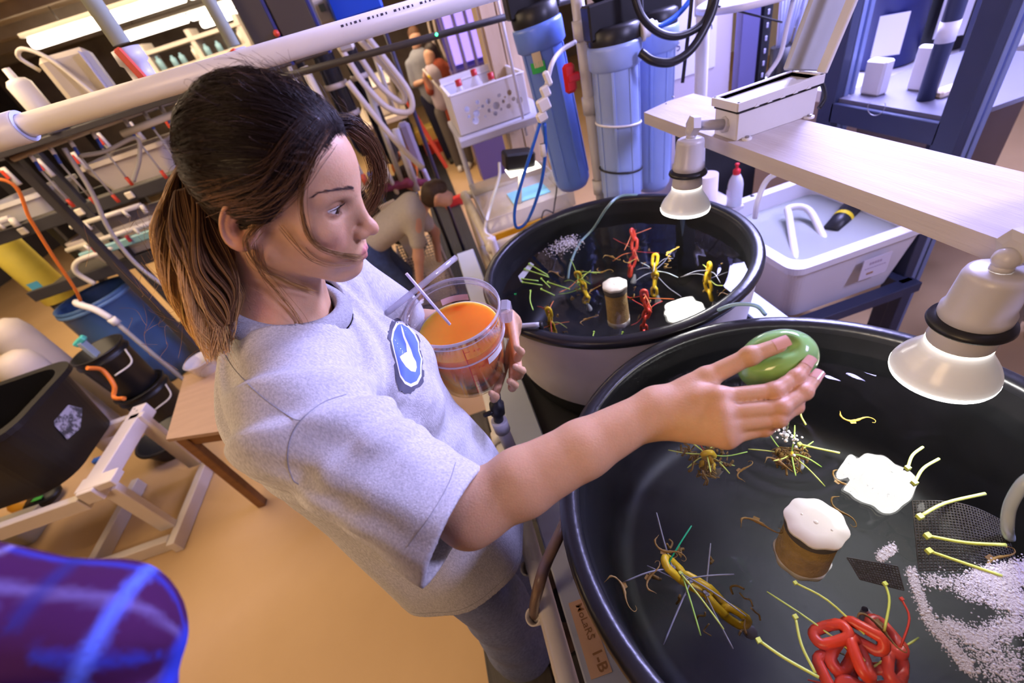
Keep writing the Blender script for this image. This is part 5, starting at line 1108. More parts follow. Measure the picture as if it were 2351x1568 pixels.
for k, (lab, cx_, cy_, r, h) in enumerate((('dark blue drum on the rack behind the navy posts', 2.74, 2.50, .155, .70), ('black drum on the rack at the upper right', 3.09, 2.46, .155, .70))):
    t = thing('drum', lab, 'drum', (cx_, cy_, 1.122)); m = MB(); m.lathe([(r * .9, 0), (r, .01), (r, h), (r * 1.04, h + .01), (r * 1.04, h + .03), (.001, h + .035)], (cx_, cy_, 1.122), n=32, cap0=True); m.build('drum_body', mat('drum_navy', (.02, .03, .16), .4) if k == 0 else MATS['plastic_black'], t)
    m = MB(); m.lathe([(r * 1.06, h * .93), (r * 1.08, h * .94), (r * 1.08, h), (r * 1.0, h + .02)], (cx_, cy_, 1.122), n=32); m.build('drum_rim', mat('rim_brown', (.22, .17, .13), .5), t)
    m = MB(); m.box((cx_ - r * .74, cy_ - r * .73, 1.30), (.13, .004, .20), np.array([[.72, -.69, 0], [.69, .72, 0], [0, 0, 1]]).T); m.build('paper_label', MATS['tape_white'], t)
bs = thing('drum_stand', 'white low counter with brown front behind the rack', 'counter', (2.88, 2.6, 0)); m = MB(); m.box((2.88, 2.58, 1.085), (1.2, .95, .07), bev=.006); m.build('counter_top', mat('shelf_white', (.70, .69, .72), .5), bs); m = MB(); m.box((2.88, 2.60, .525), (1.15, .90, 1.05)); m.build('counter_body', mat('counter_brown', (.26, .20, .20), .6), bs)
for k, (dx, dy, w, d, h, mm, lab) in enumerate(((.10, .17, .05, .10, .14, 'tape_white', 'tall white folded card on the rack shelf'), (.20, .05, .03, .09, .17, 'tape_white', 'second white card leaning on the rack shelf'), (.22, -.08, .16, .05, .03, 'tape_kraft', 'rolled manila paper on the rack shelf'))):
    m = MB(); m.box((XR + dx, 1.66 + dy, zc + .059 + h / 2), (w, d, h), bev=.008); tag(m.build('paper_item', MATS[mm]), lab, 'paper')
d, u, w = perp((1, .2, 0)); c = atx(2012, 245, XR - .03); m = MB(); m.tube([c + .035 * (math.cos(a) * u + math.sin(a) * w) for a in np.linspace(-.6, 3.7, 22)], .0013, 6); tag(m.build('wire_loop', mat('wire_steel', (.55, .55, .58), .3, .9)), 'thin wire loop hanging on the navy cross bar', 'wire')
# white translucent sheet at the right edge
t = thing('plastic_curtain', 'hanging pale plastic curtain at the right edge', 'curtain', (2.35, 1.1, .2)); m = MB(); vs = []; N = 60
for i in range(N + 1):
    for z in (.05, 2.4): vs.append((2.2 + .7 * i / N, 1.22 + .022 * math.sin(i * 1.1) + .01 * math.sin(i * .37), z))
m.add(vs, [(2 * i, 2 * i + 2, 2 * i + 3, 2 * i + 1) for i in range(N)], True); o = m.build('sheet', mat('curtain_white', (.80, .82, .92), .5), t); sd_ = o.modifiers.new('thick', 'SOLIDIFY'); sd_.thickness = .003
# white tub with water, behind and below the shelf
TBZ = .90
tub = thing('white_tub', 'white rectangular tub of water below the shelf', 'tub', (1.5, 1.55, .55)); tp = mat('tub_white', (.76, .74, .80), .35, noise=.04, nscale=10)
def tubshell(cx_, cy_, L, Wd, z0, z1, th, mm, parent, taper=.90, rw=.03, name='tub_wall', N=10, bevel=.06):
    def rr(l, w, b):
        p = []
        for (sx, sy, a0) in ((1, 1, 0), (-1, 1, PI / 2), (-1, -1, PI), (1, -1, 3 * PI / 2)):
            for k in range(9): a = a0 + k / 8 * PI / 2; p.append((sx * (l / 2 - b) + b * math.cos(a), sy * (w / 2 - b) + b * math.sin(a)))
        return p
    rows = [(L * taper, Wd * taper, z0), (L, Wd, z1 - .03), (L + 2 * rw, Wd + 2 * rw, z1 - .03), (L + 2 * rw, Wd + 2 * rw, z1), (L - 2 * th, Wd - 2 * th, z1), (L * taper - 2 * th, Wd * taper - 2 * th, z0 + th)]
    vs = []; n = 36
    for (l, w, z) in rows: vs += [(cx_ + x, cy_ + y, z) for x, y in rr(l, w, bevel)]
    m = MB(); fs = [(i * n + k, i * n + (k + 1) % n, (i + 1) * n + (k + 1) % n, (i + 1) * n + k) for i in range(5) for k in range(n)] + [tuple(range(n))[::-1], tuple(range(5 * n, 6 * n))]; m.add(vs, fs); return m.build(name, mm, parent)
cx_t, cy_t = 1.545, 1.585
tubshell(cx_t, cy_t, .62, .62, .58, TBZ, .02, tp, tub, .86)
m = MB(); m.box((cx_t, cy_t, TBZ - .075), (.56, .56, .002)); o = m.build('tub_water', clear('tub_water', (.80, .90, .90), rough=.0, ior=1.33, opaque=.42, ocol=(.66, .66, .60)), tub)
for k in range(3): m = MB(); m.lathe([(.011, 0), (.011, .002), (.0005, .0022)], (1.30 + .10 * k, cy_t + .325, TBZ), n=12); m.build('rim_hole', MATS['plastic_black'], tub)
m = MB(); m.box((1.62, cy_t - .32, .76), (.13, .003, .10)); m.build('tub_label', mat('label_lilac', (.70, .66, .78), .6), tub)
m = MB()
for k in range(5): m.box((1.59 + .012 * k, cy_t - .3222, .785), (.008, .001, .011))
for k in range(9): m.box((1.575 + .011 * k, cy_t - .3222, .762), (.007, .001, .004))
o = m.build('faded_print', mat('ink_faded', (.42, .34, .46), .6), tub); o['kind'] = 'stuff'
m = MB(); m.box((1.60, cy_t - .3225, .735), (.03, .002, .008)); m.build('label_stripe', mat('stripe_mix', (.35, .2, .1), .6), tub)
pu = thing('tub_pipe', 'bent white pipe lying in the white tub', 'pipe', (1.5, 1.6, .8)); m = MB(); m.tube(smooth_path([(1.33, 1.36, TBZ - .10), (1.52, 1.66, TBZ - .04), (1.56, 1.72, TBZ - .02), (1.62, 1.66, TBZ - .03), (1.55, 1.45, TBZ - .10)], 6), .016, 12); m.build('pipe', white_pvc, pu)
pm = thing('tub_pump', 'dark cylinder pump with yellow band in the white tub', 'pump', (1.70, 1.55, .75)); m = MB(); m.cyl((1.62, 1.52, TBZ - .10), (1.82, 1.62, TBZ - .07), .042, n=20); m.build('pump_body', MATS['plastic_black'], pm); m = MB(); m.lathe([(.0435, -.012), (.0435, .012)], (1.735, 1.578, TBZ - .083), (.2, .1, .03), 20); m.build('yellow_band', mat('band_yellow', (.80, .60, .02), .4), pm)
hose('milky_tube', 'milky tube dropping from the shelf into the white tub', [atd(1790, 395, 1.75), atd(1760, 415, 1.78), atd(1740, 460, 1.80), atd(1733, 500, 1.84)], .009, MATS['tube_milky'])
ts = thing('tub_stand', 'dark navy frame under the white tub', 'stand', (1.55, 1.5, 0))
for (a, b) in (((1.22, 1.28, .55), (1.90, 1.28, .55)), ((1.22, 1.9, .55), (1.90, 1.9, .55)), ((1.25, 1.28, .55), (1.25, 1.9, .55)), ((1.86, 1.28, .55), (1.86, 1.9, .55))): m = MB(); m.beam(a, b, .06, .05); m.build('rail', navy, ts)
for (x, y) in ((1.25, 1.29), (1.86, 1.29), (1.25, 1.89), (1.86, 1.89)): m = MB(); m.box((x, y, .265), (.05, .05, .53), bev=.003); m.build('leg', navy, ts)
# squirt bottle with red cap on the tub's corner ledge, pale post beside it
bp = atz(1685, 470, TBZ + .005); bt_ = thing('squirt_bottle', 'clear squirt bottle with red cap beside the white tub', 'bottle', bp)
m = MB(); m.lathe([(.030, 0), (.0355, .004), (.0355, .105), (.031, .130), (.020, .155), (.014, .163)], bp, (.0, 0, 1), 24, cap0=True); m.build('bottle_body', mat('bottle_milky', (.68, .66, .74), .35, sss=.2), bt_)
m = MB(); m.lathe([(.015, .160), (.017, .162), (.017, .182), (.012, .186), (.007, .190), (.006, .205), (.011, .207), (.010, .213), (.001, .215)], bp, (0, 0, 1), 20); m.build('red_cap', mat('cap_red', (.70, .02, .03), .35), bt_)
m = MB(); m.box(bp + [-.036, 0, .07], (.002, .03, .035)); m.build('bottle_label', MATS['label_lilac'], bt_)
lg = thing('bottle_ledge', 'pale ledge under the squirt bottle', 'ledge', (bp[0], bp[1], TBZ - .02)); m = MB(); m.box((bp[0] - .06, bp[1] + .10, TBZ - .008), (.20, .26, .022), bev=.004); m.build('ledge_board', mat('ledge_white', (.66, .62, .68), .5), lg); m = MB(); m.box((bp[0] - .02, bp[1] + .12, (TBZ - .02) / 2), (.10, .10, TBZ - .02)); m.build('ledge_leg', MATS['ledge_white'], lg)
a = atd(1622, 470, 1.84); m = MB(); m.cyl((a[0], a[1], 0), (a[0], a[1], 1.36), .036, n=20); tag(m.build('pale_post', mat('post_lilac', (.68, .60, .68), .5)), 'pale round post between bulb and squirt bottle', 'post')
m = MB(); m.box((1.42, 2.12, .95), (.45, .02, .40)); tag(m.build('black_board', MATS['plastic_black']), 'black panel in the shade below the shelf', 'panel')
# white cabinet with handwritten paper, pipe and electrical strut behind the shelf end
cab = thing('white_cabinet', 'pale cabinet with a handwritten sheet behind the filters', 'cabinet', (1.38, 2.45, 0)); m = MB(); m.box((1.30, 2.47, 1.05), (.62, .30, 2.1), bev=.006); m.build('cabinet_body', mat('cabinet_lilac', (.66, .58, .64), .5, noise=.08, nscale=3), cab)
m = MB(); m.box((1.31, 2.3185, 1.72), (.42, .003, .52)); m.build('paper_sheet', MATS['tape_white'], cab)
for (tx, x_, z_) in (('rk', 1.46, 1.83), ('for', 1.17, 1.70), ('ch', 1.25, 1.62), ('in', 1.44, 1.68), ('y', 1.16, 1.575), ('on 5', 1.24, 1.575), ('ush', 1.43, 1.62), ('sw', 1.15, 1.52)):
    text_mesh('handwriting', tx, (x_, 2.3165, z_), (1, 0, .12), (0, 0, 1), .050, mat('ink_navy', (.05, .05, .16), .6), cab, lift=.0006)
a = aty(1612, 100, 2.05); m = MB(); m.cyl((a[0], 2.05, 0), (a[0], 2.05, 2.6), .028, n=18); 
vp = thing('vent_pipe', 'upright white pipe in front of the handwritten sheet', 'pipe', (a[0], 2.05, 0)); m.build('pipe', white_pvc, vp); m = MB(); m.lathe([(.029, -.04), (.034, -.04), (.034, .04), (.029, .04)], (a[0], 2.05, 1.78), n=18); m.build('coupling', white_pvc, vp)
es = thing('slotted_strut', 'navy slotted strut with clamp right of the sheet', 'strut', (1.70, 2.4, 0)); m = MB(); m.box((1.69, 2.32, 1.2), (.10, .05, 2.4), bev=.004); m.build('strut_body', mat('strut_violet', (.16, .15, .34), .45), es); m = MB(); m.box((1.775, 2.31, 1.2), (.045, .04, 2.4)); m.build('strut_channel', MATS['plastic_black'], es)
for k in range(14): m = MB(); m.box((1.775, 2.288, 1.35 + k * .055), (.012, .004, .022), bev=.003); m.build('slot', mat('slot_pale', (.5, .5, .7), .4), es)
bg = thing('bagged_pipettes', 'clear bag of pipettes in a dark tube behind the open box', 'bag', (1.92, 2.35, 1.2)); m = MB()
for k in range(7): m = MB(); m.cyl((1.90 + .012 * k, 2.35 + .01 * (k % 3), 1.40), (1.86 + .035 * k, 2.33, 1.86), .009, n=8); m.build('pipette', mat('pipette_pale', (.62, .66, .90), .3), bg)
m = MB(); m.cyl((1.93, 2.35, 1.15), (1.93, 2.35, 1.44), .06, n=18); m.build('dark_tube', MATS['plastic_black'], bg)
gb = thing('grey_bag', 'crumpled grey-blue plastic bag behind the pipettes', 'bag', (2.12, 2.45, 1.5))
def bagsd(p): return sd_ell(p, (2.13, 2.50, 1.68), (.11, .07, .22)) + .008 * np.sin(p[:, 2] * 60 + p[:, 0] * 40) + .006 * np.sin(p[:, 0] * 90 - p[:, 2] * 30)
V, Q = surface_net(bagsd, (1.98, 2.40, 1.42), (2.28, 2.62, 1.94), .010); link('bag', np_mesh('bag', V, Q), mat('bag_grey', (.28, .30, .42), .35), gb)
t = thing('white_hoop', 'white tray rim above the junction box at the top', 'tray', (1.6, 1.75, 1.95)); m = MB(); c = aty(1740, 0, 1.75); m.lathe([(.19, .0), (.20, .004), (.20, .02), (.19, .024), (.17, .02), (.001, .018)], c + [0, .02, 0], n=40); m.build('tray_disc', mat('tray_white', (.78, .78, .90), .4), t)
hose('cable', 'thin dark cable stretched from the hoses to the grey bag', [aty(1648, 14, 1.7), aty(1720, 32, 1.8), aty(1795, 51, 1.9)], .0035, blk, 'cable')
hose('milky_tube', 'milky tube hanging behind the open junction box', [aty(1820, 0, 1.7), aty(1805, 70, 1.7), aty(1790, 130, 1.7), aty(1760, 175, 1.7)], .008, MATS['tube_milky'])
# ================================================================ white pipe cart, basket and small lamp behind the far tank
cart = thing('pipe_cart', 'white pvc pipe cart holding clear trays behind the far tank', 'cart', (.45, 2.7, 0)); CZ = .90
q = [(.13, 2.30), (.62, 2.30), (.85, 3.15), (.13, 3.30)]
q = [(.14, 2.33), (.66, 2.36), (.78, 3.12), (.12, 3.32)]
for i in range(4): m = MB(); a, b = q[i], q[(i + 1) % 4]; m.cyl((*a, CZ), (*b, CZ), .030, n=16); m.build('top_pipe', old_pvc, cart)
for i in range(4): m = MB(); a, b = q[i], q[(i + 1) % 4]; m.cyl((*a, .45), (*b, .45), .025, n=14); m.build('lower_pipe', old_pvc, cart)
for a in q: m = MB(); m.cyl((*a, 0.0), (*a, CZ - .02), .030, n=16); m.build('leg', old_pvc, cart); m = MB(); m.sphere((*a, CZ), .038, 14, 10); m.build('corner_fitting', old_pvc, cart)
tr = thing('clear_tray', 'clear tray with blue tape resting on the pipe cart', 'tray', (.45, 2.8, CZ + .03)); m = MB(); c = (.44, 2.80)
m.box((c[0], c[1], CZ + .032), (.55, .70, .004)); 
for (dx, dy, w, d) in ((-.275, 0, .005, .70), (.275, 0, .005, .70), (0, -.35, .55, .005), (0, .35, .55, .005)): m.box((c[0] + dx, c[1] + dy, CZ + .075), (w, d, .09))
m.build('tray_wall', clear('tray_clear', (.93, .93, .92), rough=.06, opaque=.42, ocol=(.80, .74, .66)), tr); m = MB(); m.box((.52, 2.86, CZ + .038), (.26, .22, .003)); m.build('blue_tape', mat('tape_cyan', (.22, .55, .72), .6), tr)
tr2 = thing('lower_tray', 'amber tray on the lower level of the pipe cart', 'tray', (.45, 2.7, .48)); tubshell(.44, 2.76, .50, .66, .475, .62, .01, mat('tray_amber', (.80, .45, .03), .5), tr2, .95, .012)
m = MB(); a = aty(1128, 545, 2.30); m.tube(smooth_path([a, a + [.0, -.01, -.12], a + [-.005, -.0, -.24]], 5), .022, 14); tag(m.build('tube_stub', mat('tube_lilac', (.74, .70, .76), .35)), 'milky tube stub hanging on the front corner of the pipe cart', 'tube')
hose('milky_tube', 'thin white tube lying across the clear cart tray', [(.16, 2.36, CZ + .05), (.14, 2.45, CZ + .07), (.25, 2.75, CZ + .10), (.38, 3.05, CZ + .14), (.42, 3.15, CZ + .2)], .010, white_pvc)
for k, pts in enumerate(([(.50, 2.30, CZ + .02), (.56, 2.34, CZ + .12), (.60, 2.32, CZ + .32), (.56, 2.30, CZ + .7)], [(.44, 2.31, CZ + .0), (.50, 2.36, CZ + .10), (.58, 2.33, CZ + .04)])): hose('cable', ('thin black cable rising behind the blue loop', 'short black cable curl on the cart front')[k], pts, .004, blk, 'cable')
sl = thing('clip_lamp', 'small black clip-on lamp with lit edge under the basket', 'lamp', (.62, 2.75, 1.1)); cl = aty(1190, 365, 2.75)
m = MB(); m.box(cl, (.19, .14, .10), np.array([[.98, 0, -.2], [0, 1, 0], [.2, 0, .98]]).T, .012); m.build('lamp_body', MATS['plastic_black'], sl); m = MB(); m.box(cl + [.01, -.02, -.058], (.20, .15, .010)); m.build('lamp_glow', mat('small_glow', (1, .95, .8), .3, emit=(1, .92, .75), estr=5), sl); m = MB(); m.cyl(cl + [0, 0, -.06], (cl[0] - .06, cl[1], CZ + .03), .014, n=10); m.build('lamp_stem', white_pvc, sl)
# basket on a grey shelf
bs_ = thing('laundry_basket', 'white plastic basket with round holes on a grey shelf', 'basket', (.43, 3.05, 1.36)); bx0 = aty(1110, 250, 2.90)
by, bz0, bz1, bxl, bxr = 2.90, 1.405, 1.625, .20, .655
m = MB(); m.box(((bxl + bxr) / 2, by + .26, bz0 + .004), (bxr - bxl, .52, .008)); m.build('basket_floor', mat('basket_white', (.74, .72, .76), .4), bs_)
m = MB(); m.box((bxl, by + .26, (bz0 + bz1) / 2), (.010, .52, bz1 - bz0), bev=.003); m.box((bxr, by + .26, (bz0 + bz1) / 2), (.010, .52, bz1 - bz0), bev=.003); m.box(((bxl + bxr) / 2, by + .52, (bz0 + bz1) / 2 + .02), (bxr - bxl, .010, bz1 - bz0 + .04), bev=.003); m.build('basket_wall', MATS['basket_white'], bs_)
# front wall with punched round holes
rng = random.Random(4); holes = []
for (u_, v_, r_) in ((.12, .60, .016), (.24, .35, .020), (.20, .10, .020), (.30, .72, .012), (.36, .52, .010), (.46, .62, .016), (.44, .30, .012), (.56, .38, .021), (.52, .12, .014), (.64, .70, .012), (.68, .45, .010), (.74, .22, .014), (.80, .68, .015), (.84, .42, .012), (.92, .30, .020), (.36, .14, .008), (.62, .20, .009), (.12, .32, .010), (.92, .62, .010), (.72, .58, .006), (.30, .50, .006)): holes.append((bxl + .03 + u_ * (bxr - bxl - .05), bz0 + .04 + v_ * (bz1 - bz0 - .07), r_))
bm = bmesh.new(); NX, NZ = 110, 52; gv = {}
for i in range(NX + 1):
    for j in range(NZ + 1):
        x = bxl + (bxr - bxl) * i / NX; z = bz0 + (bz1 - bz0) * j / NZ
        for (hx_, hz_, r_) in holes:
            d_ = math.hypot(x - hx_, z - hz_)
            if r_ * .72 < d_ < r_ * 1.22 and d_ > 0: x = hx_ + (x - hx_) * r_ / d_; z = hz_ + (z - hz_) * r_ / d_
        gv[i, j] = bm.verts.new((x, by, z))
for i in range(NX):
    for j in range(NZ):
        vv = [gv[i, j], gv[i + 1, j], gv[i + 1, j + 1], gv[i, j + 1]]; cxx = sum(v.co.x for v in vv) / 4; czz = sum(v.co.z for v in vv) / 4
        if all(math.hypot(cxx - h[0], czz - h[1]) > h[2] * .98 for h in holes): bm.faces.new(vv)
me = bpy.data.meshes.new('basket_front'); bm.to_mesh(me); bm.free(); o = link('basket_front', me, MATS['basket_white'], bs_); s_ = o.modifiers.new('thick', 'SOLIDIFY'); s_.thickness = .008; s_.offset = 1
for (a, b) in (((bxl, by), (bxr, by)), ((bxl, by), (bxl, by + .52)), ((bxr, by), (bxr, by + .52)), ((bxl, by + .52), (bxr, by + .52))): m = MB(); m.beam((*a, bz1), (*b, bz1), .022, .014, bev=.005); m.build('basket_rim', MATS['basket_white'], bs_)
for (x, y, h, lab) in ((.30, 3.18, .20, 'left'), (.42, 3.24, .22, 'middle'), (.50, 3.10, .19, 'right')):
    t = thing('bottle', 'clear bottle with red cap at the %s inside the basket' % lab, 'bottle', (x, y, bz0 + .01), 'red-capped bottles in the basket'); m = MB(); m.lathe([(.04, 0), (.042, .01), (.042, h * .8), (.02, h), (.016, h + .02)], (x, y, bz0 + .01), n=18, cap0=True); m.build('bottle_body', clear('bottle_clear', (.9, .9, .93), rough=.1, opaque=.4, ocol=(.75, .72, .75)), t); m = MB(); m.lathe([(.02, h + .01), (.021, h + .045), (.001, h + .048)], (x, y, bz0 + .01), n=14); m.build('red_cap', mat('cap_dark_red', (.42, .015, .02), .4), t)
gs = thing('grey_shelf', 'grey plastic shelf under the white basket', 'shelf', (.45, 3.1, 0)); m = MB(); m.box((.47, 3.13, 1.378), (.60, .66, .045), bev=.006); m.build('shelf_top', mat('shelf_grey_blue', (.50, .50, .62), .5), gs)
for (x, y) in ((.74, 2.86), (.74, 3.40), (.20, 3.40)): m = MB(); m.cyl((x, y, 0), (x, y, 1.36), .02, n=12); m.build('shelf_post', MATS['shelf_grey_blue'], gs)
m = MB(); a, b = aty(1147, 0, 2.82), aty(1206, 312, 2.82); a[0] = b[0] = (a[0] + b[0]) / 2 ; m.cyl(a + [0, 0, .6], b, .0085, n=10); tag(m.build('clear_rod', mat('rod_lilac', (.66, .64, .74), .35)), 'thin pale rod hanging in front of the basket', 'rod')
# ================================================================ overhead pipes
mp = thing('overhead_pipe', 'thick white pipe crossing behind the woman\'s head with a tee', 'pipe', (-.4, 1.30, 2.05)); ya = 1.30
def px_line(x): return 2.0585 - .0265 * (x + .3) 
m = MB(); m.cyl((-1.30, ya, px_line(-1.30)), (.55, ya, px_line(.55)), .0240, n=28); m.build('pipe', white_pvc, mp)
xt = -.93; m = MB(); m.lathe([(.0245, -.075), (.0335, -.075), (.0335, .070), (.0315, .075), (.0245, .075)], (xt, ya, px_line(xt)), (1, 0, -.0265), 28); tee = m.build('tee', white_pvc, mp)
m = MB(); m.lathe([(.0245, .0755), (.0325, .0755)], (xt, ya, px_line(xt)), (1, 0, -.0265), 28); m.build('tee_face', mat('face_lilac', (.55, .60, .85), .35), tee)
m = MB(); m.cyl((xt - .02, ya, px_line(xt)), (xt - .02, ya, px_line(xt) + .095), .0335, n=28); m.build('tee_branch', white_pvc, tee)
m = MB(); m.cyl((xt - .02, ya, px_line(xt) + .09), (xt - .02, ya, 3.35), .0285, n=28); m.build('riser', mat('pipe_smoky_blue', (.02, .03, .14), .12, spec=.8), mp)
m = MB()
for k in range(34):
    x = -.10 + k * .0105
    if k % 6 == 5: continue
    m.box((x, ya - .0212, px_line(x) + .0123), (.0035 + .003 * (k % 3 == 0), .0006, .005), np.array([[1, 0, 0], [0, .87, -.5], [0, .5, .87]]).T)
o = m.build('print_marks', mat('print_navy', (.05, .05, .10), .6), mp); o['kind'] = 'stuff'
rd = thing('dark_rod', 'dark rod running parallel below the thick white pipe', 'rod', (-.1, 2.2, 1.95)); m = MB(); m.cyl((-.75, 2.2, 1.995), (1.0, 2.2, 1.914), .013, n=12); m.build('rod', mat('rod_dark', (.05, .045, .045), .5), rd); m = MB(); m.sphere((.175, 2.187, 1.957), .006, 10, 8); m.build('green_light', mat('led_green', (.1, 1, .3), .4, emit=(.05, 1, .3), estr=6), rd)
gpm = mat('pipe_sage', (.46, .52, .42), .5, noise=.1, nscale=8)
for (x, y, z0, r, lab) in ((-.819, 1.9, 2.20, .026, 'sage green drop pipe with red tag, the nearer of two'), (-.667, 2.5, 2.13, .026, 'sage green drop pipe with red handle, the farther of two')):
    t = thing('drop_pipe', lab, 'pipe', (x, y, z0 - .12)); m = MB(); m.cyl((x, y, 3.4), (x, y, z0), r, n=18); m.build('pipe', gpm, t)
    m = MB(); m.lathe([(.03, -.01), (.042, -.012), (.044, -.05), (.036, -.056), (.036, -.10), (.044, -.104), (.044, -.15), (.03, -.155)], (x, y, z0), n=20); m.build('union_valve', mat('valve_lilac', (.56, .55, .60), .4), t)
    m = MB(); m.box((x + .008, y - .046, z0 - .065), (.026, .012, .115), np.array([[.98, 0, .2], [0, 1, 0], [-.2, 0, .98]]).T, .005); m.build('red_handle', mat('handle_red', (.72, .07, .03), .4), t)
# shelf behind the pipe with a control box and a white canister
us = thing('dark_shelf', 'dark shelf behind the overhead pipe carrying the control box', 'shelf', (-1.65, 3.1, 1.98)); m = MB(); m.box((-1.75, 3.15, 2.02), (1.3, .34, .03), bev=.003); m.build('shelf_board', mat('shelf_dark', (.05, .045, .045), .6), us)
for x in (-2.35, -1.15): m = MB(); m.box((x, 3.28, 1.0), (.05, .05, 2.0)); m.build('shelf_upright', MATS['shelf_dark'], us)
cb = thing('control_box', 'beige control box with small display on the dark shelf', 'control box', (-1.6, 3.05, 2.04)); R_ = np.array([[.93, -.36, 0], [.36, .93, 0], [0, 0, 1]])
bm_ = mat('box_beige', (.60, .53, .42), .5, noise=.05, nscale=10); m = MB(); m.box((-1.62, 3.1, 2.185), (.22, .20, .29), R_, .022); m.build('case', bm_, cb)
m = MB(); m.box((-1.50, 3.02, 2.19), (.006, .15, .24), R_, .002); m.build('side_panel', mat('panel_lilac', (.52, .50, .62), .5), cb); m = MB(); m.box((-1.495, 3.0, 2.245), (.008, .05, .035), R_); m.build('display', mat('display_green', (.16, .19, .14), .3), cb)
m = MB(); m.tube(smooth_path([(-1.75, 3.06, 2.29), (-1.78, 3.04, 2.36), (-1.72, 3.02, 2.38), (-1.62, 2.98, 2.30), (-1.52, 2.93, 2.10)], 6), .010, 10); m.build('cord', old_pvc, cb)
m = MB(); m.box((-1.66, 2.995, 2.20), (.022, .01, .012), R_); m.build('switch', MATS['plastic_black'], cb)
cn = thing('canister', 'white canister with dark base left of the control box', 'canister', (-1.86, 3.02, 2.035)); m = MB(); m.lathe([(.052, .07), (.054, .08), (.054, .23), (.04, .25), (.018, .256), (.016, .30), (.001, .302)], (-1.86, 3.02, 2.035), n=24); m.build('body', white_pvc, cn); m = MB(); m.lathe([(.05, 0), (.052, .01), (.052, .075)], (-1.86, 3.02, 2.035), n=24, cap0=True); m.build('base', mat('base_grey', (.12, .12, .14), .5), cn)
# manifold with hanging tubes
mf = thing('manifold_pipe', 'thin white manifold pipe with hanging red-tipped tubes', 'pipe', (-1.8, 3.2, 2.0)); m = MB(); m.cyl((-2.30, 3.2, 1.985), (-1.15, 3.2, 2.02), .016, n=14); m.build('pipe', old_pvc, mf)
m = MB(); m.lathe([(.017, -.09), (.026, -.09), (.026, .09), (.017, .09)], (-1.30, 3.18, 2.035), (1, 0, .03), 18); m.build('wide_sleeve', white_pvc, mf)
m = MB(); m.cyl((-1.66, 3.15, 1.935), (-1.10, 3.15, 1.96), .019, n=14); m.build('short_branch', white_pvc, mf)
for k, x in enumerate((-2.20, -2.08, -1.96, -1.82, -1.62, -1.50, -1.40)):
    m = MB(); z = 1.99 + .03 * (x + 2.2); m.cyl((x, 3.2, z), (x, 3.19, z - .05), .012, n=10); s = m.build('stub_valve', white_pvc, mf)
    m = MB(); m.cyl((x, 3.19, z - .05), (x, 3.17, z - .10), .009, n=8); m.build('blue_connector', mat('conn_blue', (.05, .10, .45), .4), s)
    L = .17 + .03 * (k % 3); m = MB(); m.cyl((x, 3.17, z - .10), (x + .01, 3.15, z - .10 - L), .006, n=8); m.build('drip_tube', mat('drip_grey', (.48, .46, .44), .4), s)
    m = MB(); m.cyl((x + .01, 3.15, z - .10 - L), (x + .012, 3.148, z - .15 - L), .011, n=8); m.build('red_tip', MATS['handle_red'], s)
hose('grey_tube', 'grey tube drooping from the manifold past the white tub', [(-1.98, 3.14, 1.96), (-2.02, 3.12, 1.72), (-2.10, 3.12, 1.50), (-2.14, 3.14, 1.25), (-2.10, 3.16, 1.02), (-2.05, 3.2, .85)], .013, mat('tube_grey', (.44, .42, .40), .45))
hose('grey_tube', 'curled grey tube looping below the manifold', [(-1.95, 3.16, 1.90), (-1.80, 3.14, 1.885), (-1.60, 3.13, 1.90), (-1.66, 3.13, 1.80), (-1.78, 3.13, 1.70)], .011, MATS['tube_grey'])
# ================================================================ tank rack along the left
rk2 = thing('tank_rack', 'dark steel rack with tubs along the back left', 'rack', (-2.7, 4.2, 0)); rkm = mat('rack_charcoal', (.045, .042, .045), .55, noise=.2, nscale=10)
for x in (-3.47, -2.62, -1.35, -.80):
    for y in ((3.86, 4.55) if x > -3 else (4.55,)): m = MB(); m.box((x, y, 1.05), (.06, .05, 2.1), bev=.003); m.build('post', rkm, rk2)
for z in (.42, 1.08, 1.545, 2.02):
    xl = -3.50 if z > .5 else -2.80
    for y in (3.86, 4.55): m = MB(); m.box(((xl - .78) / 2, y, z), (-.78 - xl, .04, .085), bev=.003); m.build('rail', rkm, rk2)
    m = MB(); m.box(((xl - .78) / 2, 4.2, z - .02), (-.80 - xl, .66, .015)); m.build('shelf_panel', mat('rack_panel', (.10, .085, .07), .7, noise=.3, nscale=6), rk2)
for k, x in enumerate((-3.10, -2.66, -2.27, -1.85)): m = MB(); m.box((x, 3.832, 1.545), (.055, .02, .05), bev=.006); m.build('pale_plug', mat('plug_cream', (.75, .66, .50), .5), rk2)
tubm = mat('tub_beige', (.62, .54, .47), .5, noise=.08, nscale=4)
t = thing('rack_tub', 'large beige tub on the upper shelf of the dark rack', 'tub', (-2.2, 4.1, 1.60)); tubshell(-2.18, 4.16, .62, .50, 1.595, 1.80, .012, tubm, t, .86, .018)
t = thing('rack_tub', 'long beige tub on the lower shelf of the dark rack', 'tub', (-2.6, 4.1, 1.1)); tubshell(-2.50, 4.14, .95, .52, 1.125, 1.36, .012, tubm, t, .84, .018)
t = thing('rack_tub', 'white tub at the left end of the upper rack shelf', 'tub', (-3.1, 4.1, 1.6)); tubshell(-3.12, 4.16, .52, .50, 1.595, 1.74, .012, white_pvc, t, .86, .018)
t = thing('rack_tub', 'beige tub on the bottom shelf near the blue drum', 'tub', (-1.9, 4.1, .46)); tubshell(-1.75, 4.16, .62, .50, .465, .72, .012, tubm, t, .86, .018)
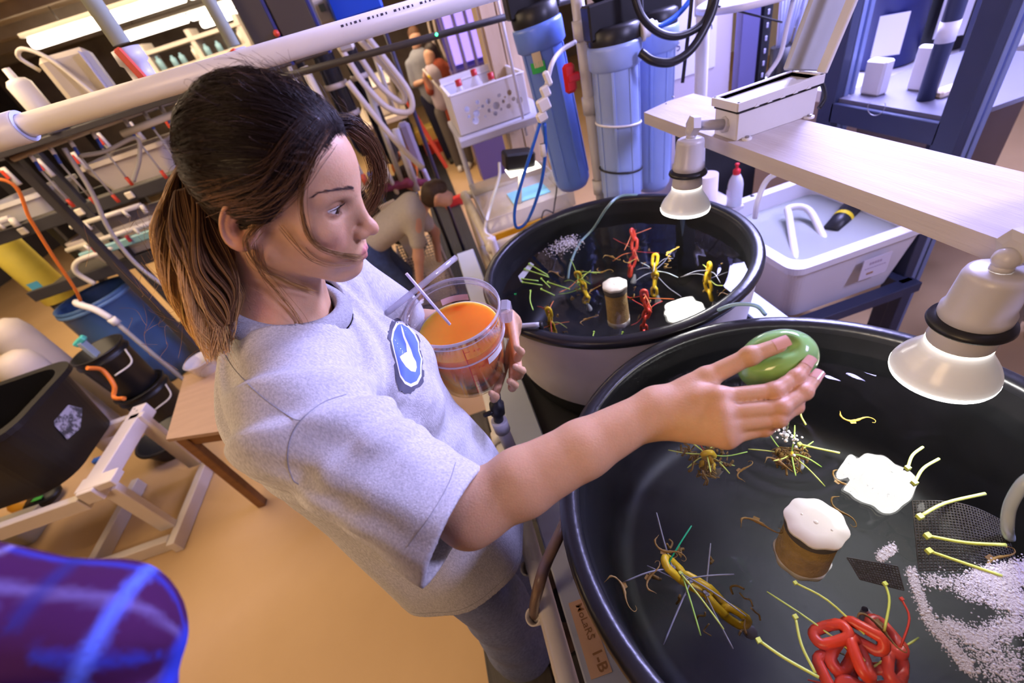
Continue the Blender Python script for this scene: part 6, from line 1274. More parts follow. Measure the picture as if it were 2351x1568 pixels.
t = thing('rack_tub', 'grey tub at the right end of the rack behind the hair', 'tub', (-1.2, 4.1, 1.1)); tubshell(-1.10, 4.16, .62, .50, 1.125, 1.34, .012, mat('tub_grey_blue', (.36, .36, .46), .5), t, .86, .018)
for k, (x, w, h, cc, lab) in enumerate(((-3.46, .16, .26, (.5, .45, .38), 'beige equipment box, leftmost on the upper rack shelf'), (-1.55, .22, .20, (.55, .56, .66), 'pale box between the tubs on the upper rack shelf'), (-1.05, .3, .28, (.62, .58, .50), 'cream box at the right end of the upper rack shelf'))):
    t = thing('equipment_box', lab, 'box', (x, 4.1, 1.6)); m = MB(); m.box((x, 4.12, 1.585 + h / 2), (w, .3, h), bev=.02); m.build('case', mat('case_%d' % k, cc, .5), t); m = MB(); m.box((x, 3.965, 1.585 + h * .6), (w * .5, .01, h * .25), bev=.003); m.build('panel', MATS['base_grey'], t)
for k, (xa, xb, z, r, lab) in enumerate(((-2.76, -2.22, 1.475, .017, 'short white spray pipe under the rack rail'), (-2.92, -2.20, 1.335, .018, 'long white spray pipe above the lower beige tub'), (-3.42, -3.05, 1.66, .022, 'stubby white pipe by the orange cord'))):
    t = thing('spray_pipe', lab, 'pipe', (xa, 3.78, z)); m = MB(); m.cyl((xa, 3.78, z), (xb, 3.78, z - .006), r, n=14); m.build('pipe', old_pvc, t)
    for s in (.2, .75): x = xa + (xb - xa) * s; m = MB(); m.cyl((x, 3.77, z), (x + .012, 3.76, z - .055), .013, n=10); m.build('nozzle', old_pvc, t)
    m = MB(); m.cyl((xb, 3.78, z - .006), (xb, 3.77, z - .07), r, n=12); m.build('elbow', old_pvc, t)
t = thing('teal_trough', 'teal trough with red clips below the long spray pipe', 'trough', (-2.5, 3.77, 1.26)); m = MB(); m.box((-2.50, 3.77, 1.262), (.72, .05, .06), bev=.008); m.build('trough', mat('teal', (.22, .42, .44), .4), t)
for x in (-2.72, -2.45, -2.25): m = MB(); m.box((x, 3.74, 1.285), (.02, .03, .05), bev=.003); m.build('red_clip', mat('clip_red', (.35, .02, .03), .5), t)
hose('white_tube', 'white tube bent over the lower beige tub', [(-2.93, 3.74, 1.05), (-2.96, 3.73, 1.18), (-2.88, 3.73, 1.25), (-2.70, 3.74, 1.255), (-2.55, 3.78, 1.26)], .019, old_pvc)
hose('orange_cable', 'orange cord hanging down in front of the dark rack', [(-2.55, 2.9, 2.0), aty(15, 415, 2.95), aty(70, 505, 2.98), aty(120, 585, 3.02), aty(170, 660, 3.06), aty(185, 690, 3.1)], .009, mat('cord_orange', (.85, .22, .03), .5), 'cord')
rg = random.Random(21)
for k in range(9):   # small valves and bits on the rack
    x = -3.3 + k * .23; t = thing('rack_valve', 'small white and red valve number-less fitting on the dark rack rail', 'valve', (x, 3.8, 1.9), 'valves along the rack rail'); t['label'] = '%s small white valve from the left on the dark rack top rail' % ORD[k]; z = 1.93 + rg.uniform(-.05, .05)
    m = MB(); m.cyl((x, 3.81, z), (x + .02, 3.79, z - .12), .018, n=10); m.build('valve_body', old_pvc, t); m = MB(); m.box((x + .01, 3.77, z - .04), (.022, .012, .06), bev=.003); m.build('lever', MATS['handle_red'], t)
# yellow cylinder, beige gas cylinders, drum
YX, YY = -3.75, 4.35
yc = thing('yellow_reactor', 'tall yellow cylinder with a blue label at the left', 'cylinder', (YX, YY, .0)); m = MB(); m.lathe([(.125, .86), (.132, .87), (.132, 1.46), (.122, 1.48), (.118, 1.48)], (YX, YY, 0), n=32, cap1=True); m.build('body', mat('reactor_yellow', (.80, .66, .10), .55, noise=.12, nscale=12), yc)
m = MB(); m.cyl((YX, YY, 1.47), (YX, YY, 2.0), .10, n=28); m.build('upper_tube', mat('tube_smoky', (.30, .28, .33), .25), yc); m = MB(); m.cyl((YX, YY, 0), (YX, YY, .87), .11, n=24); m.build('lower_tube', mat('lower_dark', (.07, .06, .06), .5), yc)
m = MB(); vs = []
for k in range(9):
    a = -1.75 + k * .085
    for z in (.97, 1.10): vs.append((YX + .1335 * math.cos(a), YY + .1335 * math.sin(a), z))
m.add(vs, [(2 * k, 2 * k + 2, 2 * k + 3, 2 * k + 1) for k in range(8)], True); m.build('blue_label', mat('label_cyan', (.10, .45, .70), .5), yc)
for k, (x, y, z1, lab) in enumerate(((-3.40, 3.35, 1.12, 'upper beige gas cylinder beside the yellow one'), (-3.25, 3.05, .98, 'lower beige gas cylinder with dark lettering'))):
    t = thing('gas_cylinder', lab, 'cylinder', (x, y, 0)); m = MB(); m.lathe([(.12, 0), (.13, .02), (.13, z1 - .12), (.11, z1 - .04), (.06, z1), (.001, z1 + .005)], (x, y, 0), n=28, cap0=True); m.build('shell', mat('cylinder_beige', (.55, .48, .42), .55, noise=.1, nscale=5), t)
    if k: 
        for j in range(3): m = MB(); m.box((x + .10 + .004 * j, y - .095, .70 - .05 * j), (.05, .004, .028), np.array([[.72, .69, 0], [-.69, .72, 0], [0, 0, 1]]).T); m.build('stencil_mark', mat('stencil_brown', (.14, .09, .06), .6), t)
dr = thing('blue_drum', 'open blue plastic drum on the floor at the left', 'drum', (-3.19, 3.95, 0)); dm = mat('drum_blue', (.055, .125, .30), .45, noise=.1, nscale=5)
m = MB(); m.lathe([(.27, 0), (.285, .02), (.288, .30), (.293, .32), (.288, .34), (.288, .60), (.293, .62), (.288, .64), (.285, .88), (.292, .89), (.292, .92), (.276, .92), (.272, .88), (.272, .03), (.001, .025)], (-3.19, 3.95, 0), n=48, cap0=True); m.build('shell', dm, dr)
m = MB(); m.lathe([(.293, .86), (.300, .865), (.300, .885), (.293, .89)], (-3.19, 3.95, 0), n=48); m.build('hoop', mat('hoop_blue', (.10, .20, .42), .45), dr)
dp = thing('drum_pipe', 'white elbow pipe hooked over the blue drum with grey hose', 'pipe', (-3.0, 3.65, .8)); m = MB(); m.tube(smooth_path([(-3.12, 3.75, .82), (-3.12, 3.70, .96), (-3.08, 3.64, .97), (-2.98, 3.60, .90), (-2.93, 3.585, .80)], 5), .026, 14); m.build('elbow_pipe', white_pvc, dp); m = MB(); m.cyl((-2.93, 3.585, .80), (-2.92, 3.58, .74), .032, n=14); m.build('coupling', white_pvc, dp); m = MB(); m.tube(smooth_path([(-2.92, 3.58, .74), (-2.88, 3.55, .45), (-2.84, 3.53, .15), (-2.80, 3.5, .02)], 5), .018, 10); m.build('hose', MATS['tube_grey'], dp)
cv = thing('covered_bucket', 'white bucket with a crumpled plastic cover behind the drum', 'bucket', (-2.55, 4.35, 0)); bx = (-2.30, 3.55)
def cov(p): return sd_ell(p, (bx[0], bx[1], .34), (.17, .17, .10)) + .012 * np.sin(p[:, 0] * 55 + p[:, 2] * 31) + .010 * np.sin(p[:, 1] * 61 - p[:, 0] * 23)
V, Q = surface_net(cov, (bx[0] - .22, bx[1] - .22, .20), (bx[0] + .22, bx[1] + .22, .50), .014); link('cover', np_mesh('cover', V, Q), mat('cover_white', (.66, .60, .52), .4), cv); m = MB(); m.lathe([(.13, 0), (.15, .34)], (*bx, 0), n=24, cap0=True); m.build('pail', mat('pail_beige', (.62, .54, .40), .5), cv)
# black buckets
bk = mat('bucket_black', (.012, .012, .013), .38)
def bucket(label, c, z0, r, h, extra=None):
    t = thing('black_bucket', label, 'bucket', (c[0], c[1], z0)); m = MB(); m.lathe([(r * .86, 0), (r * .88, .008), (r * .97, h * .80), (r * 1.04, h * .82), (r * 1.04, h * .86), (r * .99, h * .87), (r, h * .97), (r * 1.05, h * .975), (r * 1.05, h), (r * .96, h), (r * .85, .012), (.001, .012)], (c[0], c[1], z0), n=36, cap0=True); m.build('pail', bk, t)
    m = MB(); m.tube(smooth_path([(c[0] + r * 1.05, c[1] - .02, z0 + h * .84), (c[0] + r * 1.10, c[1] - r * .5, z0 + h * .62), (c[0] + r * .6, c[1] - r * 1.1, z0 + h * .60)], 5), .006, 8); m.build('handle_grip', mat('grip_white', (.7, .68, .64), .5), t); return t
bucket('upper black bucket of the stack by the blue drum', (-2.86, 3.17), .36, .17, .40); bucket('lower black bucket of the stack by the blue drum', (-2.86, 3.17), 0, .18, .36)
br = thing('teal_brush', 'teal brush standing in the upper black bucket', 'brush', (-2.88, 3.2, .75)); m = MB(); m.beam((-2.90, 3.12, .86), (-2.82, 3.14, .89), .05, .04, bev=.008); m.build('brush_block', mat('brush_teal', (.08, .50, .42), .5), br); m = MB(); m.beam((-2.86, 3.13, .73), (-2.86, 3.13, .87), .06, .03); m.build('bristles', mat('bristle_grey', (.35, .42, .46), .7), br)
t = thing('black_basin', 'low black basin on the floor beside the white frame', 'basin', (-2.6, 2.75, 0)); m = MB(); m.lathe([(.15, 0), (.20, .13), (.215, .13), (.215, .145), (.19, .145), (.14, .012), (.001, .012)], (-2.62, 2.72, 0), n=36, cap0=True); m.build('bowl', bk, t)
# white timber stand with the black tub
ws = thing('timber_stand', 'white painted timber stand under the big black tub', 'stand', (-2.8, 2.1, 0)); wt = mat('timber_white', (.76, .69, .64), .55, noise=.06, nscale=12)
def bm3(nm, a, b, w=.085, h=.045, up=(0, 0, 1)): m = MB(); m.beam(a, b, w, h, up=up, bev=.004); return m.build(nm, wt, ws)
bm3('floor_beam', (-2.22, 1.72, .045), (-2.22, 2.40, .045), .05, .09); bm3('floor_beam', (-2.25, 1.775, .045), (-3.6, 1.775, .045), .05, .09); bm3('floor_beam', (-2.75, 1.80, .045), (-2.75, 2.40, .045), .05, .09)
bm3('post', (-2.275, 1.86, .09), (-2.275, 1.86, .53), .045, .09); bm3('post', (-2.275, 2.33, .09), (-2.275, 2.33, .62), .045, .09); bm3('post', (-3.3, 1.80, .09), (-3.3, 1.80, .53), .045, .09)
bm3('top_beam', (-2.30, 1.78, .575), (-2.30, 2.44, .575), .09, .09); bm3('top_beam', (-2.36, 1.80, .545), (-3.6, 1.80, .545), .045, .09); bm3('top_beam', (-2.36, 2.40, .545), (-3.6, 2.40, .545), .045, .09); bm3('spacer', (-2.36, 1.845, .60), (-2.16, 1.845, .60), .09, .045)
sc_ = MB(); sc_.lathe([(.007, 0), (.006, .0015), (.0005, .002)], n=8); sme = sc_.mesh('screw'); sme.materials.append(MATS['screw_steel'])
for (x, y) in ((-2.29, 1.82), (-2.31, 1.86), (-2.29, 2.38), (-2.32, 2.41)):
    o = link('screw', sme, None, ws); o.location = (x, y, .620)
bt2 = thing('black_tub', 'big black scuffed tub standing on the white timber frame', 'tub', (-2.95, 2.1, .6)); tubshell(-2.95, 2.20, 1.06, .62, .595, 1.02, .02, mat('tub_black', (.007, .0065, .007), .45, noise=.3, nscale=6, bump=.1, bscale=30), bt2, .90, .03, bevel=.16)
m = MB(); m.add([(-2.444, 2.10, .76), (-2.444, 2.20, .74), (-2.440, 2.31, .80), (-2.436, 2.27, .87), (-2.434, 2.19, .91), (-2.436, 2.12, .86)], [(0, 1, 2, 3, 4, 5)]); m.build('scuff', mat('scuff_white', (.40, .38, .42), .7, col2=(.05, .05, .05), nscale=40, ncontrast=3), bt2)
# things on the floor under the stand
t = thing('storage_box', 'clear lidded box on the floor under the stand', 'box', (-2.95, 1.62, 0)); c = atz(75, 1225, .0); tubshell(c[0] - .05, c[1], .30, .22, .004, .13, .006, clear('box_frost', (.9, .9, .85), rough=.2, opaque=.55, ocol=(.62, .56, .45)), t, .92, .008, bevel=.03); m = MB(); m.box((c[0] - .05, c[1], .138), (.31, .23, .012), bev=.004); m.build('box_lid', MATS['box_frost'], t)
c = atz(40, 1180, .08); t = thing('orange_jug', 'small orange jug behind the clear lidded box', 'jug', (c[0] - .05, c[1] + .1, 0)); m = MB(); m.lathe([(.06, 0), (.065, .01), (.065, .10), (.03, .15), (.022, .18), (.001, .182)], (c[0] - .05, c[1] + .1, 0), n=20, cap0=True); m.build('jug_body', mat('jug_orange', (.80, .36, .02), .45), t)
c = atz(110, 1150, 0); t = thing('dark_bag', 'dark bag with a green stripe under the stand', 'bag', (c[0], c[1], 0)); m = MB(); m.sphere((c[0], c[1], .05), .13, 16, 10, (1.1, .8, .38)); m.build('bag', MATS['tub_black'], t); m = MB(); m.box((c[0] + .05, c[1] - .06, .098), (.07, .03, .006)); m.build('green_stripe', mat('stripe_green', (.05, .35, .05), .6), t)
hose('orange_hose', 'orange hose curling by the black buckets', [aty(200, 845, 2.75), aty(235, 850, 2.8), aty(262, 885, 2.75), aty(262, 912, 2.7), aty(285, 915, 2.65)], .014, MATS['cord_orange'], 'hose')
m = MB(); a = atz(255, 1010, .05); m.cyl((a[0], a[1], .04), (a[0] + .18, a[1] + .12, .10), .013, n=10); tag(m.build('white_rod', white_pvc), 'short white rod on the floor behind the white frame', 'rod')
m = MB(); a = atz(222, 1055, .03); m.box((a[0], a[1], .02), (.07, .05, .04), bev=.01); tag(m.build('blue_clip', mat('clip_blue', (.03, .12, .45), .5)), 'small blue clip lying beside the timber stand', 'clip')
# brown table
tb_ = thing('wooden_table', 'small brown wooden table behind the woman\'s back', 'table', (-1.35, 2.1, 0)); wb = mat('table_brown', (.24, .105, .035), .5, noise=.25, nscale=8, stretch=(1, 1, 4)); 
m = MB(); m.prism([(-1.80, 1.845), (-.95, 1.61), (-.80, 2.20), (-1.92, 2.42)], (0, 0, .70), (1, 0, 0), (0, 1, 0), (0, 0, 1), .022); m.build('table_top', mat('table_top_tan', (.40, .26, .17), .5, noise=.18, nscale=5, stretch=(1, 6, 1)), tb_)
m = MB(); m.beam((-1.74, 1.865, .66), (-.98, 1.655, .66), .022, .075); m.build('apron', wb, tb_); m = MB(); m.beam((-1.76, 1.87, .66), (-1.87, 2.36, .66), .022, .075); m.build('apron', wb, tb_)
for (x, y) in ((-1.735, 1.855), (-1.0, 1.66), (-.87, 2.14), (-1.86, 2.36)): m = MB(); m.box((x, y, .35), (.05, .05, .70), bev=.004); m.build('leg', wb, tb_)
c = atz(465, 870, .722); t = thing('clear_bowl', 'clear plastic bowl on the corner of the brown table', 'bowl', (c[0], c[1] + .02, .722)); m = MB(); m.lathe([(.05, .003), (.062, .02), (.085, .10), (.09, .10), (.09, .106), (.082, .106), (.058, .02), (.001, .005)], (c[0] + .03, c[1] + .05, .722), n=30); m.build('bowl', MATS['ring_clear'], t)
# white shelving and cabinets far behind
wsx = thing('white_shelving', 'white shelving with bottles far behind on the left', 'shelving', (-2.7, 9.3, 0)); wsm = mat('shelving_white', (.66, .60, .52), .5)
for x in (-3.7, -2.95, -2.2): m = MB(); m.box((x, 9.25, 1.35), (.07, .4, 2.7)); m.build('upright', wsm, wsx)
for z in (.7, 1.35, 1.95, 2.3, 2.58): m = MB(); m.box((-2.95, 9.25, z), (1.55, .42, .05)); m.build('shelf', wsm, wsx)
rg = random.Random(8)
for k in range(16):
    x = -3.6 + (k % 8) * .19 + rg.uniform(-.03, .03); z = (1.98, 2.325)[k // 8]; h = rg.uniform(.14, .22); cc = rg.choice([(.7, .65, .55), (.25, .45, .55), (.6, .55, .5), (.75, .7, .6)])
    t = thing('shelf_bottle', '%s small bottle from the left on the %s far white shelf' % (ORD[k % 8], ('lower', 'upper')[k // 8]), 'bottle', (x, 9.1, z), 'bottles on the far white shelving'); m = MB(); m.lathe([(.045, 0), (.045, h * .7), (.02, h * .85), (.02, h), (.001, h)], (x, 9.1, z), n=12, cap0=True); m.build('bottle_body', mat('bottle_%d' % (k % 4), cc, .5), t)
dc = thing('dark_cabinet', 'tall dark cabinet with blue-lit edges behind the overhead pipe', 'cabinet', (-.42, 2.75, 2.0)); 
for k, (x, w) in enumerate(((-.56, .12), (-.40, .17))): m = MB(); m.box((x, 2.75, 2.70), (w, .22, 1.4), bev=.006); m.build('cabinet_panel', mat('cabinet_brown', (.065, .052, .042), .5), dc); m = MB(); m.box((x + w / 2 + .004, 2.65, 2.70), (.012, .02, 1.4)); m.build('lit_edge_strip', mat('edge_blue_light', (.03, .04, .20), .3), dc)  # navy strips put blue light on the panel edges by colour
m = MB(); m.sphere((-.50, 2.63, 2.13), .014, 10, 8); m.build('red_knob', MATS['handle_red'], dc)
t = thing('blue_tray', 'bright blue tray hanging above the overhead pipe', 'tray', (-.1, 3.0, 2.1)); m = MB(); m.box((-.12, 3.0, 2.16), (.26, .25, .12), bev=.012); m.build('tray', mat('tray_blue', (.01, .07, .50), .35), t)
for k, (x, z, lab) in enumerate(((-.30, 2.17, 'white meter box left of the blue tray'), (-.26, 2.03, 'lower white meter box by the blue tray'))): t = thing('meter_box', lab, 'meter', (x, 3.05, z - .05)); m = MB(); m.box((x, 3.05, z), (.085, .08, .11), bev=.012); m.build('case', bm_, t); m = MB(); m.box((x + .005, 3.006, z + .012), (.03, .006, .03)); m.build('screen', MATS['display_green'], t)
# hose and skimmer bank right of the woman's head
bank = thing('skimmer_bank', 'black skimmer columns with silver clamps behind the head', 'skimmer', (-.45, 4.0, 0))
for (x, y, r, z0, z1) in ((-.52, 3.95, .075, 1.35, 2.3), (-.34, 4.05, .06, 1.2, 2.3)):
    m = MB(); m.lathe([(.05, z0 - .08), (r, z0), (r, z1)], (x, y, 0), n=24, cap0=True); m.build('column', mat('column_black', (.012, .013, .02), .15, spec=.7), bank)
    for z in (1.58, 1.78): m = MB(); m.lathe([(r * 1.05, -.018), (r * 1.18, -.018), (r * 1.18, .018), (r * 1.05, .018)], (x, y, z), n=24); m.build('clamp', mat('clamp_grey', (.48, .42, .40), .4), bank)
for k, (xa, za, xb, zb, r, cc) in enumerate(((-.66, 1.95, -.62, 1.05, .030, 'pvc_cream'), (-.30, 1.75, -.33, 1.0, .022, 'tube_grey'), (-.42, 1.3, -.40, .8, .020, 'pvc_cream'), (-.22, 1.4, -.24, .9, .030, 'panel_lilac'), (-.16, 2.0, -.18, 1.5, .018, 'pvc_white'), (-.75, 2.0, -.78, 1.0, .016, 'tube_grey'), (-.86, 1.9, -.86, 1.3, .024, 'pvc_white'))):
    m = MB(); m.cyl((xa, 3.82, za), (xb, 3.82, zb), r, n=12); tag(m.build('standing_pipe', MATS[cc]), ['cream pipe left of the skimmer columns', 'grey pipe between the skimmer columns', 'short cream pipe below the skimmer clamps', 'lilac pipe at the right foot of the skimmers', 'short white pipe above the hose loop', 'thin grey pipe left of the skimmers', 'white pipe farthest left of the skimmer bank'][k], 'pipe')
hp = mat('hose_cream', (.62, .55, .50), .45)
for k, pts in enumerate(([(-.36, 3.7, 2.0), (-.30, 3.7, 1.75), (-.20, 3.7, 1.56), (-.06, 3.7, 1.50), (-.02, 3.7, 1.62), (-.10, 3.7, 1.85), (-.16, 3.7, 2.0)], [(-.22, 3.75, 2.0), (-.12, 3.75, 1.80), (-.06, 3.75, 1.62), (-.10, 3.75, 1.57), (-.20, 3.75, 1.70), (-.26, 3.75, 1.9)], [(-.40, 3.66, 1.8), (-.30, 3.66, 1.5), (-.20, 3.66, 1.25), (-.12, 3.66, 1.10)])):
    hose('cream_hose', ['outer cream hose hanging in a wide loop beside the skimmers', 'inner cream hose hanging in a tight loop beside the skimmers', 'cream hose slanting down across the skimmers'][k], pts, .022, hp, 'hose')
pl2 = thing('dark_pole', 'dark violet pole standing at the aisle', 'pole', (-.04, 4.3, 0)); m = MB(); m.cyl((-.04, 4.3, 0), (-.04, 4.3, 2.6), .018, n=12); m.build('pole', mat('pole_violet', (.05, .045, .11), .4), pl2)
t = thing('violet_housing', 'violet plastic housing with a pipe foot by the aisle pole', 'housing', (-.2, 4.3, 0)); m = MB(); m.box((-.17, 4.25, 1.15), (.11, .10, .42), bev=.03); m.build('case', mat('housing_violet', (.34, .29, .42), .45), t); m = MB(); m.tube(smooth_path([(-.14, 4.2, .95), (-.12, 4.2, .80), (-.02, 4.2, .78)], 5), .025, 12); m.build('foot_pipe', mat('pipe_lilac', (.58, .52, .72), .4), t); m = MB(); m.cyl((-.17, 4.25, 0), (-.17, 4.25, .95), .02, n=10); m.build('stand', MATS['plastic_black'], t)
rl = thing('orange_reel', 'orange hose reel at the foot of the skimmers', 'reel', (-.29, 4.2, 0)); d, u, w = perp((.35, -1, .1)); c = np.array([-.29, 4.15, 1.03])
for k in range(3): m = MB(); m.tube([c + d * (k - 1) * .03 + (.085 + .004 * k) * (math.cos(a) * u + 1.35 * math.sin(a) * w) for a in np.linspace(0, 2 * PI, 25)[:-1]], .018, 8, closed=True); m.build('hose_turn', MATS['cord_orange'], rl)
m = MB(); m.cyl((-.29, 4.2, 0), (-.29, 4.2, .95), .03, n=12); m.build('reel_post', MATS['plastic_black'], rl)
t = thing('leaning_board', 'white leaning board left of the orange reel', 'panel', (-.5, 3.6, .5)); m = MB(); m.beam((-.50, 3.62, .95), (-.44, 3.60, .45), .14, .02, up=(0, 1, 0)); m.build('board', tubm, t); m = MB(); m.cyl((-.46, 3.64, 0), (-.46, 3.64, .5), .015, n=8); m.build('prop', MATS['plastic_black'], t)
t = thing('sample_jars', 'tray of small jars on a ledge left of the reel', 'tray', (-.55, 3.7, 1.0)); m = MB(); m.box((-.53, 3.72, 1.10), (.22, .16, .02)); m.build('tray', tubm, t); 
for k, cc in enumerate(((.6, .1, .05), (.1, .2, .6), (.75, .7, .65))): m = MB(); m.cyl((-.59 + .06 * k, 3.7, 1.11), (-.59 + .06 * k, 3.7, 1.19), .024, n=10); m.build('jar', mat('jar_%d' % k, cc, .5), t)
m = MB(); m.cyl((-.53, 3.76, 0), (-.53, 3.76, 1.09), .02, n=8); m.build('tray_leg', MATS['plastic_black'], t)
redp = mat('paint_red', (.62, .03, .02), .45)
m = MB(); m.box((.22, 8.6, .10), (.70, .16, .20), bev=.01); tag(m.build('red_block', redp), 'far red block across the aisle mat', 'block')
m = MB(); m.box((.06, 5.68, .055), (.30, .10, .11), np.array([[.98, .15, 0], [-.15, .98, 0], [0, 0, 1]]).T, .008); tag(m.build('red_block', redp), 'near red block on the aisle mat beside the bending person', 'block')
m = MB(); m.beam((-.10, 6.3, 1.25), (.11, 6.4, .30), .06, .05); tag(m.build('red_strut', mat('strut_red', (.80, .10, .04), .45)), 'orange-red slanting strut beside the aisle pole', 'strut')
m = MB(); m.box((.02, 8.9, .30), (.45, .4, .25), bev=.02); tag(m.build('yellow_bin', mat('bin_yellow', (.72, .50, .12), .5)), 'yellow bin behind the red block', 'bin'); m = MB(); m.box((.02, 8.9, .09), (.40, .36, .18)); tag(m.build('bin_base', rkm), 'dark plinth under the yellow bin', 'plinth')
# far workbench on the right of the aisle with a purple-lit tank
fw = thing('far_workbench', 'far metal bench with glass tanks along the aisle', 'bench', (-.6, 7.8, 0)); m = MB(); m.box((-.55, 8.2, .98), (.75, 2.4, .06)); m.build('bench_top', tubm, fw)
for (x, y) in ((-.85, 7.1), (-.25, 7.1), (-.85, 9.3), (-.25, 9.3)): m = MB(); m.box((x, y, .48), (.06, .06, .95)); m.build('leg', rkm, fw)
m = MB(); m.box((-.55, 8.2, .45), (.7, 2.3, .03)); m.build('lower_shelf', rkm, fw)
for k in range(5):
    t = thing('glass_jar_tank', '%s pale tank along the far metal bench, counted from the near end' % ORD[k], 'tank', (-.55, 7.4 + .42 * k, 1.01), 'pale tanks on the far bench'); m = MB(); m.box((-.5, 7.4 + .42 * k, 1.20), (.5, .34, .36), bev=.02); m.build('tank_body', mat('tank_cream', (.58, .50, .38), .4), t); m = MB(); m.box((-.5, 7.4 + .42 * k, 1.40), (.52, .36, .03), bev=.01); m.build('tank_lid', white_pvc, t)
pg = thing('lit_tank', 'violet-lit aquarium far behind the basket', 'aquarium', (.95, 6.2, 0)); c = aty(1065, 85, 6.2); m = MB(); m.box((c[0], 6.3, c[2]), (.42, .12, .50), bev=.01); m.build('lit_pane', mat('violet_glow', (.5, .4, 1), .4, emit=(.42, .28, 1.0), estr=1.3), pg); m = MB(); m.box((c[0], 6.36, c[2]), (.50, .10, .60)); m.build('frame', mat('frame_violet', (.10, .08, .25), .5), pg); m = MB(); m.box((c[0], 6.4, (c[2] - .3) / 2), (.5, .3, c[2] - .3)); m.build('tank_stand', mat('stand_violet', (.16, .12, .30), .5), pg)
for k in range(4): x = c[0] - .22 + .14 * k; m = MB(); m.cyl((x, 6.1, 1.3), (x, 6.1, 2.6), .022, n=10); tag(m.build('hanging_tube', mat('tube_violet', (.30, .26, .50), .4)), ['leftmost', 'second', 'third', 'rightmost'][k] + ' violet-lit tube hanging in front of the far aquarium', 'tube')
for k in range(5): x = c[0] - .48 + .05 * k; m = MB(); x = .62 + .09 * k; m.tube(smooth_path([(x, 8.6, 2.7), (x + .03, 8.6, 2.2), (x - .02, 8.6, 1.7), (x + .02, 8.6, 1.3)], 4), .02, 8); tag(m.build('hanging_rope', mat('rope_cream', (.58, .48, .42), .7)), '%s cream hose from the left hanging beside the far aquarium' % ORD[k], 'hose', 'cream hoses hanging in a row')
# black wires bundled in the upper left corner
for k in range(7):
    a = rg.uniform(-.3, .3); hose('ceiling_cable', '%s black cable from the left drooping from the ceiling corner' % ORD[k], [(-2.6 + .25 * k, 4.2 + a, 3.38), (-2.75 + .22 * k, 4.1 + a, 3.05), (-2.55 + .2 * k, 4.0 + a, 2.85), (-2.35 + .25 * k, 4.1 + a, 3.1), (-2.2 + .22 * k, 4.2 + a, 3.38)], .010, blk, 'cable')['group'] = 'drooping ceiling cables'
# ================================================================ other people
def figure(label, base, parts):
    """parts: name -> (list of sd cones, material, voxel)"""
    t = thing('person', label, 'person', base)
    for nm, (cones, m_, h, k) in parts.items():
        P = np.array([c[0] for c in cones] + [c[1] for c in cones]); r = max(max(c[2], c[3]) for c in cones) + .03
        def sd(p, cones=cones, k=k):
            d = None
            for (a, b, r1, r2) in cones: e = sd_cone(p, a, b, r1, r2); d = e if d is None else smin(d, e, k)
            return d
        V, Q = surface_net(sd, P.min(0) - r, P.max(0) + r, h); link(nm, np_mesh(nm, V, Q), m_, t)
    return t
sk2 = mat('skin_plain', (.58, .33, .24), .55, sss=.2)
# bending person in the aisle
yb = 3.2; HP = np.array([-.68, 3.24, .84]); SHb = np.array([-.27, 3.16, .985]); HDb = np.array([-.075, 3.12, 1.035])
figure('person bending over in a grey t-shirt and jeans in the aisle', (-.62, 3.3, 0), {
    'body': ([(HDb, HDb + [.035, 0, -.03], .078, .062), (HDb + [.05, -.0, -.055], HDb + [.06, 0, -.06], .035, .03), (SHb, HDb, .05, .052), (SHb + [0, -.15, -.02], (-.36, 2.98, .70), .045, .040), ((-.36, 2.98, .70), (-.44, 2.96, .47), .038, .027), ((-.44, 2.96, .47), (-.46, 2.95, .38), .030, .022), (SHb + [0, .16, -.03], (-.20, 3.34, .70), .045, .038), ((-.20, 3.34, .70), (-.25, 3.3, .48), .036, .025), (HP, SHb, .10, .10), (HDb + [-.01, -.075, -.005], HDb + [-.005, -.08, .012], .010, .014), (HDb + [.085, 0, -.02], HDb + [.10, 0, -.025], .012, .010)], sk2, .010, .025),
    't_shirt': ([(HP + [.02, 0, .0], SHb + [-.01, 0, .01], .118, .108), (HP + [.02, -.07, 0], SHb + [-.02, -.09, 0], .088, .088), (HP + [.02, .07, 0], SHb + [-.02, .09, 0], .088, .088), (SHb + [-.01, -.12, 0], (-.325, 3.0, .80), .066, .058), (SHb + [-.01, .12, 0], (-.24, 3.3, .80), .075, .066)], mat('shirt_taupe', (.46, .42, .38), .9, noise=.12, nscale=60, bump=.3, bscale=18), .012, .05),
    'jeans': ([(HP + [-.03, 0, -.05], HP + [.0, 0, .0], .155, .14), (HP + [-.05, -.09, -.04], (-.60, 3.14, .45), .115, .078), ((-.60, 3.14, .45), (-.66, 3.15, .08), .075, .062), (HP + [-.05, .09, -.04], (-.58, 3.36, .45), .115, .078), ((-.58, 3.36, .45), (-.64, 3.36, .08), .075, .062)], mat('denim_blue', (.065, .11, .24), .85, noise=.35, nscale=30), .013, .04),
    'hair': ([(HDb + [-.02, 0, .035], HDb + [.01, 0, .045], .080, .070), (HDb + [-.055, 0, .0], HDb + [-.03, 0, .03], .066, .07), (HDb + [.045, 0, .045], HDb + [.05, 0, .05], .042, .038)], mat('hair_short_brown', (.055, .028, .014), .6, noise=.5, nscale=60, bump=.6, bscale=120), .008, .02),
    'shoe': ([((-.66, 3.15, .045), (-.50, 3.14, .035), .045, .035)], mat('shoe_dark', (.05, .045, .04), .6), .010, .02), 'shoe.001': ([((-.64, 3.36, .045), (-.48, 3.36, .035), .045, .035)], MATS['shoe_dark'], .010, .02)})
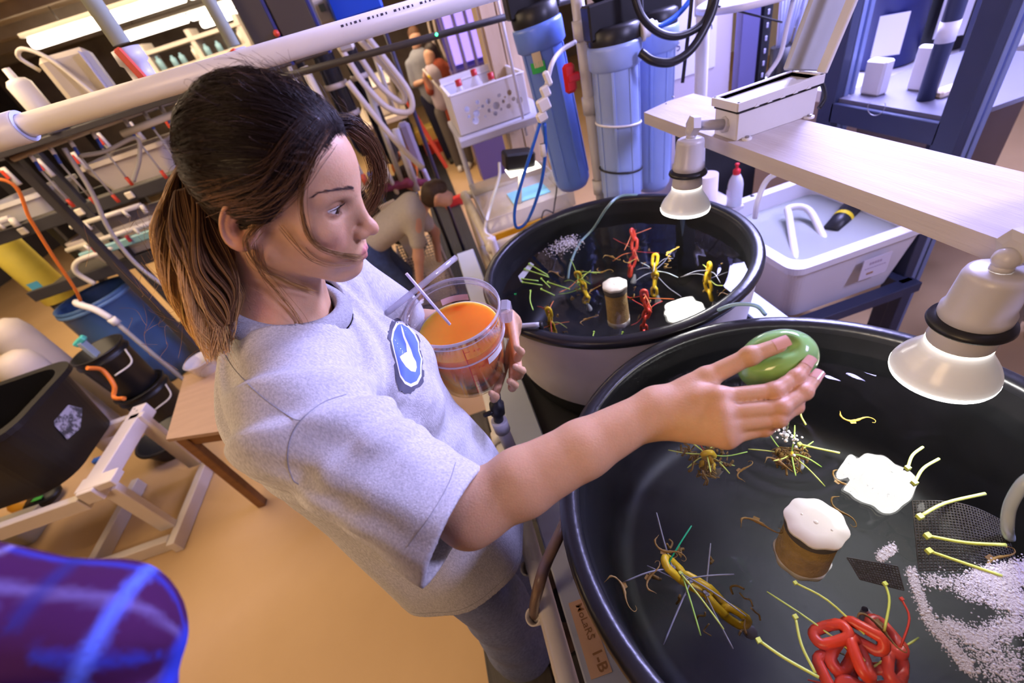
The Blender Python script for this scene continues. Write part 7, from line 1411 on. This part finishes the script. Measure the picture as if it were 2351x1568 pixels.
# second, darker person behind
figure('person in dark clothes with a magenta scarf crouching behind', (-.55, 4.0, 0), {
    'body': ([((-.28, 3.92, .98), (-.25, 3.92, .94), .085, .065), ((-.40, 3.95, .90), (-.28, 3.92, .96), .05, .05)], sk2, .012, .02),
    'jacket': ([((-.62, 4.0, .72), (-.42, 3.96, .90), .17, .14), ((-.42, 3.85, .88), (-.30, 3.78, .62), .07, .06)], mat('jacket_dark', (.03, .027, .025), .9), .014, .04),
    'trousers': ([((-.65, 3.95, .66), (-.42, 3.92, .42), .12, .085), ((-.42, 3.92, .42), (-.58, 3.96, .06), .08, .06), ((-.65, 4.07, .66), (-.44, 4.08, .42), .12, .085), ((-.44, 4.08, .42), (-.6, 4.06, .06), .08, .06)], MATS['jacket_dark'], .016, .03),
    'hair': ([((-.30, 3.92, 1.02), (-.27, 3.92, 1.03), .085, .08)], MATS['hair_short_brown'], .012, .02),
    'scarf': ([((-.48, 3.84, 1.0), (-.28, 3.82, .985), .035, .04), ((-.28, 3.82, .985), (-.15, 3.86, .93), .04, .03)], mat('scarf_magenta', (.30, .06, .14), .9, noise=.4, nscale=40, bump=.5, bscale=50), .010, .02)})
# standing woman far down the aisle
fx, fy = .40, 7.15
figure('woman in a rust cardigan and grey trousers standing far down the aisle', (fx, fy, 0), {
    'body': ([((fx, fy, 1.55), (fx - .02, fy - .02, 1.48), .085, .07), ((fx, fy, 1.42), (fx, fy, 1.35), .05, .06), ((fx - .13, fy - .12, 1.20), (fx - .16, fy - .22, 1.36), .04, .032), ((fx - .16, fy - .22, 1.36), (fx - .14, fy - .24, 1.42), .03, .025), ((fx + .17, fy, 1.05), (fx + .10, fy - .18, 1.1), .035, .03)], sk2, .014, .02),
    'top': ([((fx - .02, fy - .02, 1.33), (fx - .02, fy - .02, .98), .14, .14)], mat('top_lilac', (.42, .36, .44), .9), .016, .03),
    'cardigan': ([((fx + .05, fy + .02, 1.36), (fx + .08, fy + .02, .72), .15, .17), ((fx - .12, fy, 1.32), (fx - .15, fy - .10, 1.16), .07, .06), ((fx + .17, fy, 1.33), (fx + .19, fy - .02, 1.02), .075, .06)], mat('cardigan_rust', (.36, .07, .035), .9, noise=.4, nscale=12), .018, .04),
    'trousers': ([((fx - .08, fy, .85), (fx - .07, fy, .10), .11, .075), ((fx + .09, fy, .85), (fx + .10, fy, .10), .11, .08)], mat('trousers_grey', (.13, .115, .11), .9), .018, .03),
    'hair': ([((fx + .03, fy + .03, 1.58), (fx + .04, fy + .03, 1.60), .095, .09), ((fx + .08, fy + .04, 1.52), (fx + .12, fy + .03, 1.15), .075, .05)], mat('hair_dark', (.03, .018, .022), .5), .014, .03),
    'shoe': ([((fx - .07, fy + .04, .04), (fx - .09, fy - .16, .035), .048, .04)], mat('shoe_white', (.72, .68, .66), .6), .012, .02), 'shoe.001': ([((fx + .10, fy + .04, .04), (fx + .05, fy - .15, .035), .048, .04)], MATS['shoe_white'], .012, .02)})
m = MB(); m.cyl((fx - .16, fy - .26, 1.45), (fx + .16, fy - .22, .78), .012, n=10); npo = m.build('net_pole', white_pvc); tag(npo, 'white pole with yellow band held by the woman in rust', 'pole'); m = MB(); m.cyl((fx - .12, fy - .257, 1.365), (fx - .09, fy - .252, 1.30), .016, n=10); m.build('yellow_band', mat('band_lemon', (.85, .65, .05), .5), npo)
mx_, my_ = .28, 7.75
figure('man in a grey shirt and navy trousers farthest down the aisle', (mx_, my_, 0), {
    'body': ([((mx_ + .03, my_, 1.76), (mx_ + .01, my_ - .02, 1.68), .088, .07), ((mx_, my_, 1.60), (mx_, my_, 1.5), .055, .06), ((mx_ - .20, my_ - .02, 1.22), (mx_ - .08, my_ - .25, 1.25), .04, .035)], sk2, .014, .02),
    'shirt': ([((mx_, my_, 1.48), (mx_, my_, 1.02), .17, .16), ((mx_ - .17, my_, 1.48), (mx_ - .21, my_, 1.22), .07, .06), ((mx_ + .17, my_, 1.48), (mx_ + .20, my_, 1.2), .07, .06)], mat('shirt_grey_blue', (.26, .27, .33), .9), .018, .04),
    'trousers': ([((mx_ - .08, my_, .98), (mx_ - .03, my_, .08), .115, .075), ((mx_ + .09, my_, .98), (mx_ + .10, my_, .08), .115, .075)], mat('trousers_navy', (.018, .020, .06), .9), .018, .03),
    'hair': ([((mx_ + .03, my_ + .02, 1.80), (mx_ + .03, my_ + .03, 1.82), .088, .085)], mat('hair_ginger', (.12, .05, .025), .6), .014, .02),
    'shoe': ([((mx_ - .03, my_ + .04, .04), (mx_ - .04, my_ - .18, .035), .045, .04)], MATS['shoe_dark'], .014, .02), 'shoe.001': ([((mx_ + .10, my_ + .04, .04), (mx_ + .10, my_ - .18, .035), .045, .04)], MATS['shoe_dark'], .014, .02)})
# plaid sleeve close to the lens, lower left
def plaid():
    if 'plaid' in MATS: return MATS['plaid']
    m = bpy.data.materials.new('plaid'); m.use_nodes = True; nt = m.node_tree; b = nt.nodes['Principled BSDF']; b.inputs['Roughness'].default_value = .9; b.inputs['Specular IOR Level'].default_value = .1
    at = nt.nodes.new('ShaderNodeAttribute'); at.attribute_name = 'Col'; nt.links.new(at.outputs['Color'], b.inputs['Base Color']); MATS['plaid'] = m; return m
def build_plaid():
    E0 = atd(225, 1462, .43); U0 = atd(-350, 1400, .47); F0 = atd(255, 1860, .47); D0 = atd(-120, 1720, .40)
    S0 = np.array([-.345, -.03, 1.53]); HC0 = np.array([-.52, -.07, 0]); W0 = U0 + (U0 - E0) / np.linalg.norm(U0 - E0) * .10
    t = thing('person', 'person in a purple and blue plaid shirt, only an elbow showing at the lower left', 'person', (-.52, -.07, 0))
    def sd(p):
        d = smin(sd_cone(p, U0, E0, .048, .040), smin(sd_cone(p, E0, F0, .040, .040), sd_cone(p, F0, S0, .042, .058), .02), .02)
        n = vnoise(p, 40, 9); d = d - .0022 * np.sin((p - E0) @ np.array([60, 90, 40.]) + n * 2)
        tor = sd_ell(p, (-.52, -.08, 1.28), (.19, .12, .34)); tor = smin(tor, sd_cone(p, (-.38, -.06, 1.50), (-.66, -.08, 1.50), .06, .06), .08); tor = smin(tor, sd_cone(p, (-.70, -.08, 1.48), (-.76, -.05, 1.18), .055, .045), .04)
        return smin(d, tor, .03)
    def sd_shell(p): return sd(p)
    V, Q = surface_net(sd_shell, (-.86, -.26, .90), (-.22, .27, 1.96), .0048)
    ax = (E0 - U0) / np.linalg.norm(E0 - U0); ax2 = (F0 - E0) / np.linalg.norm(F0 - E0); ta = (V - U0) @ ax; L = np.linalg.norm(E0 - U0); tb2 = (V - E0) @ ax2; s = np.where(ta < L, ta, L + np.maximum(tb2, 0)); s = np.where((V - E0) @ (ax2 - ax) > 0, L + np.maximum(tb2, -.02), ta)
    base = np.where(((V - E0) @ (ax2 - ax) > 0)[:, None], E0 + np.outer(tb2, ax2), U0 + np.outer(ta, ax)); rad = V - base; vw = ray(300, 1450); w = np.cross(ax, vw); w /= np.linalg.norm(w); ang = np.arctan2(rad @ w, -(rad @ vw))
    C = np.tile((.050, .010, .052), (len(V), 1)); 
    def stripe(x, c, wd, col, C, al): k = np.clip(1.3 - np.abs(x - c) / wd, 0, 1)[:, None] * al; return C * (1 - k) + np.array(col) * k
    for c, col, al in ((-1.7, (.03, .035, .32), .9), (-.95, (.10, .07, .24), .7), (-.25, (.03, .035, .30), .9), (.45, (.14, .10, .26), .7), (1.15, (.03, .035, .3), .9)): C = stripe(ang, c, .10, col, C, al)
    for k in range(12):
        c = L - .27 + k * .040; col, al, wd = (((.03, .05, .48), .95, .0052), ((.32, .27, .55), 1., .0048), ((.02, .025, .16), .6, .005), ((.09, .14, .62), 1., .0048))[k % 4]; C = stripe(s, c, wd, col, C, al)
    link('plaid_shirt', np_mesh('plaid_shirt', V, Q, C), plaid(), t)
    dh = (W0 - U0) / np.linalg.norm(W0 - U0); sh = np.cross(dh, [0, 1., 0]); sh /= np.linalg.norm(sh); Hd = np.array([-.52, -.06, 1.74])
    def hnd(p):
        d = smin(sd_cone(p, U0 - dh * .02, W0, .030, .026), sd_ell(p, W0 + dh * .05, (.045, .022, .045)), .02)
        for k in range(4): d = smin(d, sd_chain(p, [W0 + dh * .07 + sh * (.028 - .019 * k), W0 + dh * .115 + sh * (.030 - .020 * k) + [0, .012, 0], W0 + dh * .135 + sh * (.028 - .018 * k) + [0, .035, 0]], (.010, .009, .008)), .005)
        d = smin(d, sd_chain(p, [W0 + dh * .02 + sh * .03, W0 + dh * .06 + sh * .055 + [0, .01, 0], W0 + dh * .085 + sh * .055 + [0, .03, 0]], (.013, .011, .009)), .008)
        d = smin(d, smin(sd_ell(p, Hd, (.075, .092, .108)), sd_cone(p, Hd - [0, 0, .05], (-.52, -.08, 1.52), .05, .058), .02), .001); d = smin(d, sd_cone(p, Hd + [0, .085, .01], Hd + [0, .105, -.018], .009, .013), .012)
        d = smin(d, sd_chain(p, [(-.76, -.05, 1.20), (-.74, .03, .98), (-.73, .05, .90)], (.036, .028, .022)), .01); return d
    V, Q = surface_net(hnd, (-.84, -.20, .84), (-.36, .30, 2.02), .006); link('body', np_mesh('body', V, Q), sk2, t)
    def hr(p): return smax(sd_ell(p, Hd + [0, -.012, .022], (.083, .096, .104)), (p - Hd) @ np.array([0, .8, -.6]) - .035, .01)
    V, Q = surface_net(hr, Hd - .14, Hd + .14, .006); link('hair', np_mesh('hair', V, Q), MATS['hair_short_brown'], t)
    for x in (-.62, -.42):
        def lg_(p, x=x): return sd_chain(p, [(x, -.08, 1.0), (x, -.07, .52), (x, -.09, .09)], (.115, .085, .065), .03)
        V, Q = surface_net(lg_, (x - .14, -.22, .02), (x + .14, .06, 1.13), .012); link('trouser_leg', np_mesh('trouser_leg', V, Q), MATS['trousers_navy'], t)
        def sh_(p, x=x): return np.maximum(sd_cone(p, (x, -.12, .045), (x, .10, .035), .05, .042), .004 - p[:, 2])
        V, Q = surface_net(sh_, (x - .08, -.2, -.002), (x + .08, .18, .12), .008); link('shoe', np_mesh('shoe', V, Q), MATS['shoe_dark'], t)
    def tor(p): return sd_ell(p, atd(-60, 1790, .43), (.047, .045, .048)) + .001 * np.sin(p[:, 2] * 300)
    c0 = atd(-60, 1790, .43); V, Q = surface_net(tor, c0 - .07, c0 + .07, .004); link('sleeve_lining', np_mesh('sleeve_lining', V, Q), mat('shirt_lilac', (.24, .20, .30), .9), t)
build_plaid()

# white mesh crate on the floor behind the bending person
mc = thing('mesh_crate', 'white mesh crate standing behind the bending person\'s arm', 'crate', (-.42, 3.62, 0)); cm_ = mat('crate_white', (.66, .60, .54), .6)
for (a, b) in (((-.60, 3.48), (-.22, 3.48)), ((-.22, 3.48), (-.22, 3.80)), ((-.22, 3.80), (-.60, 3.80)), ((-.60, 3.80), (-.60, 3.48))):
    a = np.array(a); b = np.array(b); m = MB(); n = 14
    for i in range(n + 1): p = a + (b - a) * i / n; m.box((p[0], p[1], .26), (.008, .008, .50))
    for j in range(18): m.beam((*a, .02 + .028 * j), (*b, .02 + .028 * j), .006, .010, bev=0)
    o = m.build('mesh_side', cm_, mc); o['kind'] = 'stuff'
m = MB(); m.box((-.41, 3.64, .012), (.37, .31, .012)); m.build('crate_floor', cm_, mc)
